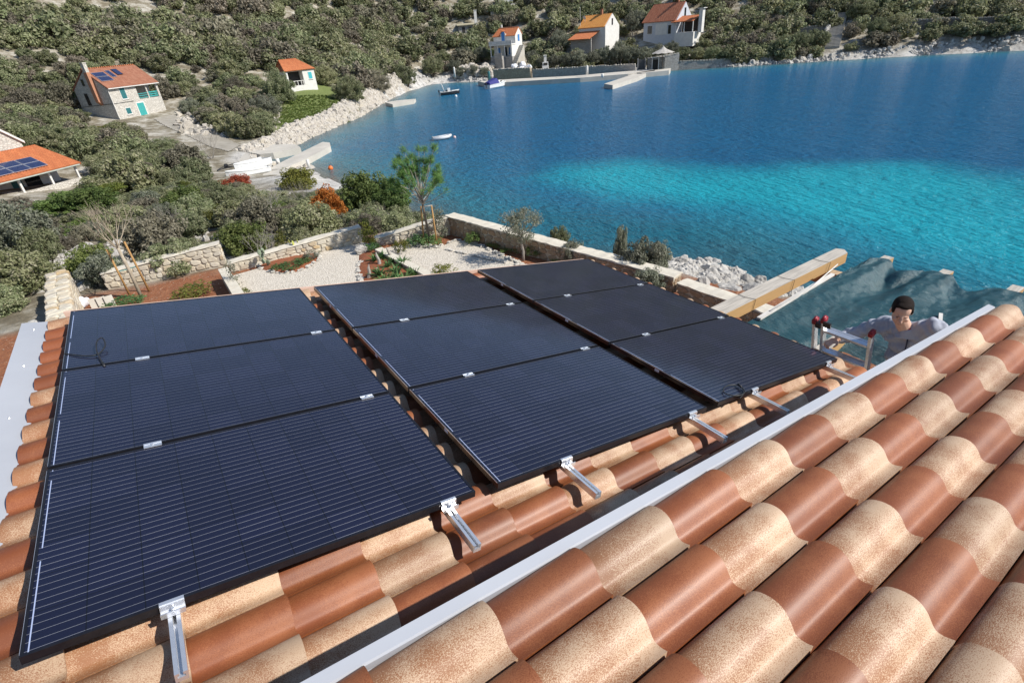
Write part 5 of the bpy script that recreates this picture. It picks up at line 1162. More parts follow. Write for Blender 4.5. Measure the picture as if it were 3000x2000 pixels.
roof_plane(m, (-.15, -e, ev - k + .1), (L_ + .2, -e, ev - k + .1), (L_ + .2, Dp / 2, rg + .1), (-.15, Dp / 2, rg + .1), .05, .28); roof_plane(m, (L_ + .2, Dp + e, ev - k + .1), (-.15, Dp + e, ev - k + .1), (-.15, Dp / 2, rg + .1), (L_ + .2, Dp / 2, rg + .1), .05, .28)
rf = m.build('roof', M_ROOF_RED, lh); m = MB(); ridge_row(m, (-.15, Dp / 2, rg + .14), (L_ + .2, Dp / 2, rg + .14)); m.build('ridge', M_ROOF_OR, rf)
m = MB(); m.box((L_ / 2, -e - .07, ev - k + .02), (L_ + .3, .12, .12)); m.build('gutter', M_WHITEP, lh)
m = MB(); m.prism([(-.6, 2.3), (-.002, 2.3), (-.002, 3.0), (-.6, 3.0)], [2.9, 2.3, 2.3, 2.9], [7.0] * 4); ch_ = m.build('chimney', simple('terracotta_render', (0.45, 0.22, 0.13), (0.37, 0.17, 0.1), 2, .85), lh); m = MB(); m.prism([(-.56, 2.34), (-.04, 2.34), (-.04, 2.96), (-.56, 2.96)], 7.002, 8.2); m.bx(-.62, .02, 2.28, 3.02, 8.202, 8.35); m.build('chimney_pot', M_MASON, ch_)
win(lh, 2.2, 2.95, .85, 1.55, 0, M_TEALDK); win(lh, 1.95, .75, .8, .85, 0, M_TEALDK)
f = MB(); f.bx(3.55, 5.05, -.04, .02, -.1, 2.2); d = f.build('door', M_WHITEP, lh); f = MB(); f.bx(3.7, 4.9, -.07, -.045, -.1, 2.05); f.build('door_leaf', M_TEAL, d); f = MB(); f.ell((4.75, -.1, .95), (.04, .04, .04), 8, 6); f.build('handle', M_ALU, d)
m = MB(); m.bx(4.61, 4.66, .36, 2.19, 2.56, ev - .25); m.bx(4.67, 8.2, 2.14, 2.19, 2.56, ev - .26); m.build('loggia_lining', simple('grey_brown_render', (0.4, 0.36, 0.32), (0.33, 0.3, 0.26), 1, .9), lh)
m = MB()
for z in (.12, .42, .72): m.bx(6.55, 8.22, .1, .16, 2.56 + z, 2.56 + z + .17); m.bx(4.65, 6.28, .1, .16, 2.56 + z, 2.56 + z + .1)
m.build('railing', M_TEAL, lh)
sidewin(lh, 5.4, 2.4, .75, 1.7, 0, M_GLASS); sidewin(lh, 4.9, 5.2, .55, .9, 0, M_GLASS)
m = MB()
for i in range(5): m.bx(L_ + .01 + i * .02, L_ + 1.4, -.4 + i * .35, -.052 + i * .35, -1.0, -.3 + i * .22)
m.build('stair', M_CONC, lh)
m = MB(); m.tube([(-.02, 7.5, 2.2), (-.04, 3, 2.35), (-.04, -.04, 2.45), (3.4, -.05, 2.45)], .035, 6); m.build('cable', M_DARKIN, lh)
m = MB(); m.tube([(-.05, -.05, ev - .3), (-.05, -.05, .4)], .05, 8); m.build('downpipe', M_WHITEP, lh)
sl_ = math.atan2(rg - ev, Dp / 2); cy, sy = math.cos(yaw), math.sin(yaw)
def lhw(x, y, z): return (-1.19 + x * cy - y * sy, 110 + x * sy + y * cy, hzl + z)
for i, (x, s, w, h_, lab) in enumerate(((.35, 2.3, 2.0, 1.05, 'upper solar panel at the left of the stone house roof'), (.35, 1.15, 2.0, 1.05, 'lower solar panel at the left of the stone house roof'), (2.75, 1.9, .75, 1.7, 'narrow solar panel in the middle of the stone house roof'), (3.95, 2.3, .95, 1.5, 'frameless dark blue solar panel at the right on the stone house roof'))):
    small_panel(None, lhw(x, s * math.cos(sl_), ev + .26 + s * math.sin(sl_)), w, h_, sl_, yaw, lab, 'solar panels of the stone house', M_ALU if i < 3 else M_BLACKFRAME)

# ---- small house among trees
sh_ = thing('small_house', 'small white house with an orange roof half hidden by a tree', 'house', (28.6, 122.5, 4.6), math.radians(8)); L_, Dp, ev, rg = 5.9, 5.0, 3.95, 5.9
m = MB(); m.bx(0, L_, 0, Dp, -1.5, 1.1); m.bx(0, .35, 0, Dp, 1.102, ev); m.bx(3.4, L_, 0, Dp, 1.102, ev); m.bx(.352, 3.398, 1.8, Dp, 1.102, ev); m.bx(.352, 3.398, 0, .3, ev - .3, ev); m.build('wall', M_WHITEP, sh_)
m = MB(); roof_plane(m, (-.25, -.3, ev - .1), (L_ + .25, -.3, ev - .1), (L_ - 2.2, Dp / 2, rg), (.2, Dp / 2, rg), .05, .3); roof_plane(m, (L_ + .25, Dp + .3, ev - .1), (-.25, Dp + .3, ev - .1), (.2, Dp / 2, rg), (L_ - 2.2, Dp / 2, rg), .05, .3); roof_plane(m, (L_ + .25, -.3, ev - .1), (L_ + .25, Dp + .3, ev - .1), (L_ - 2.2, Dp / 2, rg), (L_ - 2.21, Dp / 2 - .01, rg), .05, .3); roof_plane(m, (-.25, Dp + .3, ev - .1), (-.25, -.3, ev - .1), (.2, Dp / 2, rg), (.21, Dp / 2 + .01, rg), .05, .3); m.build('roof', M_ROOF_OR, sh_)
win(sh_, 4.9, 2.1, .75, 1.2, 0, simple('bright_turquoise_paint', (0.06, 0.45, 0.5), (0.05, 0.36, 0.42), 4, .5)); m = MB()
for x in (.6, 1.3, 2.0, 2.7, 3.2): m.bx(x, x + .1, .05, .15, 1.1, 1.9)
m.bx(.36, 3.39, .04, .16, 1.91, 2.0); m.build('railing', M_WHITEP, sh_); m = MB(); m.bx(.4, 3.35, 1.72, 1.79, 1.11, ev - .31); m.build('porch_lining', M_DARKIN, sh_)

# ---- house at the left edge with orange tiles
bh = thing('tiled_house', 'white house at the left edge with an orange roof carrying solar panels', 'house', (-6.3, 74.6, 1.25), math.radians(41 + 180))
# local x runs from the right end towards the left edge, local y points back to the camera's side negative
L_, ev = 13.0, 2.05; Dp = 4.2
m = MB(); m.bx(0, L_, 0.0, .3, -1.2, .75); m.build('terrace_wall', M_MASON, bh)
bh.rotation_euler = (0, 0, math.radians(41)); bh.location = (-6.3 - 13 * math.cos(math.radians(41)), 74.6 - 13 * math.sin(math.radians(41)), 1.25)
m = MB(); m.bx(0, L_ - .4, 2.6, 3.0, -1, ev + 1.2); m.build('wall', M_WHITEP, bh); 
for x in (1.0, 4.0, 7.0, 10.0, L_ - .15): m = MB(); m.bx(x - .09, x + .09, .06, .24, .752, ev - .12); m.build('porch_post', M_WHITEP, bh)
m = MB(); m.bx(0, L_ + .1, -.05, .1, ev - .118, ev + .02); m.bx(0, L_ + .1, -.42, -.3, ev - .05, ev + .06); m.build('eave_beam', simple('pale_green_beam', (0.42, 0.47, 0.42), (0.34, 0.38, 0.34), 3, .8), bh)
m = MB(); roof_plane(m, (-.2, -.4, ev + .06), (L_ + .3, -.4, ev + .06), (L_ - .2, Dp, ev + 2.1), (-.2, Dp, ev + 2.1), .1, .3); m.build('roof', M_ROOF_OR, bh)
for x, w, mt in ((5.2, 1.0, M_TEALDK), (8.3, 1.0, M_TEALDK), (11.2, 1.3, M_WHITEP), (2.5, 1.4, M_GLASS)):
    f = MB(); f.bx(x - w / 2, x + w / 2, 2.54, 2.59, .1, 1.9); f.build('door', mt, bh)
m = MB(); m.bx(9.1, 10.6, 2.5, 2.55, .2, 1.8); m.build('window', M_GLASS, bh)
m = MB(); gx0, gx1 = L_ - 10.5, L_ - 1.3; g0, gp = ev + 2.0, ev + 6.6; m.add([(gx0, Dp + .05, -1), (gx1, Dp + .05, -1), (gx1, Dp + .05, g0 + .75), ((gx0 + gx1) / 2, Dp + .05, gp), (gx0, Dp + .05, g0 + .75), (gx0, Dp + 8, -1), (gx1, Dp + 8, -1), (gx1, Dp + 8, g0 + .75), ((gx0 + gx1) / 2, Dp + 8, gp), (gx0, Dp + 8, g0 + .75)], [(0, 1, 2, 3, 4), (9, 8, 7, 6, 5), (1, 6, 7, 2), (0, 4, 9, 5)]); m.build('gable_wall', M_MASON, bh)
m = MB(); xm = (gx0 + gx1) / 2; roof_plane(m, (gx1 + .2, Dp - .15, g0 + .7), (gx1 + .2, Dp + 8.2, g0 + .7), (xm, Dp + 8.2, gp + .15), (xm, Dp - .15, gp + .15), .05, .3); roof_plane(m, (gx0 - .2, Dp + 8.2, g0 + .7), (gx0 - .2, Dp - .15, g0 + .7), (xm, Dp - .15, gp + .15), (xm, Dp + 8.2, gp + .15), .05, .3); m.build('roof', M_ROOF_RED, bh); m = MB(); m.add([(gx1 + .2, Dp - .2, g0 + .74), (gx1 + .2, Dp, g0 + .74), (xm, Dp, gp + .24), (xm, Dp - .2, gp + .24), (gx1 + .2, Dp - .2, g0 + .5), (gx1 + .2, Dp, g0 + .5), (xm, Dp, gp + .0), (xm, Dp - .2, gp + .0)], [(0, 1, 2, 3), (4, 7, 6, 5), (0, 3, 7, 4), (1, 5, 6, 2), (0, 4, 5, 1)]); m.build('verge', M_WHITEP, bh)
win(bh, L_ - 5.0, ev + 2.5, 1.0, 1.5, Dp + .05, M_TEALDK, sill=False)
ya = math.radians(41); slb = math.atan2(2.1 - .06, Dp + .4)
def bhw(x, y, z): return (bh.location.x + x * math.cos(ya) - y * math.sin(ya), bh.location.y + x * math.sin(ya) + y * math.cos(ya), 1.25 + z)
for i in range(4):
    for j in range(2):
        s = .75 + j * 1.03; small_panel(None, bhw(L_ - 4.15 - 1.66 * i, -.4 + s * math.cos(slb), ev + .26 + s * math.sin(slb)), 1.62, 1.0, slb, ya, f'{["lower", "upper"][j]} solar panel on the orange roof, {["first", "second", "third", "fourth"][i]} from the right', 'solar panels of the tiled house')
low_wall('boundary_wall', 'long pale low wall running from the tiled house to the bushes', (G(240, 552, 1.9), G(440, 515, 1.9)), 1.0, .4, M_QUAY, .9)

# ---- far houses: local x to the right, front wall at y = 0 facing the camera
def far_house(name, label, A, B, z, parts):
    rz = math.atan2(B[1] - A[1], B[0] - A[0]); t = thing(name, label, 'house', (A[0], A[1], z), rz); parts(t, float(np.hypot(B[0] - A[0], B[1] - A[1]))); return t
def f1(t, L):
    L = 7.6; m = MB(); m.bx(0, L, 0, 6.5, -1.5, 2.6); m.build('basement', M_MASON_G, t)
    m = MB(); m.bx(0, L, 2.4, 6.5, 2.602, 8.0); m.bx(0, .3, 0, 2.39, 2.602, 2.9); m.bx(L - .5, L, 0, 2.39, 2.602, 5.6); m.build('wall', M_WHITEP, t)
    m = MB(); m.bx(-.2, L + .1, -.2, 2.39, 5.602, 5.9); m.build('balcony', M_WHITEP, t); m = MB(); m.bx(-.2, L + .1, -.2, -.05, 5.902, 6.75); m.bx(-.2, -.05, -.04, 2.38, 5.902, 6.75); m.build('parapet', simple('grey_white_render', (0.55, 0.54, 0.52), (0.47, 0.46, 0.45), 1, .85), t)
    for x in (0.05, 2.5, 4.9): m = MB(); m.tube([(x + .15, .1, 2.6), (x + .15, .1, 5.6)], .16, 8); m.build('column', M_WHITEP, t)
    for x0 in (1.2, 4.6):                                  # pale balusters let into the parapet
        for q in range(5): m = MB(); m.bx(x0 + q * .26, x0 + q * .26 + .12, -.26, -.205, 6.05, 6.6); m.build('baluster', M_WHITEBOAT, t)
    win(t, 1.7, 3.0, 1.0, 1.9, 2.4, M_BLUEP); win(t, 4.0, 2.7, 1.1, 2.3, 2.4, M_GLASS, shutter=False, sill=False); win(t, 5.7, 3.0, 1.0, 1.9, 2.4, M_BLUEP)
    win(t, 3.6, 6.6, 1.1, 2.4, 2.1, M_BLUEP, sill=False); m = MB(); m.bx(2.7, 4.5, 2.15, 2.39, 6.0, 8.6); m.build('dormer', M_WHITEP, t)
    m = MB(); roof_plane(m, (-.2, 2.1, 7.9), (L + .1, 2.1, 7.9), (L + .1, 4.6, 10.0), (-.2 + 1.2, 4.6, 10.0), .06, .35); roof_plane(m, (L + .1, 6.8, 8.1), (-.2, 6.8, 8.1), (1.0, 4.6, 10.0), (L + .1, 4.6, 10.0), .06, .35); roof_plane(m, (2.55, 1.9, 8.5), (3.6, 1.9, 9.3), (3.6, 3.8, 9.35), (2.55, 2.9, 8.55), .05, .3); rf = m.build('roof', M_ROOF_OR, t); m = MB(); ridge_row(m, (1.0, 4.6, 10.05), (L, 4.6, 10.05)); m.build('ridge', M_ROOF_RED, rf)
    m = MB(); m.add([(L + .05, 2.4, 7.9), (L + .05, 6.5, 7.9), (L + .05, 4.55, 9.95), (L - .3, 2.4, 7.9), (L - .3, 6.5, 7.9), (L - .3, 4.55, 9.95)], [(0, 1, 2), (3, 5, 4), (0, 2, 5, 3), (1, 4, 5, 2)]); m.build('gable', M_WHITEP, t)
    m = MB(); m.box((1.6, 5.0, 10.2), (.4, .4, 1.4)); m.build('chimney', M_WHITEP, t)
    m = MB(); m.bx(2.4, 5.0, -1.6, -.205, -1.5, 2.9); m.bx(2.4, 5.0, -1.75, -1.61, 2.0, 3.7); m.build('terrace', M_MASON_G, t)
    m = MB()
    for i in range(14): m.bx(L + .2, L + 1.6, -2.2 + .5 * i, -1.702 + .5 * i, -1.5, -.6 + .45 * i)
    m.build('stair', M_CONC, t)
    sidewin(t, 4.4, 6.4, 1.0, 1.7, L, M_BLUEP, 1)
A1, B1_ = AD(1440, 195, 183), AD(1520, 190, 178)
far_house('villa', 'white villa with blue shutters and a columned balcony above the quay', A1, B1_, 2.8, f1)
def f2(t, L):
    L = 9.5; m = MB(); m.bx(0, L, 0, 7, -3, 7.0); m.add([(L, 0, 7.002), (L, 7, 7.002), (L, 3.5, 10.0), (L - .4, 0, 7.002), (L - .4, 7, 7.002), (L - .4, 3.5, 10)], [(0, 1, 2), (3, 5, 4), (0, 2, 5, 3), (1, 4, 5, 2), (0, 3, 4, 1)]); m.build('wall', M_WHITEP, t)
    m = MB(); roof_plane(m, (-.3, -.3, 6.9), (L - .3, -.3, 6.9), (L - .3, 3.5, 10.1), (-.3, 3.5, 10.1), .07, .35); roof_plane(m, (L - .3, 7.3, 6.9), (-.3, 7.3, 6.9), (-.3, 3.5, 10.1), (L - .3, 3.5, 10.1), .07, .35); m.build('roof', M_ROOF_YEL, t)
    m = MB(); roof_plane(m, (-.8, -4.6, 4.2), (L - 2.4, -4.6, 4.2), (L - 2.0, -.05, 6.0), (-.4, -.05, 6.0), .07, .35); m.build('porch_roof', M_ROOF_OR, t); m = MB(); m.bx(-.6, L - 2.6, -3.4, -3.1, -3, 4.3); m.build('porch_wall', M_MASON_G, t)
    m = MB(); m.box((5.6, 3.6, 10.6), (.6, .6, 1.3)); m.box((5.6, 3.6, 11.35), (.8, .8, .12)); m.build('chimney', M_ROOF_RED, t); m = MB(); m.tube([(.1, .4, 7), (.1, .4, 12.4)], .05, 6); m.build('aerial_mast', M_WHITEP, t)
    m = MB(); m.ell((1.0, 1.2, 9.6), (.55, .1, .55), 14, 8, Matrix.Rotation(.5, 3, 'X')); m.tube([(1.0, 1.3, 9.4), (1.0, 1.6, 8.2)], .05, 6); m.build('satellite_dish', M_WHITEP, t); sidewin(t, 3.4, 7.2, .6, 1.6, L, M_GLASS, 1)
A2, B2_ = AD(1697, 88, 186), AD(1808, 80, 178)
far_house('orange_house', 'house with two bright yellow orange roofs behind the far olive trees', A2, B2_, 4.0, f2)
def f3(t, L):
    L = 11.5; m = MB(); m.bx(0, L, 0, 7.5, -3, 3.6); m.add([(L, 0, 3.602), (L, 7.5, 3.602), (L, 3.75, 7.8), (L - .4, 0, 3.602), (L - .4, 7.5, 3.602), (L - .4, 3.75, 7.8)], [(0, 1, 2), (3, 5, 4), (0, 2, 5, 3), (1, 4, 5, 2), (0, 3, 4, 1)]); m.build('wall', simple('blue_grey_render', (0.56, 0.58, 0.62), (0.48, 0.5, 0.54), 1.2, .85), t)
    m = MB(); roof_plane(m, (-.4, -.4, 3.5), (L - .2, -.4, 3.5), (L - .2, 3.75, 7.95), (.6, 3.75, 7.95), .08, .35); roof_plane(m, (L - .2, 7.9, 3.5), (-.4, 7.9, 3.5), (.6, 3.75, 7.95), (L - .2, 3.75, 7.95), .08, .35); m.build('roof', M_ROOF_MIX, t)
    win(t, 2.3, .6, 1.6, 2.0, 0, M_GLASS, shutter=False); m = MB(); m.bx(4.4, 8.4, -.06, -.01, .2, 3.0); m.build('porch_front', M_WHITEP, t); win(t, 9.3, .3, 1.0, 2.2, 0, M_GLASS, shutter=False, sill=False)
    m = MB(); m.bx(L + .02, L + 6.2, -.6, 2.8, -3, .5); m.build('terrace', M_WHITEP, t); m = MB(); roof_plane(m, (L - 1.2, -1.0, 3.1), (L + 6.0, -1.0, 3.1), (L + 6.0, 2.6, 4.4), (L - .8, 2.6, 4.4), .06, .4); m.build('porch_roof', M_ROOF_OR, t)
    for x in (.2, 2.9, 5.7): m = MB(); m.tube([(L + x, -.4, .5), (L + x, -.4, 3.1)], .14, 8); m.build('column', M_WHITEP, t)
    m = MB(); m.bx(L + .1, L + 6, 2.6, 2.75, .502, 3.6); m.build('porch_lining', M_DARKIN, t); m = MB(); m.box((L + 7.0, 1.5, 3.0), (1.1, 1.1, 5.6)); m.box((L + 7.0, 1.5, 5.9), (1.9, 1.6, .16)); m.build('outdoor_chimney', M_WHITEP, t); sidewin(t, 3.7, 4.4, .7, 2.0, L, M_GLASS, 1); m = MB(); m.box((8.8, 3.9, 8.4), (.6, .6, 1.6)); m.build('chimney', M_ROOF_RED, t)
A3, B3_ = AD(1885, 100, 187), AD(2010, 100, 178)
far_house('grey_house', 'blue grey house with a steep patchy red roof at the top right', A3, B3_, 7.4, f3)
# hut and ruins up the slope
P_ = hits(1345, 100); hut = thing('hut', 'small dark hut with a pale flat roof above the villa', 'hut', P_, math.radians(-30)); m = MB(); m.bx(0, 5, 0, 3.5, -1, 2.2); m.build('wall', M_MASON_G, hut); m = MB(); m.prism([(-.5, -.5), (5.5, -.5), (5.5, 4), (-.5, 4)], [2.2, 2.2, 2.7, 2.7], [2.4, 2.4, 2.9, 2.9]); m.build('roof', simple('pale_corrugated_roof', (0.42, 0.38, 0.26), (0.34, 0.3, 0.2), 1, .9), hut); m = MB(); m.bx(1.2, 2.2, -.05, -.01, 0, 1.8); m.build('door', M_DARKIN, hut); m = MB(); m.bx(3.4, 4.3, -.05, -.01, .8, 1.7); m.build('window', M_GLASS, hut)
P_ = hits(1395, 72); post_ = thing('chimney_post', 'white chimney stack standing alone above the hut', 'chimney', P_, -.5); m = MB(); m.bx(-.45, .45, -.4, .4, -.5, 4.0); m.bx(-.55, .55, -.5, .5, 4.002, 4.2); m.build('shaft', M_WHITEP, post_)
P_ = hits(1440, 62); t = thing('ruin', 'roofless pale stone ruin on the slope above the villa', 'ruin', P_, -.5); m = MB(); m.bx(0, 6, 0, .5, -1, 2.6); m.bx(0, .5, .51, 5, -1, 3.0); m.bx(5.5, 6, .51, 5, -1, 1.6); m.build('wall', M_MASON, t); m = MB(); m.bx(6.2, 15, .2, .7, -1, 1.2); m.build('yard_wall', M_MASON, t)
P_ = hits(1462, 25); t = thing('ruin', 'small pale outbuilding at the top edge above the villa', 'ruin', P_, -.5); m = MB(); m.bx(0, 5, 0, 4, -1, 2.4); m.bx(5.1, 9, 0, .4, -1, 1); m.build('wall', M_WHITEP, t)

# thatched parasol, barbecue, white sacks, dock things on the far quay
P_ = G(1940, 200, 1.1); t = thing('parasol', 'thatched parasol on the landing below the right houses', 'parasol', P_); m = MB(); m.tube([(0, 0, -.5), (0, 0, 4.4)], .08, 8); m.build('pole', M_BARK, t, True)
m = MB(); rr = [(2.7, 3.4), (1.8, 3.7), (.8, 4.1), (.22, 4.6), (.04, 4.9)]; n = 20; vs = [(r * math.cos(6.283 * i / n) * (1 + .06 * (i % 2)), r * math.sin(6.283 * i / n) * (1 + .06 * (i % 2)), z - (.12 * (i % 2) if r > 2 else 0)) for r, z in rr for i in range(n)]; m.add(vs, [(j * n + i, j * n + (i + 1) % n, (j + 1) * n + (i + 1) % n, (j + 1) * n + i) for j in range(4) for i in range(n)] + [tuple(range(4 * n, 5 * n)), tuple(range(n - 1, -1, -1))]); m.build('thatch', simple('grey_thatch', (0.5, 0.47, 0.43), (0.36, 0.33, 0.29), 3, .95, 0, .6, 9, .1), t)
P_ = G(1898, 203, 1.1); t = thing('boat_house', 'small stone boathouse with a dark doorway beside the parasol', 'hut', P_, -.75); m = MB(); m.bx(0, 1.1, 0, 4, -1, 2.3); m.bx(2.4, 4.0, 0, 4, -1, 2.3); m.bx(1.102, 2.398, 0, 4, 2.0, 2.3); m.build('wall', M_MASON_DK, t); m = MB(); m.bx(1.11, 2.39, .6, .7, -1, 1.99); m.build('door', M_DARKIN, t); m = MB(); m.bx(.9, 1.05, -.08, -.01, -.5, 2.4); m.bx(2.45, 2.6, -.08, -.01, -.5, 2.4); m.bx(.9, 2.6, -.08, -.01, 2.41, 2.55); m.build('door_frame', M_WHITEP, t)
P_ = G(1870, 203, 1.1); t = thing('door_gate', 'dark grey gate at the right end of the low quay wall', 'gate', P_, -.75); m = MB(); m.bx(0, 1.5, -.06, .06, -.2, 2.1); m.build('leaf', simple('grey_gate_paint', (0.1, 0.1, 0.1), (0.07, 0.07, 0.07), 2, .6), t); m = MB(); m.bx(-.3, -.01, -.2, .2, -.2, 2.4); m.bx(1.51, 1.8, -.2, .2, -.2, 2.4); m.build('gate_post', M_MASON_G, t)
P_ = AD(1598, 193, 168); P_[2] = 1.5; t = thing('barbecue', 'white masonry barbecue with a chimney under the far olive trees', 'barbecue', P_, -.6); m = MB(); m.bx(-.9, .9, -.5, .5, 0, 1.3); m.prism([(-.8, -.45), (.8, -.45), (.8, .45), (-.8, .45)], 1.302, 2.2); m.bx(-.35, .35, -.3, .3, 2.202, 3.6); m.bx(-.5, .5, -.42, .42, 3.75, 3.9); m.bx(-.33, -.2, -.28, .28, 3.602, 3.748); m.bx(.2, .33, -.28, .28, 3.602, 3.748); m.build('masonry', M_WHITEP, t); m = MB(); m.bx(-.55, .55, -.54, -.505, 1.4, 2.0); m.build('hearth', M_DARKIN, t)
for i, (x, y, s) in enumerate(((1508, 193, 1.1), (1532, 188, 1.25), (1550, 194, 1.0), (1527, 198, .9))):
    P_ = AD(x, y, 167 - i * .6); t = thing('bulk_bag', f'big white building sack on the brown quay wall, {["first", "second", "third", "fourth"][i]} from the left' if i < 3 else 'bluish white building sack in front of the others', 'sack', P_, i, 'building sacks on the quay'); o = mobj('bag', withmat(me2, MATS['white_plastic_sack']), None, t); o.scale = (2.6 * s, 2.6 * s, 3.4 * s); o.location = (0, 0, -.9)
post(1434, 236, 1.0, 2.2, .35, 'green covered pole standing at the left end of the quay', 'covered_pole', M_TEALDK); post(1333, 226, 1.6, 2.6, .25, 'white pillar standing in the rubble left of the quay', 'pillar', M_WHITEP); post(1765, 226, .9, .7, .3, 'white bollard on the edge of the far quay', 'bollard', M_WHITEP, 'bollard'); post(1720, 218, 1.4, 1.9, .3, 'white gatepost in the low quay wall', 'gatepost', M_WHITEP)

# stone steps on the right shore
S0, S1 = AD(2432, 166, 168), AD(2470, 12, 196)
st = thing('stone_steps', 'long flight of stone steps climbing the right shore', 'steps', (S0[0], S0[1], S0[2] - .2), math.atan2(S1[1] - S0[1], S1[0] - S0[0])); run = float(np.hypot(*(S1 - S0)[:2])); rise = S1[2] - S0[2]; ns = 30
mm_ = MB(); mm_.bx(0, run / ns * 1.08, -1.6, 1.6, -1.4, 0); sme = mm_.mesh('step'); sme.materials.append(simple('grey_step_stone', (0.4, 0.38, 0.34), (0.28, 0.26, 0.23), 2, .95, 0, .5, 8, .04))
zst = []
for i in range(ns):
    f_ = (i + .5) / ns; zt = hz(S0[0] + (S1[0] - S0[0]) * f_, S0[1] + (S1[1] - S0[1]) * f_) + .45; zst.append(max(zt, (zst[-1] + .12) if zst else 0))
    mobj('step', sme, None, st, (run * i / ns, 0, zst[-1] - (S0[2] - .2)))
for s in (-1,):
    for i in range(26): o = mobj('wall_stone', withmat(ROCK[i % 7], M_ROCK), None, st, (run * (i + 4) / 30, 2.1 * -s + rs.uniform(-.2, .2), zst[min(i + 4, ns - 1)] - (S0[2] - .2) + .3)); o.scale = (.75, .55, .6); o.rotation_euler = (rs.random(), rs.random(), rs.random())

# ================================================================== BOATS AND BUOYS
def hull_mesh(m, L, B, H, nose=1.0, sheer=.25, flat=.55, n=14, inner=True, draft=.25):
    """open hull, x forward from the stern at 0; returns nothing, fills m"""
    sec = []
    for i in range(n + 1):
        t = i / n; w = B / 2 * (1 if t < .45 else math.cos((t - .45) / .55 * math.pi / 2) ** (.75 * nose)) * (.9 + .1 * min(1, t * 3)); w = max(w, .03); top = H + sheer * t * t; keel = -draft * (1 - t ** 3)
        x = L * t; pr = [(0, keel), (w * flat, keel + .04 + .1 * t), (w * .92, H * .35 + keel * .3), (w, top)]
        full = [(x + .0, -y, z) for y, z in pr[::-1]] + [(x, y, z) for y, z in pr[1:]]; sec.append(full)
    k = len(sec[0]); vs = [p for s in sec for p in s]; fs = []
    for i in range(n):
        for j in range(k - 1): fs.append((i * k + j, i * k + j + 1, (i + 1) * k + j + 1, (i + 1) * k + j))
    fs.append(tuple(range(k - 1, -1, -1))); m.add(vs, fs)
    return [(s[0], s[-1]) for s in sec]
def boat(name, label, px, py, rz, L, B, H, mat, z=0.0, rim=None, parts=None, seats=True, inside=None, tilt=0, P=None):
    p = G(px, py, z) if P is None else P; t = thing(name, label, 'boat', (p[0], p[1], z), rz); t.rotation_euler = (0, tilt, rz)
    m = MB(); top = hull_mesh(m, L, B, H); m.build('hull', mat, t, False)
    m = MB(); r_ = []; 
    for s in (0, 1): m.tube([q[s] for q in top], .045, 6, False)
    m.build('gunwale', rim or mat, t, True)
    m = MB(); k = len(top); zf = H * .45; vs = []
    for q in top[:-1]: vs += [(q[0][0], q[0][1] * .93, zf), (q[1][0], q[1][1] * .93, zf)]
    m.add(vs, [(2 * i, 2 * i + 2, 2 * i + 3, 2 * i + 1) for i in range(len(vs) // 2 - 1)]); m.build('floor', inside or mat, t)
    if seats:
        for f_ in (.18, .5):
            m = MB(); m.bx(L * f_, L * f_ + .3, -B * .44, B * .44, H * .68, H * .75); m.build('thwart', inside or mat, t)
    if parts: parts(t, L, B, H)
    return t
def outboard(t, H, mat=M_DARKHULL):
    m = MB(); m.box((-.3, 0, H + .25), (.36, .3, .5)); m.box((-.3, 0, H - .25), (.14, .1, .7)); m.build('outboard_motor', mat, t)
def p_console(t, L, B, H):
    outboard(t, H); m = MB(); m.bx(L * .38, L * .52, -.35, .35, H * .46, H + .75); m.build('console', M_WHITEBOAT, t); m = MB(); m.bx(L * .3, L * .37, -.5, .5, H * .46, H + .4); m.build('seat', M_DARKHULL, t)
    m = MB(); m.tube([(L * .22, -B * .42, H), (L * .10, -B * .38, H + 1.75), (L * .08, 0, H + 1.85), (L * .10, B * .38, H + 1.75), (L * .22, B * .42, H)], .065, 8); m.build('arch', M_WHITEBOAT, t, True); m = MB(); m.bx(L * .62, L * .95, -B * .26, B * .26, H + .05, H + .2); m.build('foredeck', M_WHITEBOAT, t)
boat('motor_boat', 'moored motor boat with a black hull and white roll bar', 1291, 280, math.radians(-22), 4.6, 1.9, .65, M_DARKHULL, rim=M_WHITEBOAT, parts=p_console, seats=False, inside=M_WHITEBOAT)
def p_cover(t, L, B, H):
    outboard(t, H); m = MB(); m.add([(0, -B / 2, H + .05), (L * .5, -B / 2, H + .12), (L * .5, B / 2, H + .12), (0, B / 2, H + .05), (.1, -B * .3, H + .55), (L * .42, -B * .34, H + 1.25), (L * .42, B * .34, H + 1.25), (.1, B * .3, H + .55)], [(0, 1, 5, 4), (1, 2, 6, 5), (2, 3, 7, 6), (3, 0, 4, 7), (4, 5, 6, 7)]); m.build('cover', M_BLUECOVER, t)
    m = MB(); m.add([(L * .5, -B * .48, H + .1), (L * .95, -.12, H + .28), (L * .95, .12, H + .28), (L * .5, B * .48, H + .1), (L * .5, -B * .32, H + .8), (L * .8, -.1, H + .4), (L * .8, .1, H + .4), (L * .5, B * .32, H + .8)], [(0, 1, 5, 4), (2, 3, 7, 6), (4, 5, 6, 7), (1, 2, 6, 5), (3, 0, 4, 7)]); m.build('cabin', M_WHITEBOAT, t); m = MB(); m.bx(L * .55, L * .68, -B * .35 - .02, -B * .33, H + .35, H + .55); m.build('cabin_window', M_GLASS, t)
boat('speed_boat', 'white speedboat under a dark blue cover moored stern out at the quay', 1428, 262, math.radians(12), 6.6, 2.3, .95, M_WHITEBOAT, parts=p_cover, seats=False)
boat('skiff', 'small open blue skiff moored along the far quay', 1634, 241, math.radians(-22), 4.0, 1.4, .5, M_BLUEBOAT, parts=lambda t, L, B, H: outboard(t, H, M_RUBBER))
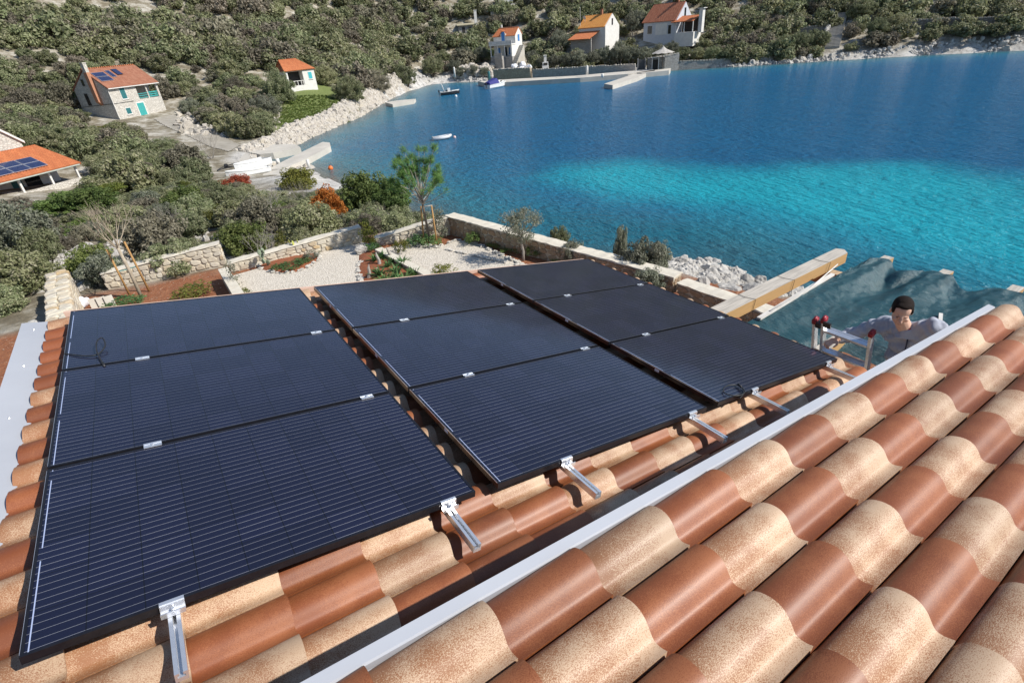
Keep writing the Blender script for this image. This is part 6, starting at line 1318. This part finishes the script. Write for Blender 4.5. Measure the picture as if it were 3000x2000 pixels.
p = G(1268, 412, 0); dg_ = thing('dinghy', 'grey white inflatable dinghy floating in the middle of the bay', 'boat', p, math.radians(-14)); m = MB(); m.tube([(0, .5, .22), (1.6, .5, .24), (2.2, .38, .3), (2.55, 0, .36), (2.2, -.38, .3), (1.6, -.5, .24), (0, -.5, .22)], [.18, .2, .2, .19, .2, .2, .18], 12); m.build('tube', M_GREYRUB, dg_, True); m = MB(); m.bx(.1, 2.2, -.38, .38, .08, .14); m.bx(.02, .1, -.38, .38, .05, .5); m.build('floor', M_WHITEBOAT, dg_); m = MB(); m.bx(.9, 1.15, -.4, .4, .3, .36); m.build('thwart', M_WHITEBOAT, dg_)
def buoy(px, py, r, mat, label):
    t = thing('buoy', label, 'buoy', G(px, py, 0)); m = MB(); m.ell((0, 0, r * .4), (r, r, r * 1.05), 14, 10); m.build('float', mat, t, True); m = MB(); m.tube([(0, 0, r * 1.3), (0, 0, r * 1.7)], r * .2, 8); m.build('eye', M_RUBBER, t, True)
buoy(1332, 404, .2, M_PINKBUOY, 'pale pink round buoy beside the dinghy'); buoy(969, 496, .28, M_ORANGEBUOY, 'orange buoy floating off the pale pier')
buoy(1336, 284, .3, M_WHITEBOAT, 'white buoy at the bow of the black hulled motor boat')
def heading(a, b_): d = G(*b_, 1) - G(*a, 1); return math.atan2(d[1], d[0])
boat('rowing_boat', 'larger white wooden boat pulled up on the slip', 786, 482, heading((786, 482), (690, 512)), 4.6, 1.7, .8, M_WHITEBOAT, z=.95, inside=M_QUAY); boat('rowing_boat', 'smaller white boat in front of the other on the slip', 792, 500, heading((792, 500), (680, 522)), 4.4, 1.4, .5, M_WHITEBOAT, z=.95, inside=M_QUAY)
p = G(668, 500, .8); t = thing('boat_trailer', 'dark metal boat trailer frame behind the white boats', 'trailer', p, math.radians(44)); m = MB(); m.tube([(-1.6, 0, .4), (0, -.6, .4), (3, -.6, .3)], .05, 6); m.tube([(-1.6, 0, .4), (0, .6, .4), (3, .6, .3)], .05, 6); m.tube([(1, -.8, .25), (1, .8, .25)], .05, 6); m.build('chassis', M_DARKHULL, t); 
for s in (-1, 1): m = MB(); m.tube([(1, s * .8, .28), (1, s * .98, .28)], .28, 14); m.build('wheel', M_RUBBER, t)

# ================================================================== WILD PLANTS
def poly_px(pxs): return np.array([hits(*p)[:2] for p in pxs])
CLEAR = [sdf]                                           # places kept free of maquis
DISC = [(1.5, 113, 8.5), (31.5, 124.5, 6), (-10, 73, 9), (-14, 80, 7), (101, 151, 9), (124, 138, 9), (138, 124, 11), (31, 117, 3)]
for q in (lh, hut): DISC.append((q.location.x, q.location.y, 4))
CP_ = [LAWN, poly_px([(440, 352), (500, 335), (590, 372), (700, 428), (668, 446), (612, 430), (560, 405), (470, 365)]), poly_px([(612, 452), (700, 420), (900, 410), (960, 430), (920, 560), (780, 560), (640, 525), (600, 490)])]
def clear(x, y, pad=0.0):
    ok = np.ones(x.shape, bool)
    for a, b_, r in DISC: ok &= np.hypot(x - a, y - b_) > r + pad
    for P in CP_: ok &= sdf(P, x, y) > pad + .6
    return ok & (sdf(GARDEN, x, y) > 1.0)
# --- shrubs that stand out, placed one by one
bushpx(430, 512, 9.0, 3.3, M_MAQUIS, 'huge round grey green bush right of the tiled house', 1.4, BIG); bushpx(330, 505, 6.0, 2.9, M_MAQUIS, 'left shoulder of the big bush mass beside the tiled house', 1.6, BIG); bushpx(545, 500, 6.0, 2.8, M_MAQUIS, 'round grey green bush at the edge of the boat slip', 1.2, BIG); bushpx(470, 450, 6.0, 2.2, M_MAQUIS, 'grey green bush behind the huge round bush', 1.8, BIG)
bushpx(697, 560, 3.1, 1.5, M_RED, 'rust red bush below the white boats'); bushpx(970, 640, 2.0, 1.9, M_ORANGE, 'bright orange bush beside the long cream wall', 4.4); bushpx(617, 645, .9, .9, M_ORANGE, 'small orange tuft among the green shrubs', 4.0)
bushpx(880, 560, 3.4, 2.2, M_YELLOWG, 'yellow green rounded bush beside the pale pier', 1.9); bushpx(1075, 605, 3.2, 2.4, M_BRIGHT, 'deep green rounded bush left of the staked pine', 3.9); bushpx(1150, 610, 2.6, 2.0, M_BRIGHT, 'deep green bush touching the staked pine', 3.9)
bushpx(650, 660, 1.6, 1.2, M_YELLOWG, 'yellow green bush above the dead grey shrub', 4.4); bushpx(270, 612, 3.2, 1.6, M_BRIGHT, 'feathery bright green bush above the bare young tree', 4.2); bushpx(190, 620, 3.6, 1.5, M_BRIGHT, 'wide bright green bush left of the feathery one', 4.2); bushpx(330, 565, 2.6, 1.0, M_YELLOWG, 'yellow green ground shrub below the long low wall', 3.0); bushpx(60, 750, 2.6, 2.3, M_OLIVE, 'large blue grey bush at the left edge above the red soil', 6.0); bushpx(140, 760, 1.5, 1.5, M_MAQUIS, 'dark green bush beside the large blue grey bush', 5.9)
TW = [twigs(70 + i, .1, 1.5, 9, 3, .016, .8) for i in range(3)]
for q in TW: q.materials.append(M_TWIG)
for i, (x, y, w, h_, lab) in enumerate(((775, 745, 1.5, 1.0, 'dead grey leafless shrub behind the long cream wall'), (790, 620, 3.2, 1.5, 'wide grey leafless shrub among the green ones below the pier'), (480, 680, 2.0, 1.4, 'grey leafless shrub behind the stone wall with the dropping top'), (890, 590, 1.6, 1.6, 'twisted grey branches left of the yellow green rounded bush'), (1110, 660, 1.8, 1.1, 'tangle of grey branches under the deep green bush'), (620, 425, 3.4, 3.2, 'bare dark tree beside the path to the slip'), (30, 830, 2.6, 1.0, 'tangle of dry branches at the left edge on the red soil'))):
    q = G(x, y, ZG if i in (0, 6) else 4.6) if i in (0, 2, 4, 6) else hits(x, y + (40 if i == 5 else 25)); z_ = hz(q[0], q[1]); t = thing('dead_shrub', lab, 'shrub', (q[0], q[1], z_ - .05), i * 1.3); o = mobj('branches', TW[i % 3], None, t); o.scale = (w / 1.9, w / 1.9, h_ / 1.35)
# --- the other shrubs between the garden and the boat slip, each a thing
sky_line = np.array([(-400, 610), (240, 600), (300, 575), (420, 540), (560, 515), (690, 520), (760, 545), (840, 560), (915, 560), (940, 552), (1000, 552), (1120, 560), (1200, 600), (1330, 640), (2000, 800)], float)
pl_ = []
rr_ = np.random.RandomState(21); cand = rr_.uniform([-16, 21, 0], [20, 66, 1], (5200, 3))
okc = clear(cand[:, 0], cand[:, 1], .7) & (sdf(SEA, cand[:, 0], cand[:, 1]) > 1.6); cand = cand[okc]
ROCKY = [(G(470, 650, 4.5)[:2], 2.2), (G(330, 700, 5.2)[:2], 2.0), (G(270, 740, 5.4)[:2], 1.9), (G(60, 800, 5.6)[:2], 1.8), (G(560, 620, 4)[:2], .9), (G(230, 700, 5.4)[:2], 1.2)]
zc = height(cand[:, 0], cand[:, 1]); hcand = 0
for (x, y, u), z in zip(cand, zc):
    if len(pl_) >= 230: break
    if any(np.hypot(x - c[0], y - c[1]) < r for c, r in ROCKY): continue
    D = math.hypot(x, y); w = 1.2 + 1.7 * u; 
    if any(math.hypot(x - a, y - b_) < .36 * (w + w2) for a, b_, w2 in pl_): continue
    h_ = w * (.5 + .3 * rr_.rand())
    px, py = proj((x, y, z + h_)); px0, py0 = proj((x, y, z))
    if px < -120 or px > 1420 or py0 < 380: continue
    lim = np.interp(px, sky_line[:, 0], sky_line[:, 1])
    if py < lim:
        h_ *= .5; px, py = proj((x, y, z + h_))
        if py < lim - 3: continue
    pl_.append((x, y, w)); mt = rr_.choice([M_MAQUIS, M_MAQUIS, M_MAQUIS, M_MAQUISB, M_OLIVE, M_YELLOWG, M_BRIGHT], p=[.3, .2, .16, .14, .1, .05, .05])
    sz_ = 'low' if h_ < 1.05 else ('tall' if h_ > 1.6 else 'middling'); cn_ = {'maquis_leaves': 'grey green', 'brownish_maquis_leaves': 'brownish', 'olive_leaves': 'silvery', 'yellow_green_leaves': 'yellow green', 'bright_green_leaves': 'bright green'}[mt.name]
    pm = proj((x, y, z + h_ * .5))[0]; far_ = D > 42
    if far_: pl2 = 'below the tiled house' if pm < 260 else ('around the feathery bright green bush' if pm < 420 else ('in front of the boat slip' if pm < 640 else ('around the rust red bush' if pm < 800 else 'by the pale pier')))
    else: pl2 = 'at the left edge above the red soil' if pm < 130 else ('left of the bare young tree' if pm < 270 else ('behind the bare young tree' if pm < 430 else ('behind the wall with the dropping top' if pm < 650 else ('behind the left half of the long cream wall' if pm < 850 else ('behind the right half of the long cream wall' if pm < 1060 else 'on the bank around the staked pine')))))
    lab = f'{sz_} {cn_} wild shrub {pl2}'; g_ = 'wild shrubs by the boat slip' if far_ else 'wild shrubs beyond the garden walls'
    shrub(x, y, w, h_, mt, lab, g_, NEAR if D < 40 else MID, 'wild_shrub')
# --- trees along the far quay and around the far houses
for i, (px, py, D, w, h_) in enumerate([(1352, 212, 178, 4.5, 3.2), (1385, 208, 176, 4.2, 3.4), (1418, 205, 174, 3.6, 3.0), (1330, 205, 183, 5, 4), (1300, 196, 190, 6, 5), (1362, 180, 190, 6, 5), (1410, 175, 188, 5, 5), (1590, 180, 172, 4.5, 4.2), (1625, 178, 171, 5, 4.4), (1660, 178, 170, 5, 4.6), (1700, 175, 169, 5.4, 5), (1740, 172, 169, 5, 4.6), (1775, 165, 170, 5, 5.6), (1815, 165, 169, 5.6, 6.4), (1850, 168, 167, 5, 5), (1890, 165, 166, 5.2, 5), (1930, 160, 168, 5, 5), (1965, 150, 172, 5, 4.6), (2005, 150, 168, 4.5, 4), (2045, 148, 167, 4.2, 3.6), (2090, 160, 162, 5.4, 4.6), (2130, 165, 161, 5, 4.2), (2290, 150, 164, 6, 5.2), (2340, 145, 166, 6.4, 5.4), (2400, 140, 168, 5, 4.6), (2560, 125, 172, 6, 5), (2620, 110, 176, 6, 4.6), (1560, 165, 178, 5, 5), (1640, 130, 186, 7, 7), (1860, 80, 190, 7, 8), (2260, 100, 178, 6, 4), (2520, 60, 186, 7, 5)]):
    P = AD(px, py, D); zz = hz(P[0], P[1]); t = thing('tree', 'olive tree in the row behind the far quay wall' if 1570 < px < 1990 else ('bushy tree on the rubble bank left of the villa' if px < 1570 else 'dense dark tree on the shaded right shore'), 'tree', (P[0], P[1], zz - .1), i * 1.7, 'olive trees along the far quay' if 1570 < px < 1990 else ('trees beside the villa' if px < 1570 else 'trees on the right shore'))
    o = mobj('crown', withmat(BIG[i % 3], M_OLIVE if 1300 < px < 1990 else M_MAQUIS), None, t, (0, 0, max(0, h_ * .22))); o.scale = (w / 2.1, w / 2.1, h_ / 1.6); o = mobj('trunk', withmat(STEM[i % 3], M_TWIG if 1570 < px < 1990 else M_BARK), None, t); o.scale = (w / 2.4, w / 2.4, h_ / 1.5)
# trees round the left house, the small house and the lawn
for i, (px, py, w, h_, mt, lab) in enumerate([(825, 305, 6.5, 6.6, M_MAQUIS, 'large dark tree hiding the left of the small house'), (780, 345, 6.5, 4.2, M_OLIVE, 'spreading grey olive tree on the lawn edge'), (955, 250, 7, 5, M_MAQUIS, 'tree right of the small house'), (700, 285, 6, 4, M_MAQUISB, 'brownish tree between the two left houses'), (560, 330, 4, 2.6, M_OLIVE, 'small grey tree right of the stone house steps'), (640, 330, 5, 3, M_OLIVE, 'grey tree above the rocky ledges'), (285, 400, 5, 1.6, M_YELLOWG, 'yellow green bush below the shaded gable'), (235, 352, 4, 1.8, M_MAQUIS, 'dark bush at the shaded gable foot'), (360, 415, 6, 1.6, M_MAQUIS, 'broad green bush in front of the stone house'), (1030, 300, 7, 5.5, M_MAQUIS, 'tall maquis bush at the end of the lawn'), (1110, 270, 7, 5.5, M_MAQUISB, 'brownish maquis bush above the left revetment'), (1190, 250, 7, 6, M_MAQUIS, 'dense bush over the landing slab'), (1270, 220, 7, 6, M_MAQUIS, 'dense bush at the inner corner of the bay')]):
    P = hits(px, py); shrub(P[0], P[1], w, h_, mt, lab, None, BIG, 'tree', None, True, 'tree')
# --- the maquis that covers the hillsides: reads as one mass
def scatter(name, label, pts, rots, scl, idx, srcs, cat):
    me = bpy.data.meshes.new(name); me.from_pydata(pts.tolist(), [], []); me.update()
    for nm, arr, ty in (('rot', rots, 'FLOAT_VECTOR'), ('scl', scl, 'FLOAT_VECTOR')): a = me.attributes.new(nm, ty, 'POINT'); a.data.foreach_set('vector', np.asarray(arr, np.float32).ravel())
    a = me.attributes.new('idx', 'INT', 'POINT'); a.data.foreach_set('value', np.asarray(idx, np.int32))
    cl = bpy.data.collections.new(name + '_kit')
    for k, s in enumerate(srcs): o = bpy.data.objects.new('%s_kit_%02d' % (name, k), s); cl.objects.link(o)
    o = mobj(name, me); tag(o, label, cat, None, 'stuff')
    ng = bpy.data.node_groups.new(name, 'GeometryNodeTree'); ng.interface.new_socket('Geometry', in_out='INPUT', socket_type='NodeSocketGeometry'); ng.interface.new_socket('Geometry', in_out='OUTPUT', socket_type='NodeSocketGeometry')
    n = ng.nodes; l = ng.links; gi = n.new('NodeGroupInput'); go = n.new('NodeGroupOutput'); iop = n.new('GeometryNodeInstanceOnPoints'); ci = n.new('GeometryNodeCollectionInfo'); ci.inputs[0].default_value = cl; ci.inputs['Separate Children'].default_value = True; ci.inputs['Reset Children'].default_value = True
    def na(nm, ty): q = n.new('GeometryNodeInputNamedAttribute'); q.data_type = ty; q.inputs['Name'].default_value = nm; return q.outputs[0]
    e = n.new('FunctionNodeEulerToRotation'); l.new(na('rot', 'FLOAT_VECTOR'), e.inputs[0]); l.new(gi.outputs[0], iop.inputs['Points']); l.new(ci.outputs[0], iop.inputs['Instance']); iop.inputs['Pick Instance'].default_value = True
    l.new(na('idx', 'INT'), iop.inputs['Instance Index']); l.new(e.outputs[0], iop.inputs['Rotation']); l.new(na('scl', 'FLOAT_VECTOR'), iop.inputs['Scale']); l.new(iop.outputs[0], go.inputs[0])
    md = o.modifiers.new('scatter', 'NODES'); md.node_group = ng; return o
R2 = np.random.RandomState(4); n0 = 80000
th = R2.uniform(math.radians(6), math.radians(112), n0); DD = np.sqrt(R2.uniform(60 ** 2, 420 ** 2, n0)); x = DD * np.cos(th); y = DD * np.sin(th)
dS = sdf(SEA, x, y); ok = (dS > np.where((x < 78), 5.0, np.where(x > 128, 2.2, 7.0))) & clear(x, y, 1.0); ok &= ~((x > 70) & (dS < 9) & (x < 128))
gap = fnoise(x, y, 7, 7, 2) + .6 * fnoise(x, y, 2.5, 7, 4); ok &= gap > np.where(x > 70, -1.3, -1.0)
x, y, DD = x[ok], y[ok], DD[ok]; keep = R2.rand(len(x)) < np.where(DD < 150, 1.0, .85); x, y, DD = x[keep], y[keep], DD[keep]; z = height(x, y)
cell = {}; sel = []
for i in R2.permutation(len(x)):                        # even spacing
    s = 1.45 if DD[i] < 140 else (1.9 if DD[i] < 240 else 2.8); k = (int(x[i] // s), int(y[i] // s))
    if k in cell: continue
    cell[k] = 1; sel.append(i)
sel = np.array(sel); x, y, z, DD = x[sel], y[sel], z[sel], DD[sel]; n0 = len(x)
w = R2.gamma(9, .16, n0) * np.where(DD < 140, 1.0, np.where(DD < 240, 1.4, 1.9)) + .35; h_ = w * R2.uniform(.75, 1.25, n0)
PROT = [(200, 500, 140, 352, 108), (400, 620, 330, 430, 100), (820, 1075, 165, 365, 120), (-80, 250, 370, 560, 72), (560, 960, 395, 560, 75), (1430, 1570, 60, 200, 176), (1675, 1840, 30, 118, 178), (1875, 2100, 0, 112, 178), (2415, 2490, 0, 170, 182), (2070, 2430, 34, 72, 178), (2100, 2430, 4, 26, 191)]
okp = np.ones(n0, bool)
for i in range(n0):
    px, py = proj((x[i], y[i], z[i] + h_[i] * 1.1))
    for a, b_, c_, d_, Dm in PROT:
        if DD[i] < Dm and a < px < b_ and py < d_ and proj((x[i], y[i], z[i]))[1] > c_: okp[i] = False
x, y, z, w, h_ = x[okp], y[okp], z[okp], w[okp], h_[okp]; n0 = len(x)
scatter('maquis', 'dense grey green maquis covering the hillsides round the bay', np.stack([x, y, z - .15], 1), np.stack([np.zeros(n0), np.zeros(n0), R2.uniform(0, 6.28, n0)], 1), np.stack([w, w, h_], 1), np.where(np.hypot(x, y) < 135, 12 + R2.choice(10, n0, p=np.array([.14] * 5 + [.06] * 5)), R2.choice(12, n0, p=np.array([.12] * 6 + [.0467] * 6) / np.sum([.12] * 6 + [.0467] * 6))), FARB + [withmat(q, M_MAQUISB) for q in FARB] + [withmat(q, M_MAQUIS) for q in MID] + [withmat(q, M_MAQUISB) for q in MID], 'shrubs')
print('maquis', n0, 'wild', len(pl_))
# --- rubble along the left shore, white rocks, boulders
for q in ROCK:
    if not q.materials: q.materials.append(M_ROCK)
RUB = [withmat(q, M_RUBBLE) for q in ROCK]
def along(i0, i1, n, d0, d1, r, s0, s1):
    P = SEA[i0:i1 + 1]; seg = np.hypot(*(P[1:] - P[:-1]).T); cs = np.concatenate([[0], np.cumsum(seg)]); u = r.uniform(0, cs[-1], n); X_ = np.interp(u, cs, P[:, 0]); Y_ = np.interp(u, cs, P[:, 1])
    k = np.clip(np.searchsorted(cs, u) - 1, 0, len(seg) - 1); tx, ty = ((P[1:] - P[:-1]) / seg[:, None])[k].T; off = r.uniform(d0, d1, n); X_ += -ty * off; Y_ += tx * off; d_ = sdf(SEA, X_, Y_); return X_, Y_, d_
r3 = np.random.RandomState(9)
X_, Y_, d_ = along(17, 25, 6500, 0, 3.9, r3, 0, 0); X2, Y2, d2 = along(14, 25, 1500, -.4, 1.2, r3, 0, 0); X_ = np.concatenate([X_, X2]); Y_ = np.concatenate([Y_, Y2]); Z_ = height(X_, Y_); Z_ = np.maximum(Z_, -.3); n_ = len(X_); s_ = r3.gamma(4, .055, n_) + .1
scatter('rubble', 'pale rubble revetment along the left shore of the bay', np.stack([X_, Y_, Z_ + .02], 1), r3.uniform(0, 6.28, (n_, 3)), np.stack([s_ * 1.2, s_, s_ * .8], 1), r3.randint(0, 7, n_), RUB, 'rocks')
X_, Y_, d_ = along(25, 38, 1500, -.2, 2.0, r3, 0, 0); Z_ = np.maximum(height(X_, Y_), -.2); n_ = len(X_); s_ = r3.gamma(2.2, .1, n_) + .12
scatter('far_rocks', 'grey and white rocks at the waterline of the far and right shore', np.stack([X_, Y_, Z_], 1), r3.uniform(0, 6.28, (n_, 3)), np.stack([s_ * 1.3, s_ * 1.1, s_ * .8], 1), r3.randint(0, 7, n_), ROCK, 'rocks')
X_, Y_, d_ = along(3, 7, 2600, -.6, 7.5, r3, 0, 0); Z_ = np.maximum(height(X_, Y_), -.15); n_ = len(X_); s_ = r3.gamma(2.0, .06, n_) + .05
scatter('near_rocks', 'broken white limestone along the near shore below the sea wall', np.stack([X_, Y_, Z_ - .02], 1), r3.uniform(0, 6.28, (n_, 3)), np.stack([s_ * 1.2, s_, s_ * .85], 1), r3.randint(0, 7, n_), ROCK, 'rocks')
# loose stones on the rubble heap left of the quay and on the rocky ledges
hp_ = np.array([hits(r3.uniform(1335, 1445), r3.uniform(205, 228)) for _ in range(420)]); s_ = r3.gamma(5, .09, len(hp_)) + .15; hp_[:, 2] += r3.uniform(0, 1.2, len(hp_))
scatter('rubble_heap', 'heap of white rubble at the left end of the far quay', hp_, r3.uniform(0, 6.28, (len(hp_), 3)), np.stack([s_, s_, s_ * .8], 1), r3.randint(0, 7, len(hp_)), RUB, 'rocks')
lg = np.array([hits(*p) for p in zip(r3.uniform(520, 820, 420), r3.uniform(300, 400, 420))]); lg = lg[(sdf(LAWN, lg[:, 0], lg[:, 1]) > 0)]; s_ = r3.gamma(3, .07, len(lg)) + .1
scatter('ledge_stones', 'pale stones and ledges between the left house and the lawn', lg, r3.uniform(0, 6.28, (len(lg), 3)), np.stack([s_ * 1.5, s_ * 1.2, s_ * .55], 1), r3.randint(0, 7, len(lg)), RUB, 'rocks')
sl2 = np.array([hits(*p) for p in zip(r3.uniform(-60, 620, 1500), r3.uniform(620, 860, 1500))]); sl2 = sl2[clear(sl2[:, 0], sl2[:, 1], -.6)]; s_ = r3.gamma(2.2, .03, len(sl2)) + .03
scatter('slope_stones', 'scattered white stones on the slope left of the garden walls', sl2, r3.uniform(0, 6.28, (len(sl2), 3)), np.stack([s_ * 1.3, s_ * 1.1, s_ * .8], 1), r3.randint(0, 7, len(sl2)), ROCK, 'rocks')
# big single boulders
for i, (px, py, D, s, lab) in enumerate([(2640, 148, 172, 1.5, 'large white boulder on the right shore, left one'), (2735, 142, 173, 1.9, 'largest white boulder on the right shore'), (2690, 146, 172, 1.1, 'white boulder between the two largest ones'), (2800, 142, 172, 1.2, 'long white boulder right of the largest one'), (2875, 142, 170, 1.1, 'white boulder near the right edge, left of the last one'), (2950, 142, 169, 1.1, 'last white boulder at the right edge'), (2350, 178, 162, 1.6, 'pale boulder at the waterline left of the steps')]):
    P = AD(px, py, D); t = thing('boulder', lab, 'rock', (P[0], P[1], max(.2, P[2] - .3)), i, 'boulders of the right shore'); o = mobj('stone', withmat(ROCK[i % 7], M_RUBBLE), None, t); o.scale = (s, s * .8, s * .75); o.rotation_euler = (i, i * .7, 0)
for i, (px, py, s, lab) in enumerate([(2010, 790, .6, 'jagged white boulder behind the silvery bush'), (2075, 800, .8, 'dark faced boulder at the near waterline'), (1990, 770, .5, 'white rock at the top of the near outcrop'), (2140, 850, .5, 'white rock in front of the dark faced boulder'), (2200, 850, .42, 'white rock beside the pergola beam'), (2060, 840, .45, 'broken white rock above the lower sea wall')]):
    P = hits(px, py, 5); t = thing('boulder', lab, 'rock', (P[0], P[1], P[2] - .2), i * 2.1, 'boulders of the near shore'); o = mobj('stone', withmat(ROCK[(i + 3) % 7], M_ROCK), None, t); o.scale = (s, s * .85, s * .7); o.rotation_euler = (i * .9, i, 0)
P = AD(2975, 84, 172); t = thing('agave', 'pale spiky agave at the far right shore', 'plant', (P[0], P[1], P[2] - .4)); o = mobj('leaves', withmat(rosette(77, 40, 1.9, .12, .3), M_OLIVE), None, t)
gl = np.array([hits(*p) for p in zip(r3.uniform(790, 1070, 4000), r3.uniform(280, 370, 4000))]); gl = gl[sdf(LAWN, gl[:, 0], gl[:, 1]) < .3]; s_ = r3.uniform(.6, 1.4, len(gl))
if len(gl): scatter('grass', 'green grass on the terrace below the small house', gl, np.stack([np.zeros(len(gl)), np.zeros(len(gl)), r3.uniform(0, 6.28, len(gl))], 1), np.stack([s_, s_, s_ * .8], 1), np.zeros(len(gl)), [withmat(ROS[0], M_GRASS)], 'grass')
